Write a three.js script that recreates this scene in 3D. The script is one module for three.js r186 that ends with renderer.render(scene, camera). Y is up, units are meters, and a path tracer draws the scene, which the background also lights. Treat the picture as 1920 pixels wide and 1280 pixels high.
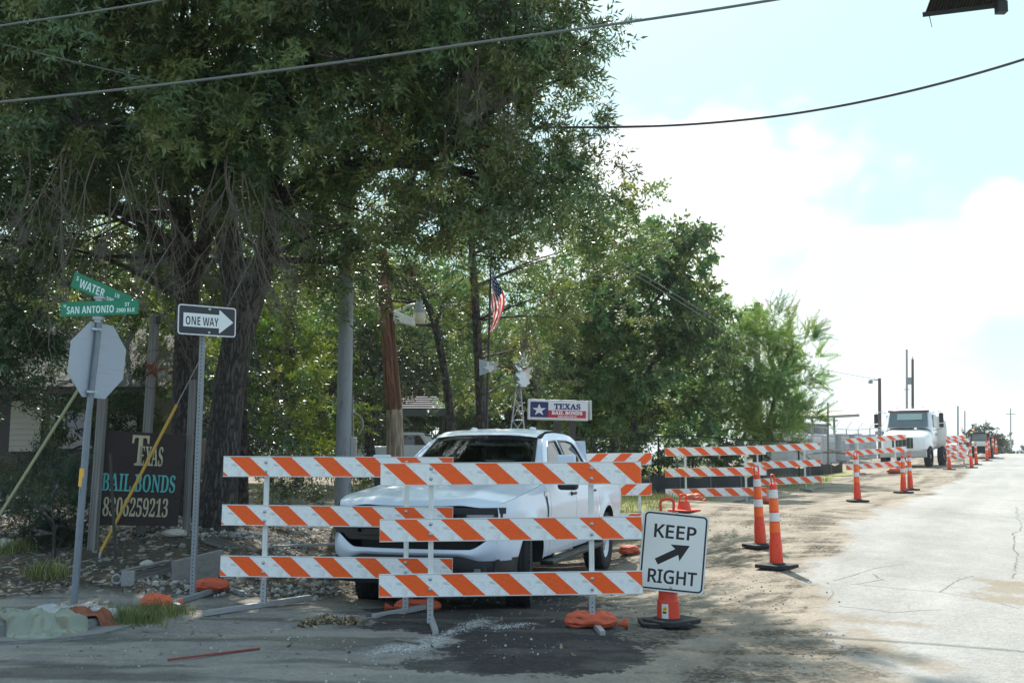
import * as THREE from 'three';
import { mergeGeometries } from 'three/addons/utils/BufferGeometryUtils.js';
import { RoundedBoxGeometry } from 'three/addons/geometries/RoundedBoxGeometry.js';

import { FontLoader } from 'three/addons/loaders/FontLoader.js';

// ---------------------------------------------------------------- camera, sky, sun, exposure
const scene = new THREE.Scene();
const EYE = 1.62, FOC = 1900, PITCH = Math.atan(210 / FOC);
const camera = new THREE.PerspectiveCamera(37.24, 1.5, 0.1, 3000);
camera.position.set(0, EYE, 0);
camera.rotation.x = PITCH;
const renderer = new THREE.WebGLRenderer({ antialias: true });
renderer.toneMapping = THREE.LinearToneMapping;
renderer.toneMappingExposure = 1.98;
renderer.shadowMap.enabled = true;
renderer.setSize(1024, 682);
const sunDir = new THREE.Vector3(-0.09, 0.78, -0.66).normalize();
const sun = new THREE.DirectionalLight(new THREE.Color(1, 0.955, 0.87), 4.6);
sun.position.copy(sunDir).multiplyScalar(60).add(new THREE.Vector3(0, 0, -14));
sun.target.position.set(0, 0, -14);
sun.castShadow = true; sun.shadow.mapSize.set(4096, 4096); sun.shadow.radius = 1;
Object.assign(sun.shadow.camera, { left: -30, right: 40, top: 45, bottom: -30, near: 1, far: 200 });
scene.add(sun, sun.target);

// ---------------------------------------------------------------- noise helpers
function hash(x, y, s) { let h = (x * 374761393 + y * 668265263 + s * 1442695041) | 0; h = Math.imul(h ^ (h >>> 13), 1274126177); h ^= h >>> 16; return (h >>> 0) / 4294967296; }
function vn(x, y, s = 0) {
  const xi = Math.floor(x), yi = Math.floor(y); let u = x - xi, v = y - yi; u = u * u * (3 - 2 * u); v = v * v * (3 - 2 * v);
  const a = hash(xi, yi, s), b = hash(xi + 1, yi, s), c = hash(xi, yi + 1, s), d = hash(xi + 1, yi + 1, s);
  return a + (b - a) * u + (c - a) * v + (a - b - c + d) * u * v;
}
function fbm(x, y, o = 4, s = 0) { let r = 0, a = 0.5, t = 0; for (let i = 0; i < o; i++) { r += a * vn(x, y, s + i * 17); t += a; a *= 0.5; x *= 2.03; y *= 2.03; } return r / t; }
function rng(seed) { let a = seed >>> 0; return () => { a = (a + 0x6D2B79F5) | 0; let t = Math.imul(a ^ (a >>> 15), 1 | a); t = (t + Math.imul(t ^ (t >>> 7), 61 | t)) ^ t; return ((t ^ (t >>> 14)) >>> 0) / 4294967296; }; }
const clamp = (v, a = 0, b = 1) => Math.min(b, Math.max(a, v));
const sst = (a, b, v) => { const t = clamp((v - a) / (b - a)); return t * t * (3 - 2 * t); };
const lerp = (a, b, t) => a + (b - a) * t;
function interp(T, x) { if (x <= T[0][0]) return T[0][1]; for (let i = 1; i < T.length; i++) if (x <= T[i][0]) { const t = (x - T[i - 1][0]) / (T[i][0] - T[i - 1][0]); return lerp(T[i - 1][1], T[i][1], t); } return T[T.length - 1][1]; }
const V = (x, y, z) => new THREE.Vector3(x, y, z);
function gauss(r) { return (r() + r() + r() + r() - 2) * 0.85; }

// ---------------------------------------------------------------- pixel <-> world, terrain
const cP = Math.cos(PITCH), sP = Math.sin(PITCH);
function at(px, py, d) { const X = (px - 960) / FOC, Y = (640 - py) / FOC; const t = d / (cP - Y * sP); return V(X * t, EYE + (Y * cP + sP) * t, -d); }
const ctrl = [[808, 1172, 9.17], [1109, 1168, 9.17], [497, 1138, 10.0], [763, 1146, 10.0], [982, 1139, 11.05], [683, 1130, 11.7], [1149, 1069, 14.85], [960, 1070, 15.5],
  [1250, 1180, 9.5], [1456, 1060, 12.7], [1427, 1022, 14.5], [1609, 940, 23.4], [1695, 924, 28], [1780, 881, 44], [1400, 949, 24], [1290, 945, 24], [1515, 922, 30], [1688, 884, 38.8], [1614, 893, 38],
  [137, 1130, 9.85], [360, 1120, 10.5], [180, 1040, 12.3], [345, 992, 12.9], [405, 988, 14], [600, 915, 22], [300, 1090, 11], [0, 1030, 12.5], [1220, 940, 19], [1300, 900, 31], [520, 1030, 12.6],
  [1850, 853, 60], [1640, 868, 58], [1900, 1000, 17], [1740, 873, 51]].map(([a, b, c]) => { const p = at(a, b, c); return [p.x, p.z, p.y]; });
for (const p of [[0, -7.2, 0.0], [-3, -7.2, 0.02], [3, -6.8, -0.02], [0, -3, -0.03], [-5, -4, 0], [6, -6, -0.02], [7, -13, 0.14], [12, -20, 0.36], [-6.5, -9, 0.05], [-12, -24, 1.0], [0, -40, 1.05], [-20, -40, 1.2], [40, -60, 1.5], [25, -40, 0.92], [6, -50, 1.35], [-20, -10, 0.4], [20, -8, 0], [-10, -62, 1.4], [10, -10, -0.02]]) ctrl.push(p);
const tps = (() => {
  const n = ctrl.length, N = n + 3, A = [], b = [];
  const U = (x0, z0, x1, z1) => { const r = (x0 - x1) ** 2 + (z0 - z1) ** 2; return r < 1e-9 ? 0 : 0.5 * r * Math.log(r); };
  for (let i = 0; i < N; i++) { A.push(new Float64Array(N)); b.push(0); }
  for (let i = 0; i < n; i++) { for (let j = 0; j < n; j++) A[i][j] = U(ctrl[i][0], ctrl[i][1], ctrl[j][0], ctrl[j][1]); A[i][i] += 2.0; A[i][n] = A[n][i] = 1; A[i][n + 1] = A[n + 1][i] = ctrl[i][0]; A[i][n + 2] = A[n + 2][i] = ctrl[i][1]; b[i] = ctrl[i][2]; }
  for (let i = 0; i < N; i++) { let p = i; for (let k = i + 1; k < N; k++) if (Math.abs(A[k][i]) > Math.abs(A[p][i])) p = k;[A[i], A[p]] = [A[p], A[i]];[b[i], b[p]] = [b[p], b[i]];
    for (let k = i + 1; k < N; k++) { const f = A[k][i] / A[i][i]; if (f) { for (let j = i; j < N; j++) A[k][j] -= f * A[i][j]; b[k] -= f * b[i]; } } }
  const w = new Float64Array(N); for (let i = N - 1; i >= 0; i--) { let s = b[i]; for (let j = i + 1; j < N; j++) s -= A[i][j] * w[j]; w[i] = s / A[i][i]; }
  return (x, z) => { let s = w[n] + w[n + 1] * x + w[n + 2] * z; for (let i = 0; i < n; i++) s += w[i] * U(x, z, ctrl[i][0], ctrl[i][1]); return s; };
})();
// smooth ground height; over the crest of the road (62 m out) the land falls again
function G0(x, z) {
  const d = clamp(-z, 3, 62), xx = clamp(x, -22, 42); let y = clamp(tps(xx, -d), -0.3, 1.75);
  if (-z > 62) y -= Math.min(3.2, (-z - 62) * 0.03);
  return y;
}
const roadEdge = d => -2.94 + 0.515 * d;                       // left edge of the pale road at depth d
// how much of each ground kind lies at (x, z)
function bank(x, z) {                                           // soil bank with litter and stones on the left
  const d = -z, n = fbm(x * 0.9, z * 0.9, 3, 5) - 0.5;
  const front = x < -2.2 ? 10.15 + 0.25 * clamp((x + 5.2) / 3, 0, 1) : 10.4 + (x + 2.2) * 2.6;
  return sst(-0.25, 0.25, d - front - n * 0.6) * sst(0.0, 1.2, -0.2 - x + n + (d - 10) * 0.06);
}
function G(x, z) {
  let y = G0(x, z); const d = -z;
  if (d < 34) {
    const b = bank(x, z), sh = clamp((roadEdge(d) - x) * 0.6);
    y += (fbm(x * 1.6, z * 1.6, 4, 9) - 0.5) * 0.16 * b + (fbm(x * 7, z * 7, 3, 19) - 0.5) * 0.05 * b;
    y += ((fbm(x * 1.1, z * 1.1, 3, 29) - 0.5) * 0.035 + (fbm(x * 6, z * 6, 4, 39) - 0.5) * 0.022) * sh * (1 - b);
  }
  return y;
}
function gp(px, d) { let y = 0; let x = 0; for (let i = 0; i < 4; i++) { x = (px - 960) / FOC * (d * cP + (y - EYE) * sP); y = G(x, -d); } return V(x, y, -d); }
function hit(px, py) { let a = 3, b = 62; const f = d => { const p = at(px, py, d); return p.y - G0(p.x, p.z); }; for (let d = 3; d < 62; d += 0.5) if (f(d) < 0) { b = d; a = d - 0.5; break; } for (let i = 0; i < 20; i++) { const m = (a + b) / 2; f(m) < 0 ? b = m : a = m; } const p = at(px, py, b); return V(p.x, G(p.x, p.z), p.z); }

// ---------------------------------------------------------------- sky: pale, hazy, sun behind cloud and crown
function skyTexture() {
  const W = 3072, H = 1536, data = new Float32Array(W * H * 4);
  const blobs = [[1390, 350, 200, 0.95, 1], [1510, 240, 100, 0.7, 1], [1300, 430, 200, 0.95, 1], [1210, 330, 150, 0.85, 1], [1890, 405, 62, 0.85, 1], [1925, 440, 60, 0.8, 1], [1590, 515, 120, 0.9, 0.80], [1560, 640, 260, 0.5, 1], [1750, 640, 180, 0.5, 1]].map(([px, py, r, k, br]) => ({ v: at(px, py, 10).sub(V(0, EYE, 0)).normalize(), r: r / FOC, k, br }));
  for (let j = 0; j < H; j++) for (let i = 0; i < W; i++) {
    const th = (j + 0.5) / H * Math.PI - Math.PI / 2, ph = (i + 0.5) / W * 2 * Math.PI - Math.PI;      // row 0 is straight down
    const dir = V(Math.cos(th) * Math.cos(ph), Math.sin(th), Math.cos(th) * Math.sin(ph));
    const el = Math.max(0, dir.y), c = dir.dot(sunDir), hz = Math.exp(-el * 13);
    const glow = Math.pow(clamp(c * 0.5 + 0.5), 2.2), far = sst(0.2, 0.95, 1 - (c * 0.5 + 0.5));
    let r = lerp(0.335, 0.22, far), g = lerp(0.482, 0.345, far), b = lerp(0.555, 0.56, far);
    r += glow * 0.05; g += glow * 0.045; b += glow * 0.03;
    const hk = hz * (0.9 - 0.35 * far); r = lerp(r, 0.62, hk); g = lerp(g, 0.645, hk); b = lerp(b, 0.655, hk);
    const sun1 = Math.exp(-(1 - c) * 30); r += sun1 * 2.4; g += sun1 * 2.35; b += sun1 * 2.2;
    if (dir.y > -0.02) {
      const q = 1 / (dir.y + 0.22), cx = dir.x * q * 2.2, cy = dir.z * q * 2.2;
      const nn = fbm(cx * 1.3 + 7, cy * 1.3 + 3, 6, 71);
      let m = sst(0.62, 0.80, nn) * 0.6 * sst(0.6, 0.3, dir.y), br = 1;
      const jx = (fbm(ph * 7 + 3, th * 11, 7, 91) - 0.5) * 2.5;
      for (const o of blobs) { const a = Math.acos(clamp(dir.dot(o.v), -1, 1)) / o.r; const k = sst(1.2, 0.5, a + jx * 1.15 + (fbm(ph * 42, th * 60, 3, 97) - 0.5) * 0.5) * o.k; if (k > m) m = k; if (o.br < 1) br = Math.min(br, lerp(1, o.br, sst(0.9, 0.4, a + jx * 1.0))); }
      const cr = 0.68 * br * lerp(0.72, 1, glow * 0.6 + 0.4 * (1 - far)), cg = 0.69 * Math.pow(br, 0.8) * lerp(0.74, 1, glow * 0.6 + 0.4 * (1 - far)), cb = 0.70 * Math.pow(br, 0.55) * lerp(0.78, 1, glow * 0.6 + 0.4 * (1 - far));
      r = lerp(r, Math.max(cr, r * 0.9), m); g = lerp(g, Math.max(cg, g * 0.9), m); b = lerp(b, Math.max(cb, b * 0.9), m);
    } else { r = 0.3; g = 0.3; b = 0.28; }
    const k = (j * W + i) * 4; data[k] = r; data[k + 1] = g; data[k + 2] = b; data[k + 3] = 1;
  }
  const t = new THREE.DataTexture(data, W, H, THREE.RGBAFormat, THREE.FloatType);
  t.mapping = THREE.EquirectangularReflectionMapping; t.magFilter = t.minFilter = THREE.LinearFilter; t.wrapS = THREE.RepeatWrapping; t.needsUpdate = true; return t;
}
scene.background = skyTexture();
scene.environment = scene.background;
scene.fog = new THREE.FogExp2(new THREE.Color(0.78, 0.82, 0.86), 0.0005);

// ---------------------------------------------------------------- building helpers
const serif = await new FontLoader().loadAsync('fonts/droid/droid_serif_bold.typeface.json');
const used = {};
function numbered(n) { if (!(n in used)) { used[n] = 0; return n; } used[n]++; return n + '_' + String(used[n]).padStart(3, '0'); }
function tag(o, label, category, group, kind) { if (label) o.userData.label = label; if (category) o.userData.category = category; if (group) o.userData.group = group; if (kind) o.userData.kind = kind; return o; }
function thing(name, label, category, pos = V(0, 0, 0), turn = 0, group) { const o = new THREE.Group(); o.name = numbered(name); o.position.copy(pos); o.rotation.y = turn; scene.add(o); return tag(o, label, category, group); }
function copyThing(src, label, pos, turn, group) { const c = src.clone(); c.name = numbered(src.name.replace(/_\d{3}$/, '')); c.userData = { ...src.userData }; if (label) c.userData.label = label; if (group) c.userData.group = group; c.position.copy(pos); c.rotation.set(0, turn || 0, 0); scene.add(c); return c; }
const M4 = () => new THREE.Matrix4();
class MB {
  constructor() { this.g = []; }
  add(geo, m) { let g = geo.index ? geo.toNonIndexed() : geo.clone(); for (const k of Object.keys(g.attributes)) if (!['position', 'normal', 'uv'].includes(k)) g.deleteAttribute(k); if (!g.attributes.uv) g.setAttribute('uv', new THREE.BufferAttribute(new Float32Array(g.attributes.position.count * 2), 2)); if (!g.attributes.normal) g.computeVertexNormals(); if (m) g.applyMatrix4(m); g.morphAttributes = {}; this.g.push(g); return this; }
  box(w, h, d, x = 0, y = 0, z = 0, rx = 0, ry = 0, rz = 0, rad = 0) { const g = rad ? new RoundedBoxGeometry(w, h, d, 2, Math.min(rad, w / 2.01, h / 2.01, d / 2.01)) : new THREE.BoxGeometry(w, h, d); return this.add(g, M4().compose(V(x, y, z), new THREE.Quaternion().setFromEuler(new THREE.Euler(rx, ry, rz)), V(1, 1, 1))); }
  bar(a, b, r, r2 = r, n = 8, cap = true) { const dv = b.clone().sub(a), L = dv.length(); const g = new THREE.CylinderGeometry(r2, r, L, n, 1, !cap); return this.add(g, M4().compose(a.clone().add(b).multiplyScalar(0.5), new THREE.Quaternion().setFromUnitVectors(V(0, 1, 0), dv.normalize()), V(1, 1, 1))); }
  rect(a, b, w, t, side = V(0, 0, 1), rad = 0) { const y = b.clone().sub(a), L = y.length(); y.normalize(); const x = y.clone().cross(side).normalize(), z = x.clone().cross(y); const m = M4().makeBasis(x, y, z).setPosition(a.clone().add(b).multiplyScalar(0.5)); return this.add(rad ? new RoundedBoxGeometry(w, L, t, 1, rad) : new THREE.BoxGeometry(w, L, t), m); }
  tube(pts, r, n = 6, seg) { return this.add(new THREE.TubeGeometry(new THREE.CatmullRomCurve3(pts), seg || pts.length * 4, r, n)); }
  limb(pts, radii, n = 8, seg = 0) { // tapered tube
    const c = new THREE.CatmullRomCurve3(pts), S = seg || pts.length * 4, P = [], uv = [], I = [], fr = c.computeFrenetFrames(S, false);
    let len = 0, prev = null;
    for (let i = 0; i <= S; i++) { const t = i / S, p = c.getPoint(t); if (prev) len += p.distanceTo(prev); prev = p; const k = t * (radii.length - 1), k0 = Math.min(radii.length - 2, Math.floor(k)), r = lerp(radii[k0], radii[k0 + 1], k - k0);
      for (let j = 0; j <= n; j++) { const a = j / n * 2 * Math.PI; const q = p.clone().addScaledVector(fr.normals[i], Math.cos(a) * r).addScaledVector(fr.binormals[i], Math.sin(a) * r); P.push(q.x, q.y, q.z); uv.push(j / n * 2 * Math.PI * radii[0], len); } }
    for (let i = 0; i < S; i++) for (let j = 0; j < n; j++) { const a = i * (n + 1) + j, b = a + n + 1; I.push(a, a + 1, b, b, a + 1, b + 1); }
    const g = new THREE.BufferGeometry(); g.setAttribute('position', new THREE.Float32BufferAttribute(P, 3)); g.setAttribute('uv', new THREE.Float32BufferAttribute(uv, 2)); g.setIndex(I); g.computeVertexNormals(); return this.add(g);
  }
  surf(nu, nv, fn, flip) { const P = [], uv = [], I = []; for (let j = 0; j <= nv; j++) for (let i = 0; i <= nu; i++) { const p = fn(i / nu, j / nv); P.push(p.x, p.y, p.z); uv.push(i / nu, j / nv); }
    for (let j = 0; j < nv; j++) for (let i = 0; i < nu; i++) { const a = j * (nu + 1) + i, b = a + nu + 1; flip ? I.push(a, b, a + 1, b, b + 1, a + 1) : I.push(a, a + 1, b, b, a + 1, b + 1); }
    const g = new THREE.BufferGeometry(); g.setAttribute('position', new THREE.Float32BufferAttribute(P, 3)); g.setAttribute('uv', new THREE.Float32BufferAttribute(uv, 2)); g.setIndex(I); g.computeVertexNormals(); return this.add(g); }
  flipV() { for (const g of this.g) { const a = g.attributes.uv; for (let i = 0; i < a.count; i++) a.setY(i, 1 - a.getY(i)); } return this; }
  ext(pts, depth, m, holes, bevel = 0) { const s = new THREE.Shape(pts.map(p => new THREE.Vector2(p[0], p[1]))); if (holes) for (const h of holes) s.holes.push(new THREE.Path(h.map(p => new THREE.Vector2(p[0], p[1])))); return this.add(new THREE.ExtrudeGeometry(s, { depth, bevelEnabled: bevel > 0, bevelSize: bevel, bevelThickness: bevel, bevelSegments: 1, curveSegments: 8 }), m); }
  lathe(pts, n = 20, m) { return this.add(new THREE.LatheGeometry(pts.map(p => new THREE.Vector2(p[0], p[1])), n), m); }
  build(name, mat, parent = scene) { const g = this.g.length === 1 ? this.g[0] : mergeGeometries(this.g); const o = new THREE.Mesh(g, mat); o.name = parent === scene ? numbered(name) : name; o.castShadow = o.receiveShadow = true; parent.add(o); return o; }
}
const X4 = (x, y, z, rx = 0, ry = 0, rz = 0, s = 1) => M4().compose(V(x, y, z), new THREE.Quaternion().setFromEuler(new THREE.Euler(rx, ry, rz)), typeof s === 'number' ? V(s, s, s) : s);
function dataTex(w, h, fn, rx = 1, ry = 1, srgb = true) { const d = new Uint8Array(w * h * 4); for (let j = 0; j < h; j++) for (let i = 0; i < w; i++) { const c = fn((i + 0.5) / w, (j + 0.5) / h, i, j), k = (j * w + i) * 4; if (typeof c === 'number') { d[k] = d[k + 1] = d[k + 2] = clamp(c) * 255; } else for (let q = 0; q < 3; q++) d[k + q] = clamp(srgb ? Math.pow(clamp(c[q]), 1 / 2.2) : c[q]) * 255; d[k + 3] = 255; }
  const t = new THREE.DataTexture(d, w, h, THREE.RGBAFormat); t.wrapS = t.wrapT = THREE.RepeatWrapping; t.magFilter = THREE.LinearFilter; t.minFilter = THREE.LinearMipmapLinearFilter; t.generateMipmaps = true; t.repeat.set(rx, ry); if (srgb) t.colorSpace = THREE.SRGBColorSpace; t.needsUpdate = true; return t; }
function canvasTex(w, h, draw) { const c = document.createElement('canvas'); c.width = w; c.height = h; const g = c.getContext('2d'); draw(g, w, h); const t = new THREE.CanvasTexture(c); t.colorSpace = THREE.SRGBColorSpace; t.anisotropy = 8; return t; }
function std(c, rough = 0.7, metal = 0, o = {}) { const m = new THREE.MeshStandardMaterial({ roughness: rough, metalness: metal, side: THREE.DoubleSide, ...o }); Array.isArray(c) ? m.color.setRGB(...c) : m.color.set(c); return m; }
function phys(c, o = {}) { const m = new THREE.MeshPhysicalMaterial({ side: THREE.DoubleSide, ...o }); Array.isArray(c) ? m.color.setRGB(...c) : m.color.set(c); return m; }
// wear textures shared by many materials (linear rgb)
const wearMap = dataTex(256, 256, (u, v) => { const n = 0.78 + 0.3 * fbm(u * 9, v * 9, 5, 3) - 0.25 * sst(0.66, 0.8, fbm(u * 17 + 3, v * 17, 4, 8)); return [n, n, n * 0.985]; });
const scuffMap = dataTex(512, 512, (u, v) => { let n = 0.9 + 0.14 * (fbm(u * 5, v * 5, 4, 301) - 0.5) - 0.16 * sst(0.62, 0.78, fbm(u * 3, v * 26, 4, 303)); n = 0.93 + (n - 0.93) * 0.35; return [n, n * 0.995, n * 0.985]; });
const bumpFine = dataTex(256, 256, (u, v) => fbm(u * 60, v * 60, 4, 11), 1, 1, false);
const galv = std([0.42, 0.44, 0.46], 0.5, 0.55, { map: wearMap });
const galvDull = std([0.30, 0.32, 0.34], 0.62, 0.35, { map: wearMap });
const black = std([0.016, 0.016, 0.017], 0.55);
const blackGloss = std([0.012, 0.012, 0.013], 0.25);
const darkIron = std([0.02, 0.02, 0.022], 0.5, 0.4);
const rust = std([0.16, 0.06, 0.035], 0.85, 0.2, { map: wearMap });
const whitePaint = std([0.76, 0.76, 0.75], 0.5, 0, { map: wearMap });
const rubber = std([0.022, 0.022, 0.023], 0.85, 0, { bumpMap: bumpFine, bumpScale: 0.003 });
const boltMat = std([0.45, 0.46, 0.47], 0.4, 0.7);
function woodMat(c, dark, sx = 1, seed = 1) { return std([1, 1, 1], 0.85, 0, { map: dataTex(128, 512, (u, v) => { const g = fbm(u * 26 + fbm(u * 3, v * 3, 2, seed) * 2, v * 3, 4, seed + 3), k = sst(0.35, 0.75, g); const cr = fbm(u * 40, v * 1.5, 3, seed + 9) > 0.69 ? 0.45 : 1; return c.map((q, i) => lerp(q, dark[i], k) * cr); }), bumpMap: dataTex(128, 512, (u, v) => fbm(u * 30, v * 3, 4, seed + 3), 1, 1, false), bumpScale: 0.006 }); }
const greyWood = woodMat([0.24, 0.23, 0.21], [0.11, 0.105, 0.1], 1, 5);
const poleWood = woodMat([0.24, 0.115, 0.07], [0.10, 0.045, 0.03], 1, 15);
const bareWood = woodMat([0.40, 0.33, 0.25], [0.2, 0.155, 0.115], 1, 25);
const barkMat = std([1, 1, 1], 0.95, 0, { map: dataTex(256, 512, (u, v) => { const w = fbm(u * 4, v * 4, 3, 2) * 1.2; const g = Math.abs(fbm(u * 20 + w * 1.6, v * 10 + w * 1.6, 4, 40) - 0.5) * 2; const k = sst(0.02, 0.4, g); return [lerp(0.03, 0.105, k), lerp(0.025, 0.088, k), lerp(0.021, 0.075, k)]; }, 1, 0.7), bumpMap: dataTex(256, 512, (u, v) => { const w = fbm(u * 4, v * 4, 3, 2) * 1.2; return sst(0.02, 0.4, Math.abs(fbm(u * 20 + w * 1.6, v * 10 + w * 1.6, 4, 40) - 0.5) * 2); }, 1, 0.7, false), bumpScale: 0.03 });

// ---------------------------------------------------------------- ground colour by place (linear rgb)
const tarPts = [[690, 1140], [900, 1118], [1010, 1100], [1120, 1125], [1170, 1160], [1215, 1205], [1190, 1240], [1060, 1262], [900, 1268], [770, 1250], [850, 1195], [690, 1175]].map(([a, b]) => { const p = hit(a, b); return [p.x, p.z]; });
function polyDist(P, x, z) { let ins = false, best = 1e9; for (let i = 0, j = P.length - 1; i < P.length; j = i++) { const [xi, zi] = P[i], [xj, zj] = P[j]; if ((zi > z) !== (zj > z) && x < (xj - xi) * (z - zi) / (zj - zi) + xi) ins = !ins; const dx = xj - xi, dz = zj - zi, t = clamp(((x - xi) * dx + (z - zi) * dz) / (dx * dx + dz * dz)); best = Math.min(best, Math.hypot(x - xi - dx * t, z - zi - dz * t)); } return ins ? best : -best; }
const pth = (l) => l.map(([a, b]) => { const p = hit(a, b); return [p.x, p.z]; });
const powder = [[[600, 1150], [640, 1160]], [[800, 1205], [880, 1175], [905, 1160]], [[700, 1225], [790, 1212]], [[930, 1178], [985, 1170]]].map(pth);
const cracks = [[[1560, 1088], [1600, 1078], [1660, 1062], [1690, 1058]], [[1600, 1094], [1650, 1086], [1645, 1084], [1638, 1076]], [[1590, 1094], [1690, 1104], [1745, 1108], [1830, 1080]], [[1745, 1108], [1790, 1115], [1850, 1125], [1900, 1140]], [[1580, 1137], [1640, 1143], [1690, 1150], [1760, 1142]], [[1912, 950], [1908, 1000], [1902, 1060], [1908, 1085]], [[1550, 1092], [1560, 1110], [1552, 1128]]].map(pth);
const brown = [[[1590, 1160], [1640, 1165], [1720, 1170]], [[1600, 1180], [1670, 1225], [1760, 1255]], [[1850, 1115], [1880, 1125], [1915, 1090]], [[1860, 1090], [1920, 1095]]].map(pth);
const clods = [[[1385, 1212], [1500, 1207], [1610, 1222]], [[1370, 1258], [1500, 1247], [1640, 1260]], [[1420, 1275], [1560, 1278]], [[1335, 1012], [1405, 1042]], [[1300, 1090], [1380, 1080], [1440, 1082]], [[1300, 1040], [1370, 1062]], [[1500, 990], [1570, 970]], [[1340, 1140], [1450, 1128]], [[1440, 960], [1530, 945]]].map(pth);
function segDist(L, x, z) { let b = 1e9; for (let i = 0; i + 1 < L.length; i++) { const [xi, zi] = L[i], dx = L[i + 1][0] - xi, dz = L[i + 1][1] - zi, t = clamp(((x - xi) * dx + (z - zi) * dz) / (dx * dx + dz * dz + 1e-9)); b = Math.min(b, Math.hypot(x - xi - dx * t, z - zi - dz * t)); } return b; }
function roadAmt(x, z) { const d = -z; const n = fbm(x * 0.7, z * 0.35, 4, 51) - 0.5; const e = d > 13 ? roadEdge(d) : 2.9 + (d - 7.5) * 0.155; return sst(-0.2, 0.25, x - e + n * 1.9 + (fbm(x * 5, z * 5, 3, 52) - 0.5) * 0.5); }
function grassAmt(x, z) { const d = -z, n = (fbm(x * 1.3, z * 1.3, 4, 61) - 0.5) * 1.6; let a = 0;
  if (d > 16 && d < 44) { const gx = interp([[16, 2.2], [20, 3.4], [24, 4.3], [28, 6.3], [32, 9.6], [38, 12.6], [44, 15]], d); a = Math.max(a, sst(-0.2, 0.6, gx - x + n * 0.8) * sst(0.2, 1.0, x - 1.2 + n) * sst(16, 17.5, d + n)); } return a; }
function groundColor(x, z, out) {
  const d = -z, fine = fbm(x * 28, z * 28, 3, 101), grit = vn(x * 95, z * 95, 111), med = fbm(x * 3.1, z * 3.1, 4, 121), big = fbm(x * 0.6, z * 0.6, 3, 131);
  // along-road frame for tyre drag marks
  const al = (x * 0.458 - z * 0.889), ac = (x * 0.889 + z * 0.458);
  const streak = fbm(ac * 3.2, al * 0.35, 4, 141), streak2 = fbm(x * 1.2 + 2, z * 5.5, 4, 143);
  // shoulder: dusty milled dirt
  let k = 0.7 + 0.5 * med + 0.3 * (fine - 0.5);
  let r = 0.268 * k, g = 0.232 * k, b = 0.188 * k;
  let dk = sst(0.5, 0.72, streak * 0.55 + streak2 * 0.45 + (fine - 0.5) * 0.3) * 0.55; r *= 1 - dk; g *= 1 - dk * 1.02; b *= 1 - dk * 1.04;
  const cl = sst(0.46, 0.6, streak2 * 0.6 + streak * 0.4) * sst(0.5, 0.62, fbm(x * 42, z * 42, 2, 145)); r *= 1 - 0.5 * cl; g *= 1 - 0.52 * cl; b *= 1 - 0.55 * cl;
  if (grit > 0.86) { r *= 0.6; g *= 0.6; b *= 0.62; } else if (grit < 0.06) { r *= 1.45; g *= 1.45; b *= 1.45; }
  // worn asphalt street, bottom left
  const st = sst(1.0, -1.2, x - 0.5 + (med - 0.5) * 1.5) * sst(11.4, 10.0, d + (med - 0.5));
  if (st > 0) { let q = 0.75 + 0.35 * med + 0.35 * (fine - 0.5) + 0.25 * (big - 0.5); let ar = 0.225 * q, ag = 0.214 * q, ab = 0.202 * q; const du = sst(0.48, 0.68, streak2) * 0.55; ar = lerp(ar, 0.29, du); ag = lerp(ag, 0.268, du); ab = lerp(ab, 0.236, du); const dd = sst(0.52, 0.7, fbm(x * 0.8 + 9, z * 3.5, 4, 147)) * 0.45; ar *= 1 - dd; ag *= 1 - dd; ab *= 1 - dd; if (grit > 0.9) { ar *= 1.5; ag *= 1.5; ab *= 1.45; } r = lerp(r, ar, st); g = lerp(g, ag, st); b = lerp(b, ab, st); }
  // pale road
  const ra = roadAmt(x, z);
  if (ra > 0) {
    let q = 0.84 + 0.22 * med + 0.26 * (fine - 0.5) + 0.2 * (streak - 0.5); let cr = 0.318 * q, cg = 0.312 * q, cb = 0.298 * q;
    { const w = 0.93 + 0.16 * (fbm(x * 0.45 + 7, z * 0.45, 4, 149) - 0.5) * 2 + 0.05 * Math.cos((ac - 1.2) * 3.4) * fbm(ac, al * 0.2, 2, 150); cr *= w; cg *= w; cb *= w; }
    if (grit > 0.9) { cr *= 0.72; cg *= 0.72; cb *= 0.72; } else if (grit < 0.08) { cr *= 1.15; cg *= 1.15; cb *= 1.15; }
    if (d < 30) { const wob = (fbm(x * 0.9, z * 0.9, 2, 151) - 0.5) * 0.2 + (fbm(x * 7, z * 7, 3, 152) - 0.5) * 0.035; for (const c of cracks) { const s = segDist(c, x + wob, z + wob * 0.7); if (s < 0.05) { const f = sst(0.017, 0.003, s) * 0.55 * sst(0.3, 0.5, med + 0.1); cr *= 1 - f; cg *= 1 - f; cb *= 1 - f; } }
      for (const c of brown) { const s = segDist(c, x, z) + (med - 0.5) * 0.5 + (fine - 0.5) * 0.25; const f = sst(0.28, 0.0, s) * 0.75; cr = lerp(cr, 0.22, f); cg = lerp(cg, 0.185, f); cb = lerp(cb, 0.14, f); }
      const hair = Math.abs(fbm(x * 1.1, z * 1.1, 3, 155) - 0.5); if (hair < 0.004 && med > 0.55) { cr *= 0.85; cg *= 0.85; cb *= 0.85; } }
    r = lerp(r, cr, ra); g = lerp(g, cg, ra); b = lerp(b, cb, ra);
  }
  if (d < 20) for (const c of clods) { const s = segDist(c, x, z) + (med - 0.5) * 0.5; const f = sst(0.3, 0.02, s) * sst(0.34, 0.6, fine * 0.75 + grit * 0.25) * 0.85; if (f > 0) { r = lerp(r, 0.085, f); g = lerp(g, 0.071, f); b = lerp(b, 0.057, f); } }
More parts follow.
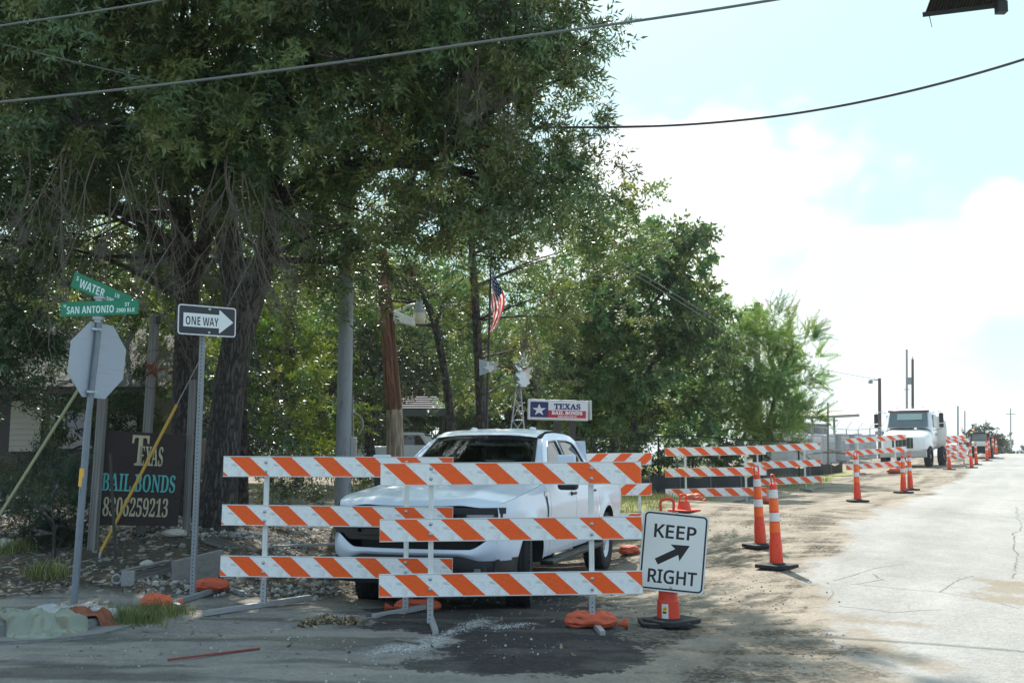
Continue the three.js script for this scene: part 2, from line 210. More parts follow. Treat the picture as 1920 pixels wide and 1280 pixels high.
  // fresh tar spill and white grit
  if (d < 13) {
    const pd = polyDist(tarPts, x, z) + (med - 0.5) * 0.75 + (fine - 0.5) * 0.35; const ta = sst(-0.04, 0.06, pd + (grit - 0.5) * 0.12) * lerp(0.8, 0.98, sst(0.36, 0.5, fbm(x * 1.4, z * 4, 4, 161)));
    if (ta > 0) { const q = 0.02 + 0.03 * fine + (grit > 0.95 ? 0.1 : 0); r = lerp(r, q * 1.03, ta); g = lerp(g, q * 0.97, ta); b = lerp(b, q, ta); }
    for (const c of powder) { const s = segDist(c, x, z) + (med - 0.5) * 0.4; const f = sst(0.16, 0.0, s) * sst(0.42, 0.62, fine * 0.6 + grit * 0.5); r = lerp(r, 0.36, f); g = lerp(g, 0.36, f); b = lerp(b, 0.36, f); }
  }
  // soil bank and yard
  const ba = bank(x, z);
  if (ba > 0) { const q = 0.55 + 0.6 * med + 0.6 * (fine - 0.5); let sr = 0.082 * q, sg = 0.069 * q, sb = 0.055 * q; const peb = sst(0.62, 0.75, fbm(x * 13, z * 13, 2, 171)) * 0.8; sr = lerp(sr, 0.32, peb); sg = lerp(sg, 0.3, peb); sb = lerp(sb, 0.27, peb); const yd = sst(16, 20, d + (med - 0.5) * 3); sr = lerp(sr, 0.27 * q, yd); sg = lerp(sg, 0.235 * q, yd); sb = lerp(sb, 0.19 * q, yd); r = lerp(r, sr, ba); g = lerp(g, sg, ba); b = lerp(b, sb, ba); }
  const ga = grassAmt(x, z); if (ga > 0) { const q = 0.7 + 0.6 * med; r = lerp(r, 0.21 * q, ga * 0.9); g = lerp(g, 0.22 * q, ga * 0.9); b = lerp(b, 0.08 * q, ga * 0.9); }
  out[0] = r; out[1] = g; out[2] = b; out[3] = ra; out[4] = ba; out[5] = st; out[6] = ga;
}
function groundTex(x0, z0, w, h, N) { const o = [0, 0, 0]; const t = dataTex(N, N, (u, v) => { groundColor(x0 + u * w, z0 - v * h, o); return o; }); t.wrapS = t.wrapT = THREE.ClampToEdgeWrapping; t.anisotropy = 8; return t; }
const NX0 = -8, NZ0 = -5, NS = 17;                                // near sheet 17 x 17 m
const groundBump = dataTex(512, 512, (u, v) => { const p = 2 * Math.PI; return 0.5 * fbm(u * 40, v * 40, 4, 181) + 0.5 * vn(u * 120, v * 120, 182); }, 1, 1, false);
groundBump.repeat.set(9, 9);
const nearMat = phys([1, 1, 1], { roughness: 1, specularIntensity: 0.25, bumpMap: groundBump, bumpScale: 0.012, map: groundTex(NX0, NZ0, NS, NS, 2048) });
const midMat = phys([1, 1, 1], { roughness: 1, specularIntensity: 0.25, map: groundTex(-20, -4, 66, 66, 2048) });
const farMat = std([0.16, 0.17, 0.09], 0.95);
{
  // near sheet, split by kind of ground into pieces that share its vertices
  const step = 0.07, n = Math.round(NS / step), buf = { road: [], street: [], dirt_shoulder: [], soil_bank: [] }, o = [];
  const P = (i, j) => { const x = NX0 + i / n * NS, z = NZ0 - j / n * NS; return [x, G(x, z), z]; };
  const grid = []; for (let j = 0; j <= n; j++) for (let i = 0; i <= n; i++) grid.push(P(i, j));
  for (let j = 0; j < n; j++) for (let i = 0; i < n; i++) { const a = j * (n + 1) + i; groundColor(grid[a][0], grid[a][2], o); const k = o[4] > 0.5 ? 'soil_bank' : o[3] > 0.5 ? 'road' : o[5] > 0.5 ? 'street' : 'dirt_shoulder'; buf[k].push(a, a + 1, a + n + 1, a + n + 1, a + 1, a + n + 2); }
  const full = new THREE.BufferGeometry(); full.setAttribute('position', new THREE.Float32BufferAttribute(grid.flat(), 3)); full.setAttribute('uv', new THREE.Float32BufferAttribute(grid.flatMap(p => [(p[0] - NX0) / NS, (NZ0 - p[2]) / NS]), 2)); full.setIndex(Object.values(buf).flat()); full.computeVertexNormals();
  for (const k in buf) { const map = new Map(), pos = [], nor = [], uv = [], idx = []; for (const v of buf[k]) { if (!map.has(v)) { map.set(v, pos.length / 3); pos.push(...grid[v]); for (let q = 0; q < 3; q++) nor.push(full.attributes.normal.array[v * 3 + q]); uv.push(full.attributes.uv.array[v * 2], full.attributes.uv.array[v * 2 + 1]); } idx.push(map.get(v)); }
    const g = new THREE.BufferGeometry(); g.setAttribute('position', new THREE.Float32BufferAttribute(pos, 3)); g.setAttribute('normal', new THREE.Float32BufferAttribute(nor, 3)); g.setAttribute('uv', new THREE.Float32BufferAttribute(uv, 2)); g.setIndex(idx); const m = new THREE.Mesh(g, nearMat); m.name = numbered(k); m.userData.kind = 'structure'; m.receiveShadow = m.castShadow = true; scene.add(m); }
  // middle sheets round it, out to the crest
  const inNear = (x, z) => x > NX0 - 1e-6 && x < NX0 + NS - 1e-6 && z < NZ0 + 1e-6 && z > NZ0 - NS + 1e-6;
  const mk = (name, test, mat) => { const pos = [], uv = [], idx = [], map = new Map(), st = 0.5; const id = (x, z) => { const k = x.toFixed(2) + ',' + z.toFixed(2); if (!map.has(k)) { map.set(k, pos.length / 3); const e = (Math.abs(x - NX0) < 1e-6 || Math.abs(x - NX0 - NS) < 1e-6 || Math.abs(z - NZ0) < 1e-6 || Math.abs(z - NZ0 + NS) < 1e-6) ? -0.004 : 0; pos.push(x, G(x, z) + e, z); uv.push((x + 20) / 66, (-4 - z) / 66); } return map.get(k); };
    for (let x = -20; x < 46 - 1e-6; x += st) for (let z = -4; z > -70 + 1e-6; z -= st) { const cx = x + st / 2, cz = z - st / 2; if (inNear(cx, cz) || !test(cx, cz)) continue; const a = id(x, z), b = id(x + st, z), c = id(x, z - st), d = id(x + st, z - st); idx.push(a, b, c, c, b, d); }
    const g = new THREE.BufferGeometry(); g.setAttribute('position', new THREE.Float32BufferAttribute(pos, 3)); g.setAttribute('uv', new THREE.Float32BufferAttribute(uv, 2)); g.setIndex(idx); g.computeVertexNormals(); const m = new THREE.Mesh(g, mat); m.name = numbered(name); m.userData.kind = 'structure'; m.receiveShadow = m.castShadow = true; scene.add(m); };
  const isRoad = (x, z) => roadAmt(x, z) > 0.5; mk('road', isRoad, midMat); mk('ground', (x, z) => !isRoad(x, z), midMat);
  // land beyond the crest and off to the sides, one ring reaching the horizon
  const pos = [], idx = [], R = [[-20, -4, 46, -70], [-60, 40, 90, -140], [-300, 200, 330, -420], [-1500, 1200, 1500, -1600]], seg = 40;
  R.forEach(([x0, z0, x1, z1], ri) => { for (const [ax, az, bx, bz] of [[x0, z0, x1, z0], [x1, z0, x1, z1], [x1, z1, x0, z1], [x0, z1, x0, z0]]) for (let s = 0; s < seg; s++) { const x = lerp(ax, bx, s / seg), z = lerp(az, bz, s / seg); pos.push(x, G(x, z) - (ri === 0 ? 0.004 : 0), z); } });
  const L = seg * 4; for (let r = 0; r < R.length - 1; r++) for (let s = 0; s < L; s++) { const a = r * L + s, b = r * L + (s + 1) % L; idx.push(a, a + L, b, b, a + L, b + L); }
  const g = new THREE.BufferGeometry(); g.setAttribute('position', new THREE.Float32BufferAttribute(pos, 3)); g.setIndex(idx); g.computeVertexNormals(); const m = new THREE.Mesh(g, farMat); m.name = numbered('ground'); m.userData.kind = 'structure'; m.receiveShadow = true; scene.add(m);
}
// loose stones, dry leaves and grass: nobody could count them
function scatter(name, label, cat, geo, mat, list, parent = scene) { const im = new THREE.InstancedMesh(geo, mat, list.length); const c = new THREE.Color(); list.forEach((e, i) => { im.setMatrixAt(i, e.m); if (e.c) { c.setRGB(...e.c); im.setColorAt(i, c); } }); im.name = parent === scene ? numbered(name) : name; im.castShadow = im.receiveShadow = true; im.userData.kind = 'stuff'; if (label) im.userData.label = label; if (cat) im.userData.category = cat; parent.add(im); return im; }
function rockGeo(seed, sy = 0.65) { const g = new THREE.IcosahedronGeometry(1, 1); const p = g.attributes.position; for (let i = 0; i < p.count; i++) { const x = p.getX(i), y = p.getY(i), z = p.getZ(i); const k = 0.75 + 0.5 * fbm(x * 1.7 + seed + y, z * 1.7 + y * 2 + seed, 2, seed); p.setXYZ(i, x * k, y * k * sy, z * k); } g.computeVertexNormals(); return g; }
{
  const r = rng(7), L = [], S = [];
  for (let i = 0; i < 26000; i++) { const x = -7.8 + r() * 8.2, z = -9.9 - r() * 6; if (bank(x, z) < 0.5) continue; const cl = fbm(x * 0.9 + 4, z * 0.9, 3, 201); if (cl < 0.44 + r() * 0.2) continue; const s = 0.004 + Math.pow(r(), 4) * 0.032, q = 0.14 + r() * 0.3; L.push({ m: X4(x, G(x, z) + s * 0.25, z, r() * 6, r() * 6, r() * 6, s), c: [q, q * 0.96, q * 0.88] }); }
  scatter('stones', 'scatter of small pale limestone pieces on the shaded soil bank', 'stones', rockGeo(3), std([1, 1, 1], 0.9), L);
  for (let i = 0; i < 12000; i++) { const d = 7 + r() * 11, x = -3.5 + r() * (4 + d * 0.45), z = -d; if (bank(x, z) > 0.3 || roadAmt(x, z) > 0.9) continue; if (fbm(x * 1.2, z * 1.2, 3, 205) < 0.47) continue; const s = 0.002 + Math.pow(r(), 5) * 0.011, q = 0.13 + r() * 0.3; S.push({ m: X4(x, G(x, z) + s * 0.3, z, r() * 6, r() * 6, r() * 6, s), c: [q, q * 0.97, q * 0.9] }); }
  for (let i = 0; i < 700; i++) { const pw = powder[i % powder.length], k = r() * (pw.length - 1), a = pw[Math.floor(k)], b = pw[Math.floor(k) + 1], f = k % 1; const x = lerp(a[0], b[0], f) + gauss(r) * 0.13, z = lerp(a[1], b[1], f) + gauss(r) * 0.16, s = 0.0025 + r() * r() * 0.005, q = 0.35 + r() * 0.25; S.push({ m: X4(x, G(x, z) + s * 0.3, z, r() * 6, r() * 6, r() * 6, s), c: [q, q, q] }); }
  scatter('gravel', 'loose gravel and crumbs on the dirt shoulder and street', 'gravel', rockGeo(5), std([1, 1, 1], 0.9), S);
  const leaf = new THREE.PlaneGeometry(1, 0.42, 2, 1); leaf.rotateX(-Math.PI / 2); { const p = leaf.attributes.position; for (let i = 0; i < p.count; i++) { const x = p.getX(i); p.setY(i, x * x * 0.5); if (Math.abs(x) > 0.4) p.setZ(i, p.getZ(i) * 0.2); } leaf.computeVertexNormals(); }
  const D = []; for (let i = 0; i < 9000; i++) { let x = -7.8 + r() * 8.5, z = -8 - r() * 7.5; const b = bank(x, z); if (r() > (b > 0.5 ? 0.8 : 0.05)) continue; const s = 0.025 + r() * 0.05, q = 0.1 + r() * 0.16; D.push({ m: X4(x, G(x, z) + 0.006, z, (r() - 0.5) * 0.9, r() * 6.3, (r() - 0.5) * 0.9, s), c: [q * 1.15, q * 0.85, q * 0.55] }); }
  for (const [px, py, sp, n] of [[612, 1165, 0.14, 420], [655, 1168, 0.09, 220], [575, 1172, 0.08, 120]]) { const c = hit(px, py); for (let i = 0; i < n; i++) { const gx = gauss(r), gz = gauss(r); const x = c.x + gx * sp, z = c.z + gz * sp * 0.9, s = 0.03 + r() * 0.04, q = 0.12 + r() * 0.2; D.push({ m: X4(x, G(x, z) + 0.008 + r() * 0.05 * Math.exp(-gx * gx * 2 - gz * gz * 2), z, (r() - 0.5) * 1.8, r() * 6.3, (r() - 0.5) * 1.8, s), c: [q * 1.1, q * 0.85, q * 0.55] }); } }
  scatter('dry_leaves', 'brown fallen leaves on the bank and in small heaps on the street', 'leaves', leaf, std([1, 1, 1], 0.9), D);
}
// grass blades
const blade = (() => { const g = new THREE.BufferGeometry(), P = [], I = []; for (let i = 0; i <= 3; i++) { const t = i / 3, w = 0.035 * (1 - t * 0.92), b = t * t * 0.45; P.push(-w, t, b, w, t, b); } for (let i = 0; i < 3; i++) { const a = i * 2; I.push(a, a + 1, a + 2, a + 2, a + 1, a + 3); } g.setAttribute('position', new THREE.Float32BufferAttribute(P, 3)); g.setIndex(I); g.computeVertexNormals(); return g; })();
const grassMat = phys([1, 1, 1], { roughness: 0.8, transmission: 0.3, thickness: 0 });
function grassPatch(label, n, place, seed) { const r = rng(seed), L = []; for (let i = 0; i < n; i++) { const e = place(r); if (!e) continue; const [x, z, h, dry] = e, q = 0.7 + r() * 0.6; const c = r() < dry ? [0.34 * q, 0.29 * q, 0.13 * q] : [0.12 * q, 0.17 * q, 0.035 * q]; L.push({ m: X4(x, G(x, z) - 0.005, z, (r() - 0.5) * 0.7, r() * 6.3, (r() - 0.5) * 0.7, V(h * 1.1, h, h)), c }); } scatter('grass', label, 'grass', blade, grassMat, L); }
{
  const c1 = hit(240, 1165), c2 = hit(300, 1150), c3 = hit(185, 1160), c4 = hit(90, 1075);
  grassPatch('dark green grass tuft growing over the kerb beside the stop sign', 5200, r => { const c = [c1, c2, c3, c1][Math.floor(r() * 4)]; return [c.x + gauss(r) * 0.30, c.z + gauss(r) * 0.2, 0.035 + r() * r() * 0.13, 0.2]; }, 31);
  grassPatch('straggly grass on the soil bank left of the stop sign', 700, r => { const c = r() < 0.5 ? c4 : hit(20, 1040); return [c.x + gauss(r) * 0.22, c.z + gauss(r) * 0.2, 0.06 + r() * 0.15, 0.3]; }, 32);
  grassPatch('sunlit yellow green roadside grass behind the barricades', 42000, r => { const d = 15.5 + Math.pow(r(), 0.8) * 21, x = 0.8 + r() * (roadEdge(d) - 1), z = -d; return grassAmt(x, z) > 0.35 + r() * 0.4 ? [x, z, 0.06 + r() * r() * 0.2, 0.42] : null; }, 33);
  grassPatch('thin weeds in the yard behind the steel pole', 5000, r => { const d = 15 + r() * 14, px = 480 + r() * 330, p = gp(px, d); return fbm(p.x * 0.8, p.z * 0.8, 3, 77) > 0.52 ? [p.x, p.z, 0.08 + r() * r() * 0.4, 0.3] : null; }, 34);
}
// kerb with gutter at the bottom left
let kerbTop;
{
  const kerbMat = std([0.21, 0.21, 0.21], 0.9, 0, { map: wearMap, bumpMap: bumpFine, bumpScale: 0.008 });
  const path = [[-130, 1203], [0, 1196], [90, 1192], [150, 1184], [205, 1170], [222, 1158]].map(([a, b]) => hit(a, b));
  kerbTop = (x, z) => { let best = 1e9, off = 0, u = 0; for (let i = 0; i + 1 < path.length; i++) { const a = path[i], b = path[i + 1], dx = b.x - a.x, dz = b.z - a.z, L2 = dx * dx + dz * dz, t = clamp(((x - a.x) * dx + (z - a.z) * dz) / L2), ex = x - a.x - dx * t, ez = z - a.z - dz * t, q = Math.hypot(ex, ez); if (q < best) { best = q; off = (dz * ex - dx * ez) / Math.sqrt(L2); u = (i + t) / (path.length - 1); } } const h = 0.15 * lerp(1, 0.45, u); return G(x, z) + (off < 0 ? sst(-0.05, -0.005, off) * h : lerp(h, 0.06, sst(0.16, 0.45, off))); };
  const mk = (prof) => { const b = new MB(); b.surf(36, prof.length - 1, (u, v) => { const k = u * (path.length - 1), i = Math.min(path.length - 2, Math.floor(k)), f = k - i, p = path[i].clone().lerp(path[i + 1], f), t = path[i + 1].clone().sub(path[i]).normalize(), nx = t.z, nz = -t.x; const q = prof[Math.round(v * (prof.length - 1))]; const wob = (fbm(u * 30, v * 3, 3, 7) - 0.5) * 0.012; return V(p.x + nx * q[0], p.y + q[1] * (q[1] > 0 ? lerp(1, 0.45, u) : 1) + wob, p.z + nz * q[0]); }); return b; };
  const k = mk([[0, -0.05], [0, 0.09], [0.008, 0.12], [0.03, 0.135], [0.13, 0.135], [0.15, 0.12], [0.15, -0.05]]).build('kerb', kerbMat); k.userData.kind = 'structure';
  const gt = mk([[-0.26, -0.02], [-0.25, 0.014], [-0.003, 0.02], [-0.003, -0.05]]).build('gutter', kerbMat); gt.userData.kind = 'structure';
}

// ---------------------------------------------------------------- trees and shrubs
function leafInto(P, I, base, dir, nrm, len, wid) { // a folded lance-shaped leaf
  const side = dir.clone().cross(nrm).normalize(), up = side.clone().cross(dir).normalize(), k = P.length / 3;
  const pt = (t, s, u) => { const q = base.clone().addScaledVector(dir, t * len).addScaledVector(side, s * wid).addScaledVector(up, u * len); P.push(q.x, q.y, q.z); };
  pt(0, 0, 0); pt(0.36, 0.5, 0.05); pt(0.36, -0.5, 0.05); pt(0.42, 0, 0); pt(1, 0, -0.12);
  I.push(k, k + 3, k + 1, k, k + 2, k + 3, k + 3, k + 4, k + 1, k + 3, k + 2, k + 4);
}
function sprigGeo(seed, n, stem, len, wid, spread = 0.9, droop = 0.25) {
  const r = rng(seed), P = [], I = [];
  for (let i = 0; i < n; i++) { const t = (i + 0.6) / n, a = i * 2.4 + r() * 0.8, base = V(Math.sin(t * 3 + seed) * 0.03, stem * t, Math.cos(t * 2 + seed) * 0.03);
    const out = spread * (0.75 + r() * 0.5) * (i === n - 1 ? 0.2 : 1); const dir = V(Math.cos(a) * out, 1 - droop * 2 * r(), Math.sin(a) * out).normalize(); const nrm = V(r() - 0.5, 0.4 + r(), r() - 0.5).normalize();
    leafInto(P, I, base, dir, nrm, len * (0.7 + 0.5 * r()), wid * (0.8 + 0.4 * r())); }
  const g = new THREE.BufferGeometry(); g.setAttribute('position', new THREE.Float32BufferAttribute(P, 3)); g.setIndex(I); const h = g.toNonIndexed(); h.computeVertexNormals(); return h;
}
function frondGeo(seed, n, stem, len, wid) { // long drooping frond with small paired leaves
  const r = rng(seed), P = [], I = [];
  for (let i = 0; i < n; i++) { const t = (i + 1) / n, base = V(0, stem * t, -stem * 0.45 * t * t); for (const s of [-1, 1]) { const dir = V(s, 0.55 + r() * 0.3, -0.3 - r() * 0.3).normalize(); leafInto(P, I, base, dir, V(0, 0.3, 1).normalize(), len * (0.7 + 0.5 * r()) * (1 - 0.4 * t), wid); } }
  const g = new THREE.BufferGeometry(); g.setAttribute('position', new THREE.Float32BufferAttribute(P, 3)); g.setIndex(I); const h = g.toNonIndexed(); h.computeVertexNormals(); return h;
}
const leafMat = phys([1, 1, 1], { roughness: 0.58, transmission: 0.6, thickness: 0, specularIntensity: 0.7 });
const leafMatDark = phys([1, 1, 1], { roughness: 0.36, transmission: 0.42, thickness: 0 });
const leafMatte = phys([1, 1, 1], { roughness: 0.95, transmission: 0.35, thickness: 0, specularIntensity: 0.2 });
const leafMatBright = phys([1, 1, 1], { roughness: 0.55, transmission: 0.7, thickness: 0, specularIntensity: 0.7 });
const SP = {
  lance: [1, 2, 3].map(s => sprigGeo(s, 13, 0.32, 0.098, 0.030, 0.9, 0.25)),
  small: [4, 5].map(s => sprigGeo(s, 16, 0.36, 0.085, 0.036, 1.1, 0.3)),
  broad: [6, 7].map(s => sprigGeo(s, 11, 0.36, 0.13, 0.075, 1.1, 0.35)),
  frond: [8, 9].map(s => frondGeo(s, 15, 0.85, 0.13, 0.05)),
  tiny: [10, 11].map(s => sprigGeo(s, 16, 0.22, 0.035, 0.014, 0.9, 0.15)),
  far: [12, 13].map(s => sprigGeo(s, 12, 0.9, 0.35, 0.2, 1.3, 0.3)),
};
const clumpPx = (px, py, d, rx, ry, rz, k = 1) => ({ c: at(px, py, d), r: V(rx, ry ?? rx, rz ?? rx), k });
function plant(name, label, cat, o) {
  const r = rng(o.seed), root = thing(name, label, cat, o.base, 0, o.group), B = o.base, loc = p => p.clone().sub(B), br = new MB();
  const nodes = [];
  if (o.trunks) { const tr = new MB(); for (const t of o.trunks) { tr.limb(t.p.map(loc), t.r, t.n || 12, t.p.length * 6); const c = new THREE.CatmullRomCurve3(t.p); for (let i = 3; i <= 10; i++) nodes.push({ p: c.getPoint(i / 10), r: lerp(t.r[0], t.r[t.r.length - 1], i / 10) }); } tr.build('trunk', o.bark || barkMat, root); }
  const L = SP[o.leaf].map(() => []), col = o.color;
  for (const cl of o.clumps) {
    const vol = cl.r.x * cl.r.y * cl.r.z, ns = Math.max(2, Math.round(o.sub * Math.pow(vol, 0.75) * cl.k));
    let near = null, nd = 1e9; for (const q of nodes) { const dd = q.p.distanceTo(cl.c) + (q.p.y > cl.c.y ? 1.2 : 0); if (dd < nd) { nd = dd; near = q; } }
    const hub = cl.c.clone().add(V(0, -cl.r.y * 0.35, 0));
    if (near && o.limbs !== false) { const m = near.p.clone().lerp(hub, 0.5).add(V(gauss(r) * 0.2, gauss(r) * 0.15 + nd * 0.05, gauss(r) * 0.2)); br.limb([loc(near.p), loc(m), loc(hub)], [Math.min(near.r * 0.7, 0.02 + nd * 0.018), 0.025, 0.014].map(v => v * (o.limbK || 1)), 6, 8); }
    for (let i = 0; i < ns; i++) {
      let v; do v = V(r() * 2 - 1, r() * 2 - 1, r() * 2 - 1); while (v.length() > 1 || v.length() < 0.05); const rad = Math.pow(v.length(), 0.6); v.normalize().multiplyScalar(rad); const sc = V(cl.c.x + v.x * cl.r.x, cl.c.y + v.y * cl.r.y, cl.c.z + v.z * cl.r.z);
      if (o.twigs !== false && r() < (o.twigK || 0.5)) { const m = hub.clone().lerp(sc, 0.55).add(V(gauss(r) * 0.08, gauss(r) * 0.08 + 0.05, gauss(r) * 0.08)); br.limb([loc(hub), loc(m), loc(sc)], [0.011, 0.007, 0.003].map(q => q * (o.limbK || 1)), 3, 4); }
      const tone = 0.65 + r() * 0.7, hue = r();
      for (let k = 0; k < o.per; k++) {
        const s = o.sr, p = V(sc.x + gauss(r) * s, sc.y + gauss(r) * s * 0.8, sc.z + gauss(r) * s);
        const dir = V(v.x * 0.8 + gauss(r) * 0.8, v.y * 0.5 + gauss(r) * 0.7 + (o.lift ?? -0.15), v.z * 0.8 + gauss(r) * 0.8).normalize();
        const q = new THREE.Quaternion().setFromUnitVectors(V(0, 1, 0), dir).multiply(new THREE.Quaternion().setFromAxisAngle(V(0, 1, 0), r() * 6.28)); const S = o.scale * (0.75 + r() * 0.5), w = tone * (0.8 + r() * 0.4);
        const c = col.map((cc, ix) => cc * w * (1 + (hue - 0.5) * [0.7, 0.15, -0.2][ix])); const dry = o.dry && r() < o.dry;
        L[Math.floor(r() * L.length)].push({ m: M4().compose(loc(p), q, V(S, S, S)), c: dry ? [0.2 * w, 0.1 * w, 0.04 * w] : c });
      }
    }
  }
  if (br.g.length) br.build('branches', o.bark || barkMat, root).userData.kind = 'stuff';
  L.forEach((l, i) => { if (l.length) scatter('foliage', null, null, SP[o.leaf][i], o.mat || leafMat, l, root); });
  return root;
}
const CL = (list) => list.map(a => clumpPx(...a));
function grid(px0, px1, dx, py0, py1, dy, d0, d1, rad, seed, k = 1, keep = () => true) { const r = rng(seed), o = []; for (let y = py0; y <= py1; y += dy) for (let x = px0; x <= px1; x += dx) { const X = x + (r() - 0.5) * dx * 0.8, Y = y + (r() - 0.5) * dy * 0.8, d = lerp(d0, d1, r()), R = rad * (0.75 + r() * 0.5); if (keep(X, Y)) o.push(clumpPx(X, Y, d, R * 1.15, R * 0.8, R, k)); } return o; }
const spiky = (() => { const b = new MB(), r = rng(77); for (let i = 0; i < 46; i++) { const d = V(gauss(r), gauss(r), gauss(r)).normalize(); b.limb([V(0, 0, 0), d.clone().multiplyScalar(0.6).add(V(gauss(r) * 0.15, 0, gauss(r) * 0.15)), d.clone().multiplyScalar(1)], [0.03, 0.02, 0.008], 3, 3); } return mergeGeometries(b.g); })();
const deadMat = std([0.14, 0.115, 0.09], 0.95);
function deadTwigs(root, B, list, seed) { // bare hanging twigs and ball moss
  const r = rng(seed), b = new MB(), moss = [];
  const strand = (p, dir, len, rad, depth) => { const pts = [p.clone()], n = 5; let q = p.clone(), dd = dir.clone(); for (let i = 0; i < n; i++) { dd.add(V(gauss(r) * 0.28, gauss(r) * 0.2, gauss(r) * 0.28)).normalize(); q = q.clone().addScaledVector(dd, len / n); pts.push(q); if (depth > 0 && r() < 0.75) strand(q, dd.clone().add(V(gauss(r) * 0.8, gauss(r) * 0.3 - 0.2, gauss(r) * 0.8)).normalize(), len * (0.3 + r() * 0.25), rad * 0.6, depth - 1); } b.limb(pts.map(v => v.clone().sub(B)), [rad, rad * 0.7, rad * 0.35], 4, 10); if (depth === 1 && r() < 0.55) { const m = pts[1 + Math.floor(r() * 4)]; moss.push({ m: X4(m.x - B.x, m.y - B.y, m.z - B.z, r() * 6, r() * 6, r() * 6, 0.05 + r() * 0.07) }); } };
  for (const [px, py, d, n, len, sx] of list) { const o = at(px, py, d); for (let i = 0; i < n; i++) strand(o.clone().add(V(gauss(r) * 0.25, gauss(r) * 0.15, gauss(r) * 0.3)), V(gauss(r) * 0.35 + sx, -1, gauss(r) * 0.3).normalize(), len * (0.6 + r() * 0.6), 0.0085, 2); }
  b.build('dead_branches', deadMat, root); scatter('ball_moss', null, null, spiky, std([0.15, 0.14, 0.115], 1), moss, root);
}
{
  // the big tree with forked trunk by the wooden sign; its limb carries the crown over the pickup
  const B = hit(405, 990); const b0 = at(405, 990, -B.z), D = -B.z;
  const t1 = plant('shade_tree', 'big dark shade tree with forked ridged trunk beside the brown wooden sign', 'tree', {
    seed: 101, base: B, leaf: 'lance', sub: 22, per: 13, sr: 0.17, scale: 1.08, color: [0.135, 0.19, 0.052], mat: leafMatDark, dry: 0.012,
    trunks: [{ p: [b0.clone().add(V(-0.05, -0.25, 0)), at(412, 900, D), at(428, 740, D), at(447, 600, D), at(430, 470, D), at(405, 330, D - 0.3), at(380, 150, D - 0.6), at(360, -120, D - 1)], r: [0.36, 0.235, 0.215, 0.21, 0.17, 0.14, 0.11, 0.07], n: 18 },
      { p: [at(447, 640, D), at(480, 540, D), at(505, 430, D + 0.1), at(520, 300, D + 0.2), at(545, 120, D), at(580, -80, D)], r: [0.17, 0.15, 0.12, 0.10, 0.08, 0.05], n: 14 },
      { p: [at(508, 420, D + 0.1), at(560, 350, D), at(640, 318, D - 0.2), at(740, 302, D - 0.3), at(860, 260, D - 0.4), at(980, 150, D)], r: [0.14, 0.13, 0.12, 0.10, 0.07, 0.03], n: 10 },
      { p: [at(740, 302, D - 0.3), at(860, 320, D + 0.3), at(980, 350, D + 0.6), at(1080, 330, D + 0.5)], r: [0.09, 0.07, 0.05, 0.02], n: 8 }],
    clumps: [...CL([[790, 40, 13, 1.2, 0.9, 1.2], [880, 110, 12.5, 1, .7, 1], [940, 60, 13, .9, .7, 1], [985, 110, 12.5, .55, .45, .7], [1055, 135, 12.5, .36, .26, .4], [1100, 70, 12.6, .3, .2, .3], [1010, 20, 13, .55, .45, .6], [1085, 0, 13, .38, .2, .4, .8], [1050, 90, 12.6, .28, .2, .3], [880, 210, 13.5, .7, .5, 1], [850, 330, 14, 1, .7, 1], [960, 330, 13.5, .8, .55, .9], [1020, 350, 13.5, .6, .45, .8], [1055, 325, 13, .42, .3, .4], [1090, 312, 13, .2, .16, .2], [900, 430, 14.5, .8, .35, .9, .8], [1000, 420, 14.5, .75, .35, .8, .8], [770, 420, 14.5, .8, .5, .9], [780, 240, 14, 1, .7, 1], [690, 180, 13.5, 1.1, .9, 1.1], [680, 370, 14.5, .8, .6, .9], [590, 430, 15, .8, .6, .9], [640, 40, 13, 1.2, .9, 1.2], [560, 250, 14.5, 1.1, .8, 1.1], [640, 480, 15.5, .7, .4, .8, .7], [720, 500, 16, .6, .35, .8, .7], [590, 300, 12.3, .6, .45, .6], [690, 310, 12.6, .7, .45, .6], [770, 330, 12.6, .6, .45, .6], [540, 380, 12.8, .5, .4, .5], [640, 410, 13, .6, .35, .5], [520, 250, 12.4, .6, .5, .6], [830, 420, 13.5, .7, .35, .6], [930, 390, 13, .6, .35, .6], [880, 270, 12.8, .7, .5, .7], [800, 180, 12.6, .8, .6, .7], [470, 300, 12.8, .45, .35, .4], [430, 420, 13, .35, .25, .35]]),
      ...grid(640, 1120, 170, -700, -90, 120, 11.5, 18, 1.25, 5, 0.9), ...grid(1060, 1160, 100, -700, -330, 120, 11, 15, 0.9, 55, 0.6), ...grid(820, 1060, 120, 120, 380, 100, 15, 18.5, 1.0, 6, 1, (x, y) => x < 880 || y > 290), ...grid(760, 960, 100, -160, 120, 90, 14.5, 18, 1.1, 66, 1)],
  });
  deadTwigs(t1, B, [[420, 310, 12, 5, 1.5, 0], [455, 330, 12, 6, 1.6, 0.1], [490, 320, 12.2, 6, 1.4, 0.25], [880, 110, 12, 5, 0.9, 0.1], [930, 90, 12, 6, 1.0, 0.1], [860, 220, 12.6, 4, 0.9, 0], [985, 590, 24, 9, 2.2, 0.1]], 9);
  const B2 = gp(345, 15.6), D2 = 15.6;
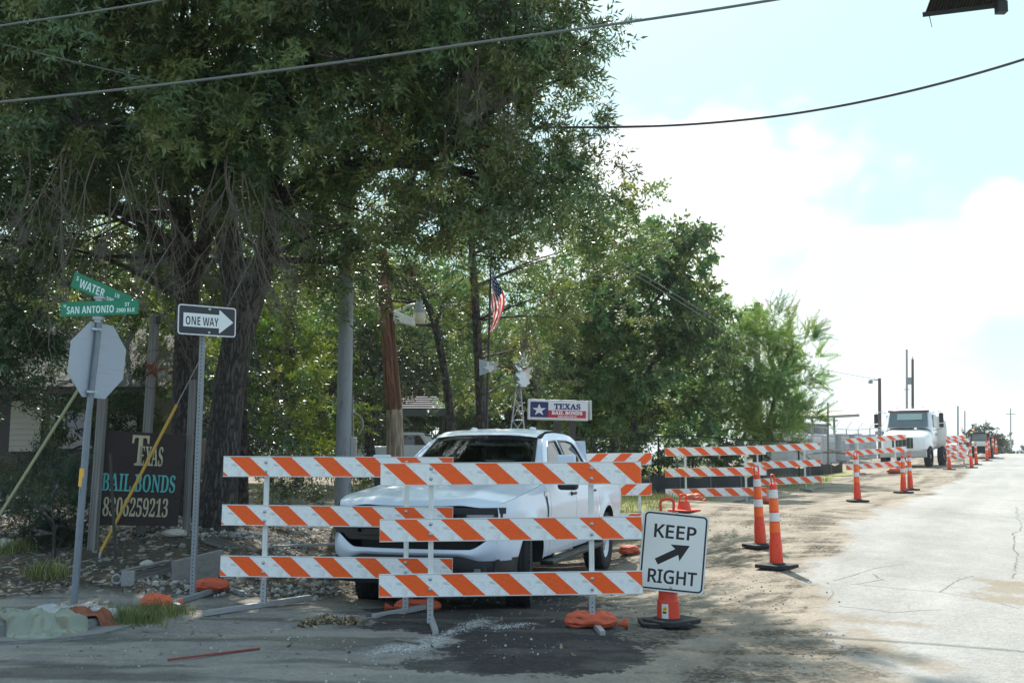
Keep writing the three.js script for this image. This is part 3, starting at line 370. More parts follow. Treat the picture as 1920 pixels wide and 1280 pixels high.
  const t2 = plant('shade_tree', 'darker straight trunked shade tree behind the wooden sign, left of the forked one', 'tree', {
    seed: 102, base: B2, leaf: 'lance', sub: 22, per: 13, sr: 0.18, scale: 1.08, color: [0.125, 0.18, 0.052], mat: leafMatDark,
    trunks: [{ p: [B2.clone().add(V(0, -0.2, 0)), at(346, 760, D2), at(350, 560, D2), at(338, 400, D2), at(325, 250, D2 - 0.4), at(300, 0, D2 - 1)], r: [0.28, 0.2, 0.18, 0.16, 0.13, 0.07], n: 14 }, { p: [at(348, 560, D2), at(385, 440, D2), at(400, 300, D2)], r: [0.14, 0.12, 0.08], n: 10 }],
    clumps: [...grid(-130, 620, 150, -560, 260, 105, 10.5, 14.5, 1.1, 7, 1), ...grid(0, 560, 150, 40, 270, 110, 12.5, 16.5, 1.05, 8, 1), ...grid(-40, 620, 105, 310, 540, 80, 15.5, 18.5, 0.85, 18, 1), ...grid(20, 420, 110, 270, 340, 60, 12.2, 13.5, 0.55, 28, 1), ...CL([[60, 330, 13, .9, .4, .9], [-30, 420, 13, .7, .5, .7], [240, 330, 13.5, .9, .4, .8], [330, 320, 14, .8, .4, .8]])],
  });
  deadTwigs(t2, B2, [[85, 300, 11.5, 2, 1.3, -0.15], [130, 300, 11.5, 7, 1.8, -0.1], [200, 305, 11.5, 4, 1.7, 0.05], [255, 290, 11.8, 4, 1.9, 0.15], [310, 310, 12, 2, 1.4, 0.1], [30, 330, 12, 2, 1.4, -0.1]], 10);
  // dark drooping tree at the left edge
  const B3 = gp(-60, 14);
  plant('edge_tree', 'dark drooping leafy tree at the left edge of the picture', 'tree', { seed: 103, base: B3, leaf: 'lance', sub: 60, per: 9, sr: 0.18, scale: 1.1, color: [0.06, 0.105, 0.03], mat: leafMatDark, trunks: [{ p: [B3.clone(), at(-60, 760, 14), at(-40, 560, 14), at(-30, 420, 14)], r: [0.14, 0.12, 0.1, 0.05] }], clumps: CL([[-20, 450, 13.5, .6, .5, .6], [20, 540, 13.5, .5, .5, .5], [-10, 640, 13.5, .5, .6, .5], [35, 640, 13.6, .35, .4, .4], [10, 740, 13.6, .35, .35, .4], [60, 500, 14, .5, .4, .5]]) });
  // backlit foliage filling the yard behind the trunks
  const B4 = gp(230, 23);
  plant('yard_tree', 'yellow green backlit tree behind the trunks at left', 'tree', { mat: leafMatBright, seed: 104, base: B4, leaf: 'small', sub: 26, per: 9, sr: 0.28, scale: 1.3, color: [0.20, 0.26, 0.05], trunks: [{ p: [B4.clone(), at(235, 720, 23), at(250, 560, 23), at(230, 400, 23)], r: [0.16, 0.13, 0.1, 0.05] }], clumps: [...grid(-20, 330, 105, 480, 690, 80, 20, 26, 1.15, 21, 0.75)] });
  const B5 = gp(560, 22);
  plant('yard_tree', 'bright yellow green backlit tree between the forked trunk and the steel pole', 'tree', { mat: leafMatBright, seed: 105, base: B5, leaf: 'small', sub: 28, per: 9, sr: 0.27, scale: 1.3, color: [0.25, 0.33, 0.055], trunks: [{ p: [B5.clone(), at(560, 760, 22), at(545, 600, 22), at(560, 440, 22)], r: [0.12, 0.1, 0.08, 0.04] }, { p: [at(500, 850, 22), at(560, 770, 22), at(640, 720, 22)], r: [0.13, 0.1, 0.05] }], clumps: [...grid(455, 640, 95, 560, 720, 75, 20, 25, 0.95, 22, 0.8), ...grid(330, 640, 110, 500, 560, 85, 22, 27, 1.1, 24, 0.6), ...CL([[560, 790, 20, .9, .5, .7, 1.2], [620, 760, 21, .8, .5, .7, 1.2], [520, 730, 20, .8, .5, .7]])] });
  const B6 = gp(455, 17);
  plant('cedar_bush', 'dark blue green bushy cedar right of the forked trunk', 'bush', { seed: 106, base: B6, leaf: 'small', sub: 26, per: 9, sr: 0.18, scale: 0.9, color: [0.045, 0.075, 0.04], mat: leafMatDark, trunks: [{ p: [B6.clone(), at(455, 780, 17), at(460, 640, 17)], r: [0.1, 0.08, 0.04] }], clumps: CL([[465, 700, 17, .5, .6, .5], [450, 800, 17, .55, .6, .5], [490, 760, 17.3, .5, .5, .5], [440, 880, 17, .45, .5, .5], [480, 640, 17.3, .4, .4, .4], [480, 850, 17.2, .4, .4, .4]]) });
  const B7 = gp(700, 24);
  plant('yard_tree', 'dark dense low tree between the steel pole and the brown wooden pole', 'tree', { seed: 107, base: B7, leaf: 'small', sub: 24, per: 10, sr: 0.25, scale: 1.2, color: [0.07, 0.09, 0.035], mat: leafMatDark, trunks: [{ p: [B7.clone(), at(690, 790, 24), at(700, 700, 24)], r: [0.14, 0.11, 0.05] }], clumps: CL([[690, 700, 24, .9, .6, .8], [740, 670, 24, .8, .5, .8], [695, 750, 24, .6, .5, .7], [770, 690, 25, .7, .4, .7], [670, 640, 25, .7, .5, .7], [660, 780, 24, .5, .5, .6]]) });
  // slender trees behind the pickup
  const B8 = gp(848, 25);
  plant('slender_tree', 'slender curved tree with airy light green crown behind the pickup roof', 'tree', { mat: leafMatBright, seed: 108, base: B8, leaf: 'small', sub: 20, per: 11, sr: 0.3, scale: 1.25, color: [0.20, 0.275, 0.075], trunks: [{ p: [B8.clone(), at(845, 790, 25), at(832, 690, 25), at(815, 610, 25), at(800, 570, 25), at(760, 480, 25)], r: [0.13, 0.11, 0.1, 0.09, 0.06, 0.03], n: 10 }, { p: [at(815, 612, 25), at(840, 550, 25), at(870, 520, 25)], r: [0.06, 0.04, 0.02] }], clumps: [...grid(590, 850, 95, 430, 600, 75, 23, 28, 1.05, 25, 0.6), ...CL([[700, 600, 24, .8, .5, .8], [800, 640, 26, .7, .5, .7, .8], [855, 640, 27, .8, .7, .7], [870, 730, 28, .6, .7, .7]])] });
  const B9 = gp(905, 23);
  plant('slender_tree', 'tall straight slender tree just left of the flagpole', 'tree', { limbK: 0.55, mat: leafMatBright, seed: 109, base: B9, leaf: 'small', sub: 20, per: 11, sr: 0.3, scale: 1.2, color: [0.20, 0.27, 0.075], dry: 0.014, trunks: [{ p: [B9.clone(), at(902, 780, 23), at(893, 600, 23), at(884, 450, 23), at(880, 360, 23)], r: [0.13, 0.12, 0.1, 0.08, 0.05], n: 10 }], clumps: [...grid(860, 1130, 85, 420, 560, 70, 19.5, 26, 0.95, 26, 0.65, (x, y) => (y > 420 || x > 930) && (x < 870 || x > 975)), ...grid(930, 1060, 85, 560, 780, 80, 25, 29, 0.9, 27, 0.65), ...CL([[1090, 380, 19, .6, .4, .6], [1150, 380, 19, .6, .4, .5], [1185, 370, 19, .35, .3, .4], [1120, 440, 19.5, .8, .5, .7], [1170, 450, 20, .55, .45, .6], [1195, 400, 19, .2, .2, .3]])] });
  const B10 = gp(1085, 31);
  plant('broadleaf_tree', 'tall dark broad leaved tree behind the box sign with sky showing through', 'tree', { seed: 110, base: B10, leaf: 'broad', sub: 19, per: 9, sr: 0.33, scale: 1.45, mat: leafMatBright, color: [0.165, 0.245, 0.07], trunks: [{ p: [B10.clone(), at(1082, 780, 31), at(1080, 690, 31), at(1120, 580, 31), at(1170, 500, 31)], r: [0.26, 0.22, 0.19, 0.13, 0.06] }, { p: [at(1080, 700, 31), at(1160, 640, 31), at(1250, 540, 31)], r: [0.15, 0.1, 0.04] }, { p: [at(1190, 850, 31), at(1195, 740, 31), at(1250, 640, 31)], r: [0.13, 0.1, 0.05] }],
    clumps: CL([[1230, 480, 31, 1, .7, 1], [1295, 470, 31, .8, .55, .9], [1330, 500, 31, .35, .3, .5], [1180, 540, 31, 1.1, .8, 1], [1270, 550, 31, 1, .7, 1], [1105, 580, 31, 1, .8, 1], [1200, 630, 31, 1.2, .8, 1], [1110, 680, 30.5, 1.2, .9, 1], [1290, 630, 31.5, .8, .7, .9], [1060, 640, 31, .9, .9, 1], [1180, 730, 31, 1.2, .9, 1], [1080, 750, 31, 1, .8, 1], [1260, 720, 32, 1, .9, 1], [1140, 800, 31, 1, .5, 1], [1230, 800, 32, .9, .5, 1], [1320, 690, 32, .7, .8, .8], [1310, 770, 32, .7, .6, .8], [1130, 500, 30, .7, .6, .8], [1060, 540, 30, .8, .6, .8], [1210, 430, 31, .5, .35, .6], [1320, 580, 32, .5, .5, .6], [1260, 455, 31, .5, .35, .6], [1300, 540, 31.5, .6, .5, .6], [1340, 640, 32, .5, .5, .6], [1150, 600, 30, .9, .7, .8], [1240, 600, 30.5, .9, .7, .8]]) });
  const B11 = gp(1420, 35);
  plant('feathery_tree', 'bright green bushy tree with long feathery fronds at the end of the tree row', 'tree', { seed: 111, base: B11, mat: leafMatBright, leaf: 'frond', sub: 42, per: 13, sr: 0.3, scale: 0.72, lift: 0.35, color: [0.22, 0.33, 0.07], trunks: [{ p: [B11.clone(), at(1415, 800, 35), at(1400, 700, 35), at(1390, 640, 35)], r: [0.14, 0.11, 0.08, 0.03] }, { p: [at(1430, 850, 35), at(1450, 760, 35), at(1470, 690, 35)], r: [0.1, 0.07, 0.03] }],
    clumps: CL([[1380, 620, 35, .8, .55, .8], [1440, 615, 35, .7, .5, .8], [1490, 640, 35, .7, .5, .7], [1350, 660, 35, .6, .7, .8], [1420, 690, 34.5, 1, .8, .9], [1490, 710, 35, .8, .7, .8], [1365, 740, 35, .8, .8, .8], [1440, 770, 34.5, .9, .7, .9], [1500, 770, 35, .6, .6, .8], [1370, 810, 34.5, .8, .5, .8], [1450, 820, 34, .7, .4, .8], [1520, 680, 35.5, .4, .4, .5], [1300, 820, 34, .7, .4, .7], [1320, 760, 35, .6, .6, .7]]) });
  // low growth along the fence
  const B12 = gp(1180, 28);
  plant('hedge', 'low scrubby growth along the wire fence under the trees', 'hedge', { seed: 112, base: B12, leaf: 'broad', sub: 26, per: 9, sr: 0.25, scale: 1.0, limbs: false, color: [0.085, 0.12, 0.03], clumps: CL([[1050, 845, 28, .6, .4, .5], [1100, 850, 28, .6, .4, .5], [1160, 850, 28, .6, .45, .5], [1220, 845, 29, .7, .5, .5], [1280, 850, 30, .6, .45, .5], [1340, 850, 31, .7, .45, .5], [1400, 850, 32, .6, .4, .5], [1130, 880, 27, .5, .25, .4, .7], [1330, 835, 32, .6, .5, .5]]) });
  // shrubs on the bank
  const B13 = hit(100, 1050);
  plant('sage_shrub', 'grey green sage shrub left of the wooden sign', 'shrub', { seed: 113, base: B13, leaf: 'tiny', sub: 190, per: 14, sr: 0.09, scale: 1.1, lift: 0.5, color: [0.06, 0.085, 0.052], mat: leafMatte, trunks: [{ p: [B13.clone(), at(100, 990, -B13.z), at(95, 930, -B13.z)], r: [0.02, 0.015, 0.008], n: 6 }], clumps: CL([[60, 990, 12.6, .3, .28, .28], [110, 960, 12.6, .3, .36, .28], [105, 1010, 12.5, .3, .25, .28], [150, 990, 12.7, .22, .26, .25], [100, 900, 12.8, .22, .28, .25], [20, 1000, 12.9, .26, .2, .25], [40, 940, 13, .25, .25, .25]]) });
  const B14 = gp(80, 17.5);
  plant('hedge', 'trimmed grey green hedge in front of the house', 'hedge', { seed: 114, base: B14, leaf: 'tiny', sub: 90, per: 14, sr: 0.13, scale: 1.5, lift: 0.3, limbs: false, color: [0.065, 0.085, 0.06], mat: leafMatte, clumps: CL([[0, 890, 17.5, .5, .35, .4], [60, 885, 17.5, .5, .35, .4], [120, 885, 17.5, .45, .35, .4], [20, 930, 17.2, .5, .3, .4], [100, 930, 17.2, .5, .3, .4]]) });
  const B19 = gp(175, 19.5);
  plant('dark_shrub', 'dark leafy shrub growing against the house wall behind the stop sign', 'shrub', { seed: 119, base: B19, leaf: 'small', sub: 34, per: 10, sr: 0.18, scale: 0.9, color: [0.05, 0.075, 0.03], mat: leafMatte, trunks: [{ p: [B19.clone(), at(175, 830, 19.5), at(180, 760, 19.5)], r: [0.04, 0.03, 0.015], n: 6 }], clumps: CL([[110, 770, 19.5, .3, .3, .3], [150, 800, 19.3, .5, .35, .4], [210, 780, 19.4, .5, .45, .4], [250, 820, 19.4, .4, .4, .4], [180, 730, 19.6, .5, .35, .4], [235, 720, 19.7, .45, .35, .4], [125, 840, 19, .5, .25, .4], [95, 720, 19.6, .4, .2, .3, .6], [270, 760, 19.5, .35, .5, .4]]) });
  const B15 = gp(560, 15.5);
  plant('weed_shrub', 'thin olive shrub growing behind the left barricade', 'shrub', { seed: 115, base: B15, leaf: 'tiny', sub: 90, per: 11, sr: 0.13, scale: 1.5, lift: 0.4, color: [0.10, 0.115, 0.05], clumps: CL([[555, 900, 15.5, .22, .3, .2], [530, 880, 15.5, .25, .3, .2], [575, 930, 15.3, .2, .22, .2], [500, 900, 15.8, .25, .2, .2], [560, 850, 15.6, .2, .2, .2]]) });
  const B16 = gp(680, 17.5);
  plant('oleander_shrub', 'light green shrub beside the foot of the steel pole', 'shrub', { seed: 116, base: B16, leaf: 'lance', sub: 34, per: 8, sr: 0.13, scale: 1.0, lift: 0.6, color: [0.13, 0.18, 0.06], clumps: CL([[675, 915, 17.5, .22, .26, .2], [690, 890, 17.6, .22, .2, .2]]) });
  // more trees closing the back of the yard
  [[60, 44, 0, 240, 'dark green tree far behind the house roof'], [330, 42, 230, 440, 'mid green tree far behind the two big trunks'], [560, 46, 430, 650, 'light green tree far behind the steel pole'], [780, 44, 640, 860, 'far green tree showing above the pavilion roof'], [960, 47, 850, 1060, 'far green tree behind the windmill'], [1150, 50, 1040, 1250, 'far green tree low behind the box sign']].forEach(([px, d, x0, x1, label], i) => { const B = gp(px, d); plant('background_tree', label, 'tree', { mat: leafMatBright, seed: 130 + i, base: B, leaf: 'broad', sub: 11, per: 10, sr: 0.42, scale: 1.8, limbK: 1.4, twigs: false, color: [[0.12, 0.17, 0.05], [0.19, 0.25, 0.06], [0.22, 0.3, 0.06], [0.18, 0.25, 0.06], [0.17, 0.23, 0.06], [0.14, 0.2, 0.055]][i], trunks: [{ p: [B.clone(), at(px, 780, d), at(px + 8, 700, d), at(px, 600, d)], r: [0.2, 0.17, 0.12, 0.06] }], clumps: grid(x0, x1, 62, i < 4 ? 560 : 640, 835, 52, d - 1.5, d + 3, 1.35, 140 + i, 1) }); });
  // far wood and trees beyond the crest
  const B17 = gp(1846, 95);
  plant('far_tree', 'round dark green tree rising beyond the crest of the road', 'tree', { seed: 117, base: V(B17.x, B17.y, -95), leaf: 'far', sub: 7, per: 9, sr: 0.5, scale: 0.6, limbs: false, color: [0.06, 0.08, 0.035], clumps: CL([[1815, 835, 95, 1.2, 1, 1.2], [1840, 825, 95, 1.6, 1.2, 1.5], [1862, 832, 95, 1.3, 1.1, 1.2], [1850, 815, 95, 1.2, .7, 1.2], [1878, 843, 95, 1, .8, 1], [1825, 816, 95, .8, .6, .9]]) });
  const B18 = gp(1900, 210);
  const wood = plant('far_wood', 'low line of distant dark trees at the end of the road', 'woods', { seed: 118, base: V(B18.x, B18.y, -210), leaf: 'far', sub: 0.5, per: 8, sr: 1.2, scale: 1.8, limbs: false, color: [0.06, 0.08, 0.04], clumps: [...grid(1872, 1990, 16, 846, 856, 7, 205, 225, 2.4, 44, 1)] });
  wood.userData.kind = 'stuff';
}

// ---------------------------------------------------------------- signs, barricades, cones
function plane(tl, tr, bl) { const u = tr.clone().sub(tl), w = u.length(); u.normalize(); const v = tl.clone().sub(bl); const n = u.clone().cross(v).normalize(); const y = n.clone().cross(u); const h = v.dot(y); const c = tl.clone().add(tr).multiplyScalar(0.5).addScaledVector(y, -h / 2); return { m: M4().makeBasis(u, y, n).setPosition(c), w, h, u, y, n, c }; }
function rrect(w, h, r, n = 5) { const P = []; for (const [cx, cy, a0] of [[w / 2 - r, h / 2 - r, 0], [-w / 2 + r, h / 2 - r, 90], [-w / 2 + r, -h / 2 + r, 180], [w / 2 - r, -h / 2 + r, 270]]) for (let i = 0; i <= n; i++) { const a = (a0 + 90 * i / n) * Math.PI / 180; P.push([cx + Math.cos(a) * r, cy + Math.sin(a) * r]); } return P; }
// a sign board: a metal plate with rounded corners and its printed face; z toward the reader
function board(parent, name, w, h, r, face, backMat, t = 0.004) {
  const p = new MB().ext(rrect(w, h, r), t).build(name, backMat, parent);
  const s = new THREE.ShapeGeometry(new THREE.Shape(rrect(w - 0.002, h - 0.002, r).map(q => new THREE.Vector2(...q)))); const uv = s.attributes.uv, ps = s.attributes.position; for (let i = 0; i < uv.count; i++) uv.setXY(i, ps.getX(i) / w + 0.5, ps.getY(i) / h + 0.5);
  s.translate(0, 0, t + 0.0015); new MB().add(s).build('printed_face', face, p); return p;
}
const alu = std([0.43, 0.48, 0.56], 0.5, 0.15, { map: scuffMap });
function localGroup(parent, m) { const q = new THREE.Group(); m.decompose(q.position, q.quaternion, q.scale); parent.add(q); return q; }
const inv = (o, p) => p.clone().sub(o.position);

{ // stop sign from behind, with two street name blades
  const d = 9.85, b = hit(137, 1130), D = -b.z;
  const s = thing('stop_sign', 'grey back of an octagonal stop sign on a leaning pole and two green name blades', 'stop sign', b);
  const P = (x, y, dd = D) => inv(s, at(x, y, dd)), top = P(187, 590);
  const bot = V(0, -0.15, 0); const pole = new MB(), mid = bot.clone().lerp(top, 0.5), sp = P(164, 790);
  new MB().bar(bot, sp, 0.034, 0.034, 12).bar(sp, top.clone(), 0.03, 0.03, 12).build('pole', std([0.22, 0.25, 0.29], 0.55, 0.3, { map: wearMap }), s);
  new MB().bar(P(153, 912), P(156, 878), 0.036, 0.036, 12).build('reflector_band', std([0.85, 0.42, 0.03], 0.5), s);
  // octagon, back toward the reader
  const yaw = 1.2, cpt = P(182, 676, D + 0.075), R = 0.385, oct = []; for (let i = 0; i < 8; i++) { const a = (22.5 + 45 * i) * Math.PI / 180; oct.push([Math.cos(a) * R * 1.04, Math.sin(a) * R * 1.04]); }
  const m = M4().compose(cpt, new THREE.Quaternion().setFromEuler(new THREE.Euler(0, yaw, -0.07, 'ZYX')), V(1, 1, 1));
  const plate = new MB().ext(oct, 0.004, m).build('stop_panel', alu, s);
  for (const yy of [618, 735]) { const c = P(yy === 618 ? 181 : 172, yy); new MB().box(0.10, 0.026, 0.012, c.x + 0.012, c.y, c.z + 0.034, 0, 0.35, -0.08, 0.004).build('strap', boltMat, s); new MB().lathe([[0, 0.008], [0.008, 0.006], [0.01, 0]], 8, X4(c.x + 0.035, c.y, c.z + 0.04, Math.PI / 2)).build('bolt', boltMat, s); }
  const green = (w, h, draw) => std([1, 1, 1], 0.5, 0, { map: canvasTex(w, h, (g) => { g.fillStyle = '#0b7c5c'; g.fillRect(0, 0, w, h); g.fillStyle = '#d9e4e6'; draw(g); }) });
  const font = (g, px, wt = '') => { g.font = `${wt} ${px}px sans-serif`; g.textBaseline = 'alphabetic'; };
  const fitText = (g, t, x, y, w, px, wt) => { font(g, px, wt); const k = w / g.measureText(t).width; g.save(); g.translate(x, y); g.scale(k, 1); g.fillText(t, 0, 0); g.restore(); };
  const f1 = green(1024, 200, g => { fitText(g, 'W', 38, 70, 36, 56, 'bold'); fitText(g, 'SAN ANTONIO', 80, 165, 630, 142, 'bold'); fitText(g, 'ST', 845, 84, 66, 72, 'bold'); fitText(g, '2900 BLK', 735, 166, 245, 78, 'bold'); });
  const f2 = green(1024, 210, g => { fitText(g, 'S', 40, 100, 44, 80, 'bold'); fitText(g, 'WATER', 110, 172, 440, 160, 'bold'); fitText(g, 'LN', 720, 100, 90, 80, 'bold'); fitText(g, '100', 590, 190, 140, 78, 'bold'); });
  const blade = (tl, tr, bl, f) => { const q = plane(inv(s, tl), inv(s, tr), inv(s, bl)); const gm = new RoundedBoxGeometry(q.w, q.h, 0.006, 1, 0.002); const bl0 = new MB().add(gm, q.m).build('name_blade', std([0.02, 0.2, 0.13], 0.5), s); const pg = new THREE.PlaneGeometry(q.w * 0.995, q.h * 0.97); pg.applyMatrix4(M4().makeTranslation(0, 0, 0.0045)); new MB().add(pg, q.m).build('printed_face', f, bl0); };
  blade(at(113, 567, D + 0.02), at(259.5, 561.5, D - 0.10), at(113, 594, D + 0.02), f1);
  blade(at(140, 509, D - 0.18), at(247, 556, D + 0.42), at(136.5, 540, D - 0.18), f2);
  for (const [x, y, h] of [[184, 597, 0.075], [186, 559, 0.06]]) { const c = P(x, y); new MB().box(0.1, h * 0.5, 0.07, c.x, c.y, c.z, 0, 0, -0.05, 0.01).box(0.062, h, 0.062, c.x, c.y - 0.01, c.z, 0, 0, -0.05, 0.01).build('blade_bracket', galv, s); }
}
function perfPost(parent, name, a, b, w, mat, holes = 0) { const m = new MB().rect(a, b, w, w, V(0, 0, 1), 0.004); const o = m.build(name, mat, parent); if (holes) { const n = Math.floor(a.distanceTo(b) / 0.0254 / holes), hb = new MB(), u = b.clone().sub(a).normalize(); for (let i = 1; i < n; i++) { const p = a.clone().addScaledVector(u, i * 0.0254 * holes); hb.bar(p.clone().add(V(0, 0, w / 2 - 0.001)), p.clone().add(V(0, 0, w / 2 + 0.0012)), 0.0062, 0.0062, 6); } const hm = hb.build('punched_holes', std([0.02, 0.02, 0.02], 0.9), o); hm.userData.kind = 'stuff'; } return o; }
{ // one way sign on a skid
  const b = hit(360, 1122), D = -b.z, s = thing('one_way_sign', 'black and white one way arrow sign on a punched steel post with skid feet', 'traffic sign', b), P = (x, y, dd = D) => inv(s, at(x, y, dd));
  perfPost(s, 'post', V(0, 0.02, 0), P(381.5, 575), 0.05, galvDull, 1.5);
  const q = plane(P(333, 569, D - 0.25), P(442, 578, D + 0.13), P(331, 626, D - 0.25)); q.m.setPosition(q.c.clone().add(V(0, 0, 0.0)));
  const face = std([1, 1, 1], 0.55, 0, { map: canvasTex(1024, 512, g => { g.fillStyle = '#d4d6d8'; g.fillRect(0, 0, 1024, 512); g.fillStyle = '#2f3136'; g.beginPath(); g.roundRect(22, 22, 980, 468, 36); g.fill(); for (let i = 0; i < 900; i++) { g.fillStyle = `rgba(90,92,96,${0.12 * hash(i, 1, 2)})`; g.fillRect(22 + hash(i, 2, 3) * 960, 22 + hash(i, 3, 4) * 440, 4 + hash(i, 4, 5) * 60, 3); } g.fillStyle = '#dfe1e3'; g.beginPath(); g.moveTo(95, 140); g.lineTo(720, 140); g.lineTo(720, 60); g.quadraticCurveTo(735, 52, 760, 80); g.lineTo(975, 256); g.lineTo(760, 432); g.quadraticCurveTo(735, 460, 720, 452); g.lineTo(720, 372); g.lineTo(95, 372); g.fill(); g.fillStyle = '#303238'; g.save(); g.translate(128, 340); g.font = 'bold 200px sans-serif'; const k = 580 / g.measureText('ONE WAY').width; g.scale(k, 1); g.fillText('ONE WAY', 0, 0); g.restore(); }) });
  const lg = localGroup(s, q.m); lg.updateMatrix(); s.remove(lg);
  const pl = board(s, 'sign_panel', q.w, q.h, 0.03, face, alu); pl.applyMatrix4(q.m);
  for (const yy of [-0.12, 0.12]) { const bo = new MB().lathe([[0, 0.01], [0.012, 0.008], [0.014, 0.003]], 8, X4(0.02, yy, 0.006, Math.PI / 2)).build('bolt', boltMat, pl); }
  const foot = (a, c, n) => { const A = inv(s, hit(...a)), C = inv(s, hit(...c)); A.y += 0.03; C.y += 0.03; new MB().rect(A, C, 0.05, 0.05, V(0, 1, 0), 0.004).build(n, galvDull, s); };
  foot([318, 1137], [415, 1112], 'skid_rail'); foot([298, 1128], [337, 1143], 'skid_foot'); foot([405, 1105], [455, 1122], 'skid_foot');
}
{ // brown wooden sign on two tall posts
  const L = gp(182, 12.2), s = thing('wooden_sign', 'dark brown wooden sign with cream and turquoise lettering between two weathered posts', 'sign', L), P = (x, y, d) => inv(s, at(x, y, d));
  const q = plane(P(190, 806, 12.3), P(347, 815, 12.75), P(182, 984, 12.3));
  new MB().add(new RoundedBoxGeometry(q.w, q.h, 0.045, 1, 0.004), q.m).build('sign_board', std([0.030, 0.017, 0.015], 0.75, 0, { map: wearMap }), s);
  const word = (t, x0, x1, y0, y1, c, name) => { const sh = serif.generateShapes(t, 1); const g = new THREE.ExtrudeGeometry(sh, { depth: 0.012, bevelEnabled: true, bevelSize: 0.0, bevelThickness: 0.001, bevelSegments: 1, curveSegments: 4 }); g.computeBoundingBox(); const bb = g.boundingBox, W = (x1 - x0) / 157 * q.w, H = (y1 - y0) / 178 * q.h; g.translate(-bb.min.x, -bb.min.y, 0); g.scale(W / (bb.max.x - bb.min.x), H / (bb.max.y - bb.min.y), 1); g.translate(((x0 - 190) / 157 - 0.5) * q.w, (0.5 - (y1 - 806) / 178) * q.h, 0.021); new MB().add(g, q.m).build(name, c, s); };
  const cream = std([0.50, 0.44, 0.30], 0.8, 0, { map: wearMap }), turq = std([0.10, 0.42, 0.41], 0.7, 0, { map: wearMap }), edge = std([0.30, 0.12, 0.06], 0.8);
  word('T', 247, 279, 812, 870, cream, 'letter_t'); word('EXAS', 262, 307, 832, 870, cream, 'lettering'); word('BAIL BONDS', 199, 335, 886, 920, turq, 'lettering'); word('8306259213', 205, 325, 931, 967, cream, 'lettering');
  const post = (a, b, w) => { new MB().rect(a, b, w, w, V(0, 0, 1), 0.006).build('post', greyWood, s); };
  post(V(-0.07, -0.3, 0.0), P(192, 745, 12.2), 0.095); const r = inv(s, gp(347, 12.9)); post(r.clone().add(V(0, -0.3, 0)), P(361, 712, 12.85), 0.075);
}
{ // tall grey post with the rusty star hung on it
  const b = gp(262, 13.3), s = thing('wooden_post', 'tall weathered grey post standing behind the brown wooden sign', 'post', b), P = (x, y, d = 13.3) => inv(s, at(x, y, d));
  new MB().rect(V(0, -0.3, 0), P(290, 592), 0.10, 0.10, V(0, 0, 1), 0.006).build('post_timber', greyWood, s);
  new MB().box(0.07, 0.09, 0.1, ...P(296, 600, 13.2).toArray(), 0, 0.3, 0, 0.01).build('insulator_bracket', black, s);
  const c = at(287, 692, 13.15), t = thing('metal_star', 'rusty five pointed metal star in a wire hoop hung on the grey post', 'ornament', c);
  const st = []; for (let i = 0; i < 10; i++) { const a = Math.PI / 2 + i * Math.PI / 5, rr = i % 2 ? 0.062 : 0.165; st.push([Math.cos(a) * rr, Math.sin(a) * rr]); }
  const g = new THREE.BufferGeometry(), pp = []; for (let i = 0; i < 10; i++) { const a = st[i], e = st[(i + 1) % 10]; pp.push(0, 0, 0.05, a[0], a[1], 0, e[0], e[1], 0, 0, 0, -0.01, e[0], e[1], 0, a[0], a[1], 0); } g.setAttribute('position', new THREE.Float32BufferAttribute(pp, 3)); g.computeVertexNormals();
  new MB().add(g, X4(0, 0, 0, 0.1, 0.5, -0.25)).build('star', rust, t);
  new MB().add(new THREE.TorusGeometry(0.2, 0.004, 5, 28), X4(0, 0, 0, 0, 0.5, 0, V(0.85, 1.25, 1))).build('wire_hoop', rust, t);
}
{ // guy wires with plastic guards
  const mk = (label, a, b, w, col) => { const B = a, s = thing('guy_wire', label, 'guy wire', B); const P = p => p.clone().sub(B); new MB().rect(P(b[0]), P(b[1]), 0.036, 0.03, V(0, 0, 1), 0.01).build('guard', std(col, 0.6, 0, { map: wearMap }), s); new MB().bar(V(0, -0.1, 0), P(b[0]), 0.012, 0.012, 6).build('anchor_rod', galv, s); new MB().bar(P(b[1]), P(w), 0.006, 0.006, 5).build('strand', galvDull, s); return s; };
  mk('bright yellow guy wire guard slanting in front of the brown wooden sign', hit(180, 1056), [at(188, 1034, 11.9), at(331, 758, 12.5)], at(480, 470, 13.2), [0.46, 0.27, 0.03]);
  mk('pale faded yellow guy wire guard slanting behind the stop sign', gp(-40, 11.6), [at(-30, 1010, 11.6), at(146, 730, 12.2)], at(330, 440, 13), [0.30, 0.29, 0.16]);
  const t = gp(217, 11.9), u = thing('metal_stake', 'thin dark steel stake standing in front of the brown wooden sign', 'stake', t); new MB().rect(V(0, -0.1, 0), inv(u, at(206, 850, 11.9)), 0.03, 0.02).build('stake', std([0.05, 0.045, 0.04], 0.7, 0.3), u);
}
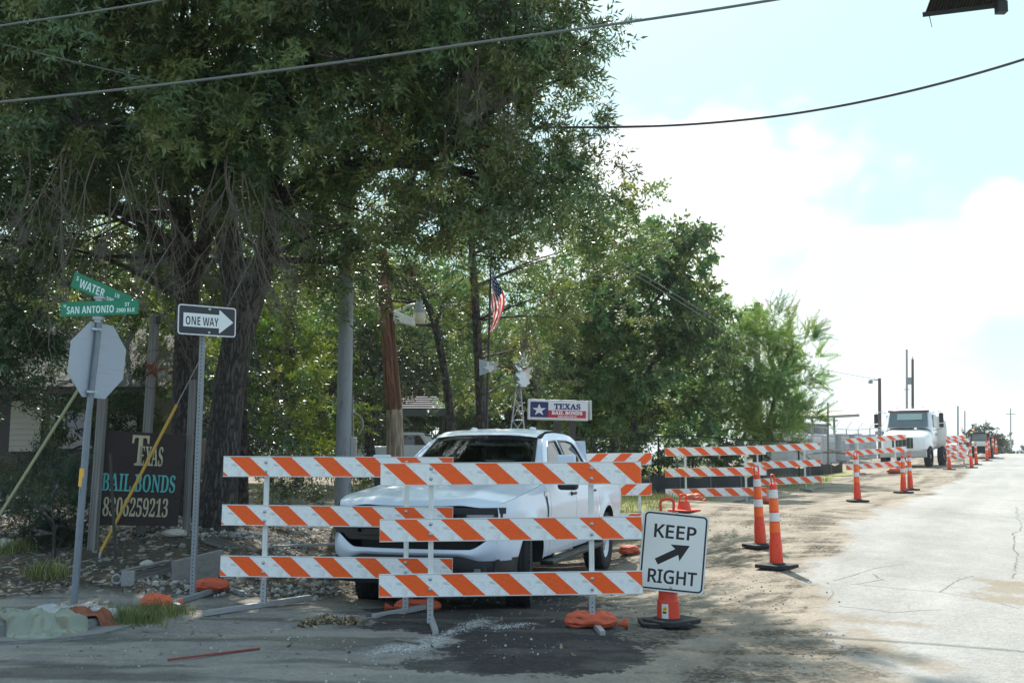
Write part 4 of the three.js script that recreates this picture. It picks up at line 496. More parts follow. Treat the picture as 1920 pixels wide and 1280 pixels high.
// striped print of the rails, wrapped by uv in metres
const stripeTex = canvasTex(512, 256, (g, w, h) => { g.fillStyle = '#f1f1f0'; g.fillRect(0, 0, w, h); g.fillStyle = '#ff5c0c'; g.beginPath(); g.moveTo(0, 0); g.lineTo(w * 0.48, 0); g.lineTo(w * 0.98, h); g.lineTo(w * 0.5, h); g.fill();
  for (let i = 0; i < 500; i++) { g.fillStyle = `rgba(${hash(i, 5, 1) > 0.5 ? '255,255,255' : '70,60,50'},${0.035 + 0.05 * hash(i, 1, 1)})`; g.fillRect(hash(i, 2, 1) * w, hash(i, 3, 1) * h, 3 + hash(i, 4, 1) * 130, 1 + 2 * hash(i, 6, 1)); }
  for (let i = 0; i < 40; i++) { g.fillStyle = `rgba(95,80,65,${0.03 + 0.07 * hash(i, 21, 1)})`; g.beginPath(); g.ellipse(hash(i, 18, 1) * w, hash(i, 19, 1) * h, 8 + hash(i, 17, 1) * 46, 3 + hash(i, 16, 1) * 14, hash(i, 15, 1) * 3, 0, 7); g.fill(); }
  for (let i = 0; i < 22; i++) { g.fillStyle = 'rgba(60,50,45,0.5)'; g.beginPath(); g.arc(hash(i, 8, 1) * w, hash(i, 9, 1) * h, 1 + hash(i, 7, 1) * 2, 0, 7); g.fill(); } });
stripeTex.wrapS = stripeTex.wrapT = THREE.RepeatWrapping;
const stripeMat = std([1, 1, 1], 0.45, 0, { map: stripeTex });
const railPlastic = phys([0.72, 0.73, 0.74], { roughness: 0.5, map: wearMap });
function railInto(parent, w, h, y, x0, phase, flip, z, bow = 0, droop = 0) {
  const body = new MB(); body.box(w, h, 0.022, x0, y, z - 0.002, 0, 0, droop, 0.004).box(w, 0.008, 0.03, x0, y + h / 2 - 0.003, z, 0, 0, droop, 0.002).box(w, 0.008, 0.03, x0, y - h / 2 + 0.003, z, 0, 0, droop, 0.002);
  const rl = body.build('rail', railPlastic, parent);
  const f = new THREE.PlaneGeometry(w - 0.006, h - 0.016), uv = f.attributes.uv, ps = f.attributes.position; for (let i = 0; i < uv.count; i++) { const X = ps.getX(i); uv.setXY(i, ((flip ? -X : X) + phase) / 0.41, uv.getY(i)); }
  f.applyMatrix4(X4(x0, y, z + 0.0105, 0, 0, droop)); new MB().add(f).build('striped_sheeting', stripeMat, rl); return rl;
}
function barricade(label, pos, turn, o) {
  const s = thing('barricade', label, 'barricade', pos, turn, 'orange and white striped road barricades'), W = o.w || 2.33, H = o.h || 0.2;
  o.rails.forEach((r, i) => { const rl = railInto(s, r.w || W, H, r.y, r.x || 0, r.ph || 0, o.flip, 0.045, 0, r.tilt || 0); if (o.bolts !== false) for (const px of o.posts) for (const by of [-0.045, 0.045]) new MB().lathe([[0, 0.010], [0.012, 0.008], [0.017, 0.002], [0.017, 0]], 10, X4(px, r.y + by, 0.057, Math.PI / 2)).build('bolt', boltMat, rl); });
  o.posts.forEach((px, i) => { const g = o.ground ? o.ground[i] : 0; new MB().box(0.045, o.top - g - 0.26, 0.045, px, (o.top + g + 0.26) / 2, 0.008, 0, 0, 0, 0.004).build('post', whitePaint, s); perfPost(s, 'sleeve', V(px, g + 0.03, 0.008), V(px, g + 0.27, 0.008), 0.054, galv, o.far ? 0 : 1.5);
    const k = o.skids[i]; new MB().rect(V(px + k[0], g + k[1] + 0.028, k[2]), V(px + k[3], g + k[4] + 0.028, k[5]), 0.05, 0.05, V(0, 1, 0), 0.004).build('skid', galv, s); });
  return s;
}
{
  // nearest barricade, right of the pair
  const yA = 0.02, dA = 9.17, pA = V(at(958, 1000, dA).x, yA, -dA);
  const px = x => at(x, 1000, dA).x - pA.x; const Y = y => at(960, y, dA).y - yA;
  const gl = V(px(808), 0, 0), g1 = G(pA.x + px(808), -dA) - yA, g2 = G(pA.x + px(1109), -dA) - yA;
  barricade('nearest barricade, in front of the pickup, ending beside the keep right sign', pA, 0.012, { top: Y(866), rails: [{ y: Y(887.5), ph: 1.165 - 0.02, tilt: 0.006 }, { y: Y(991), ph: 1.165 - 0.13, tilt: 0.01 }, { y: Y(1093.5), ph: 1.165 - 0.13, tilt: 0.012 }], posts: [px(808), px(1109)], ground: [g1, g2], skids: [[-0.03, 0.0, -0.42, 0.07, -0.02, 0.36], [0, 0, -0.35, 0.06, -0.02, 0.34]] });
  const dB = 10.05, xB = at(633, 1000, dB).x, pB = V(xB, 0.08, -dB), Yb = y => at(960, y, dB).y - 0.08, pxb = x => at(x, 1000, dB).x - xB;
  barricade('long barricade on the left, partly behind the nearest one', pB, -0.012, { w: 2.26, top: Yb(857), rails: [{ y: Yb(875), ph: 1.13 - 0.08 + 0.02, tilt: -0.004 }, { y: Yb(967), ph: 1.13 - 0.12 + 0.08, tilt: -0.011 }, { y: Yb(1062.5), ph: 1.13 - 0.08, tilt: -0.01 }], posts: [pxb(497), pxb(762)], ground: [G(xB + pxb(497), -dB) - 0.08, G(xB + pxb(762), -dB) - 0.08], skids: [[-0.40, 0, 0.55, 0.35, 0, -0.5], [-0.26, 0, 0.36, 0.16, 0, -0.25]] });
  const more = (label, pxc, d, tops, posts, o) => { const x = at(pxc, 900, d).x, g = G(x, -d), y = v => at(960, v, d).y - g; const bx = v => at(v, 900, d).x - x; return barricade(label, V(x, g, -d), o.turn || 0, { top: y(tops[0]), flip: o.flip, far: true, bolts: false, w: o.w, rails: tops.map((t, i) => ({ y: y(t) - 0.1, ph: (o.ph || 0) + i * 0.07, tilt: o.tilt || 0 })), posts: posts.map(bx), ground: posts.map(p => G(x + bx(p), -d) - g), skids: posts.map(() => [0.0, 0, -0.5, 0.05, 0, 0.5]) }); };
  more('barricade behind the pickup bed with its stripes slanting the other way', 1090, 17.2, [850, 907, 963], [1000, 1199], { flip: true, ph: 0.05, w: 2.36, tilt: 0.01 });
  more('barricade with tall rails on the grass, left of the pair behind the keep right sign', 1342, 24, [837.5, 876.5, 914.5], [1286, 1399], { tilt: 0.02, w: 2.38, ph: 0.1 });
  more('barricade overlapped by its left neighbour behind the two leaning orange posts', 1468, 30, [833, 864, 895], [1421, 1511], { tilt: 0.045, w: 2.28, ph: 0.2, turn: 0.05 });
  more('barricade standing in front of the white heavy truck', 1645, 38.8, [818, 841, 867], [1610, 1683], { tilt: 0.075, w: 2.44, ph: 0.0, turn: 0.1 });
  more('farthest barricade, beyond the rear wheels of the white heavy truck', 1788, 57, [817, 834, 848], [1775, 1801], { tilt: 0.05, w: 1.6, ph: 0.0 });
  more('small barricade just in front of the farthest one beyond the white heavy truck', 1794, 52, [823, 839, 853], [1776, 1810], { tilt: 0.06, w: 1.5, ph: 0.15 });
}
const coneOrange = phys([0.80, 0.062, 0.022], { roughness: 0.5, map: wearMap }), coneWhite = std([0.70, 0.70, 0.70], 0.4, 0, { map: wearMap }), coneBright = std([0.88, 0.13, 0.012], 0.35);
function cone(label, pos, turn, k = 1, lean = [0, 0], group = 'tall orange channelizer posts along the road') {
  const s = thing('channelizer_cone', label, 'traffic cone', pos, turn, group), H = 1.08 * k; const R = y => lerp(0.078, 0.047, clamp((y / k - 0.06) / 0.95)) * (y / k < 0.34 ? 1.08 : 1);
  const L = M4().makeRotationFromEuler(new THREE.Euler(lean[0], 0, lean[1])); const lathe = (ys, off = 0) => new MB().lathe(ys.map(y => [R(y) + off, y]), 20, L);
  const Y = [0.05, 0.10, 0.3, 0.338, 0.342, 0.5, 0.7, 0.9, 1.0].map(v => v * k); const body = new MB(); body.lathe([...Y.map(y => [R(y), y]), [0.045, 1.03 * k], [0.03, 1.04 * k], [0, 1.04 * k]], 20, L); body.build('cone_body', coneOrange, s);
  lathe([0.70, 0.85].map(v => v * k), 0.0025).build('bright_band', coneBright, s); lathe([0.86, 0.965].map(v => v * k), 0.003).build('white_band', coneWhite, s); lathe([0.575, 0.68].map(v => v * k), 0.003).build('white_band', coneWhite, s); lathe([0.44, 0.56].map(v => v * k), 0.002).build('bright_band', coneBright, s);
  new MB().add(new THREE.TubeGeometry(new THREE.CatmullRomCurve3([V(-0.03, 1.02 * k, 0), V(-0.034, 1.08 * k, 0), V(-0.026, 1.145 * k, 0), V(0.026, 1.145 * k, 0), V(0.034, 1.08 * k, 0), V(0.03, 1.02 * k, 0)]), 16, 0.011, 6), L).build('handle', coneOrange, s);
  new MB().ext(rrect(0.4, 0.4, 0.05, 2), 0.035, X4(0, 0.005, 0, -Math.PI / 2), null, 0.006).lathe([[0.12, 0.04], [0.11, 0.06], [0.08, 0.062]], 8, X4(0, 0, 0)).build('rubber_base', rubber, s);
  return s;
}
{
  const C = (label, px, d, t, k, lean) => cone(label, gp(px, d), t, k, lean);
  C('leaning orange channelizer post in front of the overlapping barricades, left of its twin', 1427, 14.5, 0.35, 0.99, [0.02, 0.05]);
  C('nearest orange channelizer post, right of its twin, on a scuffed rubber base', 1457, 12.7, 0.75, 0.99, [0, 0.035]);
  C('orange channelizer post standing alone left of the white truck barricade', 1609, 23.4, 0.1, 0.99, [0, 0.012]);
  C('orange channelizer post left of the pair beside the white heavy truck', 1695, 28, 0.3, 0.98, [0, -0.02]);
  C('orange channelizer post right of the pair beside the white heavy truck', 1708, 30, 0.3, 0.98);
  C('orange channelizer post in front of the farthest barricades', 1781, 44, 0.2, 0.99);
  C('orange channelizer post left of the black cab machine on the crest', 1823, 47, 0.2, 1, [0, 0.03]);
  C('orange channelizer post directly in front of the black cab machine', 1832, 51, 0.2, 1);
  C('orange channelizer post right of the black cab machine, left one of two', 1852, 55, 0.2, 1);
  C('orange channelizer post right of the black cab machine, right one of two', 1856.5, 57, 0.2, 1);
  C('small far orange channelizer post on the crest, nearer one', 1864, 61, 0.2, 0.95);
  C('small far orange channelizer post on the crest, farthest one', 1870, 66, 0.2, 0.95);
  // a squat cone lying behind the keep right sign
  const p = hit(1283, 957); const s = thing('tipped_cone', 'orange cone with a loop handle half hidden behind the keep right sign', 'traffic cone', p, 0.3);
  new MB().lathe([[0.13, 0.02], [0.11, 0.1], [0.095, 0.16]], 16).build('cone_body', coneOrange, s); new MB().box(0.42, 0.03, 0.42, 0, 0.01, 0, 0, 0.4, 0, 0.01).build('cone_base', coneOrange, s); new MB().tube([V(-0.08, 0.15, 0), V(-0.075, 0.27, 0), V(-0.02, 0.285, 0), V(0.04, 0.28, 0), V(0.045, 0.15, 0)], 0.016).build('handle', coneOrange, s);
}
{ // keep right sign bolted to a cone
  const d = 9.5, b = gp(1254, d), s = thing('keep_right_sign', 'tilted white keep right sign with black arrow fixed to an orange cone', 'traffic sign', b), P = (x, y, dd = d - 0.14) => inv(s, at(x, y, dd));
  new MB().lathe([[0.105, 0.05], [0.10, 0.22], [0.104, 0.222], [0.088, 0.25], [0.082, 0.45], [0.055, 1.0], [0.04, 1.03], [0, 1.03]], 22).build('cone_body', coneOrange, s);
  new MB().tube([V(-0.05, 1.0, 0), V(-0.055, 1.12, 0), V(-0.03, 1.145, 0), V(0.05, 1.145, 0), V(0.065, 1.12, 0), V(0.06, 1.0, 0)], 0.014).build('handle', coneOrange, s);
  const lab = new MB().surf(8, 1, (u, v) => { const a = -0.75 + u * 0.6; return V(Math.sin(a) * 0.1045, 0.08 + v * 0.13, Math.cos(a) * 0.1045); }).build('sticker', std([1, 1, 1], 0.5, 0, { map: canvasTex(128, 160, (g) => { g.fillStyle = '#dcdcd6'; g.fillRect(0, 0, 128, 160); g.fillStyle = '#222'; g.fillRect(18, 84, 74, 22); g.fillStyle = '#c9c21c'; g.beginPath(); g.ellipse(62, 60, 40, 26, -0.3, 0, 7); g.fill(); g.fillStyle = '#333'; g.fillRect(40, 50, 46, 8); }) }), s);
  const bp = new MB(); for (const [a, e] of [[0, 0.0], [0.78, 0.0]]) bp.ext(rrect(0.44, 0.37, 0.06, 2), 0.03, X4(a ? 0.03 : -0.04, 0.012 + e + (a ? 0.02 : 0), 0, -Math.PI / 2, 0, a * 0.9), null, 0.006); bp.lathe([[0.14, 0.05], [0.13, 0.075], [0.1, 0.08]], 8); bp.build('rubber_base', rubber, s);
  const q = plane(P(1208, 955), P(1330.5, 967.5), P(1197.5, 1103.5));
  const face = std([1, 1, 1], 0.45, 0, { map: canvasTex(768, 960, (g, w, h) => { g.fillStyle = '#dfdfdc'; g.fillRect(0, 0, w, h); g.strokeStyle = '#17181a'; g.lineWidth = 20; g.beginPath(); g.roundRect(26, 26, w - 52, h - 52, 46); g.stroke(); g.fillStyle = '#17181a'; const tx = (t, x, y, ww, px) => { g.save(); g.font = `${px}px sans-serif`; g.translate(x, y); const k = ww / g.measureText(t).width; g.scale(k, 1); g.lineWidth = 9; g.strokeStyle = '#17181a'; g.strokeText(t, 0, 0); g.fillText(t, 0, 0); g.restore(); }; tx('KEEP', 120, 315, 520, 218); tx('RIGHT', 90, 860, 585, 218);
    g.save(); g.translate(375, 500); g.rotate(-0.545); g.beginPath(); g.moveTo(-215, -40); g.lineTo(52, -40); g.lineTo(30, -112); g.lineTo(225, 0); g.lineTo(30, 112); g.lineTo(52, 40); g.lineTo(-215, 40); g.fill(); g.restore();
    for (let i = 0; i < 60; i++) { g.fillStyle = `rgba(80,75,70,${0.04 + 0.08 * hash(i, 4, 9)})`; g.fillRect(hash(i, 1, 9) * w, hash(i, 2, 9) * h, 2 + hash(i, 3, 9) * 16, 1.5); } }) });
  const pl = board(s, 'sign_panel', q.w, q.h, 0.038, face, alu); pl.applyMatrix4(q.m); for (const yy of [-0.318, 0.352]) new MB().lathe([[0, 0.01], [0.01, 0.008], [0.014, 0.002]], 10, X4(0, yy, 0.006, Math.PI / 2)).build('bolt', boltMat, pl);
  new MB().rect(inv(s, at(1268, 1030, d - 0.02)), inv(s, at(1263, 1100, d - 0.02)), 0.04, 0.12).build('mount_bracket', galvDull, s);
}
// sandbags
const bagTex = dataTex(256, 256, (u, v) => { const w = 0.86 + 0.14 * (Math.sin(u * 380) * Math.sin(v * 380)); const n = (0.75 + 0.5 * fbm(u * 6, v * 6, 4, 66)) * (1 - 0.45 * sst(0.6, 0.75, fbm(u * 11 + 5, v * 11, 4, 67))); return [0.66 * w * n, 0.115 * w * n, 0.045 * w * n]; });
const bagMat = phys([1, 1, 1], { map: bagTex, bumpMap: wearMap, bumpScale: 0.008, roughness: 0.65, sheen: 0.3 });
function bagGeo(len, r, seed, waist = 0, sag = 0) { const g = new THREE.SphereGeometry(1, 72, 48), p = g.attributes.position; for (let i = 0; i < p.count; i++) { let x = p.getX(i), y = p.getY(i), z = p.getZ(i); const sx = Math.sign(x) * Math.pow(Math.abs(x), 0.8); const rr = Math.sqrt(Math.max(0, 1 - Math.pow(Math.abs(sx), 3.2))); const l = Math.hypot(y, z) || 1; const rg = Math.abs(fbm(x * 5 + seed * 3, Math.atan2(z, y) * 2.2, 4, seed + 40) - 0.5) * 2; const n = 1 + (fbm(x * 3 + seed, Math.atan2(z, y) * 1.4 + seed, 4, seed) - 0.5) * 0.5 - 0.07 * Math.pow(1 - rg, 4) + Math.sin(Math.atan2(z, y) * 9 + seed) * 0.05 * Math.abs(sx); const w = 1 - waist * Math.exp(-x * x * 22); y = y / l * rr * n * w; z = z / l * rr * n * w; p.setXYZ(i, sx * len / 2, Math.max(y * r * (y < 0 ? 0.75 : 1), -r * 0.62) + r * 0.62 - sag * Math.abs(sx), z * r * 1.15); } g.computeVertexNormals(); return g; }
function sandbag(label, pos, turn, len, r, seed, waist = 0, tie = 1, sag = 0) { const s = thing('sandbag', label, 'sandbag', pos, turn, 'orange sandbags weighing down the signs and barricades'); new MB().add(bagGeo(len, r, seed, waist, sag)).build('bag', bagMat, s); if (tie) { const b = new MB(), R = rng(seed); b.lathe([[0.012, 0], [0.02, 0.03], [0.045, 0.075], [0.05, 0.09]], 9, X4(tie * len * 0.5, r * 0.35, 0, 0, 0, -tie * 1.5)); b.build('tied_neck', bagMat, s); } return s; }
{
  const H = (x, y) => { const p = hit(x, y); return p; };
  sandbag('crumpled orange sandbag on the left foot of the one way sign', H(292, 1140), 0.5, 0.30, 0.085, 3, 0, 1);
  sandbag('flat orange sandbag on the right foot of the one way sign', H(396, 1116).add(V(0, 0.03, 0)), 0.1, 0.36, 0.075, 4, 0, 0);
  sandbag('orange sandbag under the right foot of the long left barricade, near the truck tyre', H(783, 1144).add(V(0, 0.0, 0)), -0.05, 0.48, 0.075, 5, 0.12, -1);
  sandbag('full orange sandbag draped over the right foot of the nearest barricade', H(1108, 1177), -0.04, 0.47, 0.095, 6, 0.16, 1);
  sandbag('small orange sandbag lying behind the rear wheel of the pickup', gp(1180, 15.6), 0.1, 0.32, 0.09, 7, 0, 1);
  sandbag('far red orange sandbag at the foot of the barricade by the heavy truck', gp(1682, 38.4), 0.2, 0.8, 0.12, 8, 0, 0);
  sandbag('orange sandbag beside the cone handle behind the keep right sign', gp(1300, 22.5), 0.5, 0.5, 0.13, 9, 0, 1);
  sandbag('orange sandbag by the right foot of the barricade on the grass', gp(1437, 24.5), 0.4, 0.4, 0.12, 10, 0, 0);
}
{ // litter on the bank: cloth sacks, planks, blocks, rods
  const c = hit(60, 1190), s = thing('cloth_sack', 'pale green empty cloth sack draped over the kerb', 'sack', c);
  const cloth = std([0.27, 0.30, 0.245], 0.9, 0, { map: dataTex(256, 256, (u, v) => { const n = 0.75 + 0.4 * fbm(u * 8, v * 8, 4, 5); const d = sst(0.6, 0.75, fbm(u * 5 + 4, v * 5, 4, 9)) * 0.5; return [n * (1 - d * 0.4), n * (1 - d * 0.6), n * (1 - d * 0.75)]; }), bumpMap: bumpFine, bumpScale: 0.002 });
  const drape = (P0, w, l, seed, hgt) => new MB().surf(40, 34, (u, v) => { const a = (u - 0.5) * 2, b = (v - 0.5) * 2; const e = 1 + (fbm(Math.atan2(b, a) * 1.3 + seed, 2, 3, seed) - 0.5) * 0.5; const q = Math.sqrt(a * a + b * b) > 0 ? Math.max(Math.abs(a), Math.abs(b)) / Math.hypot(a, b) : 1; const x = P0.x + a * q * w * e * 1.15, z = P0.z + b * q * l * e * 1.15; const f = fbm(u * 4 + seed, v * 4, 3, seed), ridge = Math.abs(fbm(u * 6 + seed * 2, v * 3.5, 3, seed + 5) - 0.5) * 2; const edge = 1 - Math.pow(Math.max(Math.abs(a), Math.abs(b)), 6); const gz = kerbTop(x, z); return V(x, gz + 0.014 + (f * 0.03 + Math.pow(1 - ridge, 5) * 0.05 + (fbm(u * 16 + seed, v * 16, 3, seed) - 0.5) * 0.02) * edge, z).sub(c); });
  drape(V(c.x + 0.08, 0, c.z - 0.06), 0.27, 0.27, 3, 0.155).build('sack_sheet', cloth, s);
  const c2 = drape(V(c.x + 0.1, 0, c.z - 0.46), 0.36, 0.17, 8, 0.16); const s2 = thing('cloth_sack', 'grey white crumpled sack lying behind the pale green one on the kerb', 'sack', c); c2.build('sack_sheet', std([0.40, 0.41, 0.41], 0.9, 0, { map: cloth.map }), s2);
  const c3 = drape(V(c.x + 0.28, 0, c.z - 0.32), 0.24, 0.10, 14, 0.15); const s3 = thing('orange_cloth', 'faded orange cloth tucked under the sacks by the stop sign foot', 'cloth', c); c3.build('cloth_sheet', std([0.25, 0.09, 0.05], 0.9, 0, { map: cloth.map }), s3);
  const c4 = drape(V(c.x - 0.42, 0, c.z - 0.24), 0.22, 0.2, 19, 0.17); const s4 = thing('cloth_sack', 'pale green sack at the left edge of the picture on the kerb', 'sack', c); c4.build('sack_sheet', cloth, s4);
  const lay = (name, label, cat, a, b, w, t, mat, up = 0.02, pn = 'board') => { const A = hit(...a), B = hit(...b); A.y += up; B.y += up; const o = thing(name, label, cat, A); new MB().rect(V(0, 0, 0), B.clone().sub(A), w, t, V(0, 1, 0), Math.min(0.004, t / 3)).build(pn, mat, o); return o; };
  lay('rebar_rod', 'thin rusty red rod lying on the grey street', 'rod', [313, 1238], [487, 1219], 0.016, 0.016, std([0.26, 0.06, 0.045], 0.8, 0.1), 0.012, 'rod');
  { const A = hit(386, 1016), B = hit(476, 1040); const o = thing('board', 'whitish weathered board lying across the bank left of the barricade', 'board', A); A.y += 0.06; new MB().rect(V(0, 0.05, 0), B.clone().sub(A).add(V(0, 0.05, 0)), 0.17, 0.02, V(0, 1, 0.5), 0.004).build('plank', std([0.40, 0.40, 0.40], 0.8, 0, { map: greyWood.map }), o); }
  lay('pipe', 'long grey pipe lying on the bank behind the left barricade', 'pipe', [505, 1032], [690, 1022], 0.035, 0.035, galvDull, 0.04, 'pipe');
  lay('wood_scrap', 'small flat scrap of wood beside the nearest barricade foot', 'wood', [742, 1202], [785, 1208], 0.05, 0.015, greyWood, 0.01, 'scrap');
  { const A = hit(228, 1098), B = hit(318, 1078), o = thing('wooden_trough', 'low grey wooden box frame lying on the bank beside the one way sign', 'box', A); const u = B.clone().sub(A); new MB().rect(V(0, 0.14, 0.0), u.clone().add(V(0, 0.15, 0)), 0.09, 0.03, V(0, 1, 0), 0.004).rect(V(0.05, 0.06, -0.04), u.clone().add(V(0, 0.07, -0.04)), 0.03, 0.10, V(0, 1, 0), 0.004).build('side_board', greyWood, o); new MB().box(0.13, 0.16, 0.05, 0.07, 0.07, 0.03, 0, 0.2, 0, 0.005).build('end_block', std([0.3, 0.3, 0.3], 0.9, 0, { map: wearMap }), o); new MB().add(new THREE.TorusGeometry(0.045, 0.014, 8, 16), X4(-0.05, 0.06, 0.02)).build('iron_ring', galvDull, o); }
  { const A = hit(322, 1100), B = hit(414, 1078), o = thing('concrete_slab', 'grey concrete slab standing on edge behind the one way sign post', 'slab', A); const q = plane(V(0, 0.24, 0), B.clone().sub(A).add(V(0, 0.27, 0)), V(0, -0.05, 0)); new MB().add(new RoundedBoxGeometry(q.w, q.h, 0.06, 1, 0.01), q.m).build('slab', std([0.27, 0.26, 0.25], 0.95, 0, { map: wearMap, bumpMap: bumpFine, bumpScale: 0.006 }), o); }
  const rockMat = std([0.42, 0.40, 0.36], 0.95, 0, { map: wearMap }); [[328, 1010, 0.15, 'flat pale rock on the bank at the right foot of the wooden sign', 0.4], [275, 1062, 0.08, 'small rounded rock near the foot of the yellow guy wire', 0.7], [12, 1028, 0.1, 'pale rock under the sage shrub at left', 0.7]].forEach(([x, y, sz, l, sy], i) => { const p = hit(x, y), o = tag(new MB().add(rockGeo(31 + i, sy), X4(0, 0, 0, 0, i, 0, sz)).build('rock', rockMat), l, 'rock'); o.position.copy(p).add(V(0, sz * 0.25, 0)); });
}

// ---------------------------------------------------------------- white crew cab pickup
const skyTintedPaint = phys([0.66, 0.72, 0.83], { roughness: 0.42, clearcoat: 0.6, clearcoatRoughness: 0.08 });  // white paint with the blue of the reflected sky put into its base colour
const glassDark = phys([0.22, 0.27, 0.265], { transmission: 1, thickness: 0, roughness: 0.02, ior: 1.5 });
const trim = std([0.02, 0.02, 0.021], 0.6), lamp = phys([0.5, 0.52, 0.55], { transmission: 0.6, thickness: 0, roughness: 0.05 }), chrome = std([0.7, 0.71, 0.73], 0.18, 1), interior = std([0.035, 0.035, 0.037], 0.8);
const tyreMat = std([0.022, 0.022, 0.023], 0.85, 0, { map: wearMap });
const smooth = (T) => x => (interp(T, x - 0.03) + interp(T, x) + interp(T, x + 0.03)) / 3;
function wheel(parent, x, y, z, steer, out) { // out = +1 when the outer face looks to +z
  const w = new THREE.Group(); w.name = 'wheel'; w.position.set(x, y, z); w.rotation.y = steer; parent.add(w);
  const R = 0.40, H = 0.132; const prof = [[0.225, -H * 0.8], [0.25, -H * 0.98], [0.31, -H * 1.06], [0.355, -H * 1.0], [0.385, -H * 0.9], [R, -H * 0.72], [R, -H * 0.42], [R - 0.009, -H * 0.40], [R - 0.009, -H * 0.32], [R, -H * 0.30], [R, -H * 0.06], [R - 0.009, -H * 0.04], [R - 0.009, H * 0.04], [R, H * 0.06], [R, H * 0.3], [R - 0.009, H * 0.32], [R - 0.009, H * 0.40], [R, H * 0.42], [R, H * 0.72], [0.385, H * 0.9], [0.355, H], [0.31, H * 1.06], [0.25, H * 0.98], [0.225, H * 0.8]];
  const m = M4().makeRotationX(Math.PI / 2), t = new MB().lathe(prof, 56, m); const nb = 44; for (let i = 0; i < nb; i++) { const a = i / nb * Math.PI * 2; for (const s of [-1, 1]) t.box(0.022, 0.036, 0.05, Math.cos(a) * (R - 0.014), Math.sin(a) * (R - 0.014), s * H * 0.78, 0, 0, a); } t.build('tyre', tyreMat, w);
  const rm = new MB(), o = out; rm.lathe([[0.228, -0.1 * o], [0.215, -0.08 * o], [0.205, 0.0], [0.21, 0.08 * o], [0.232, 0.108 * o], [0.224, 0.112 * o], [0.2, 0.085 * o], [0.17, 0.055 * o], [0.12, 0.075 * o], [0.075, 0.085 * o], [0.07, 0.1 * o], [0, 0.102 * o]], 36, m); rm.build('rim', std([0.5, 0.51, 0.53], 0.35, 0.7), w);
  const hl = new MB(); for (let i = 0; i < 8; i++) { const a = i / 8 * 6.2832; hl.add(new THREE.CylinderGeometry(0.026, 0.026, 0.012, 10), M4().makeTranslation(Math.cos(a) * 0.165, Math.sin(a) * 0.165, 0.06 * o).multiply(m)); } hl.build('rim_opening', black, w);
  return w;
}
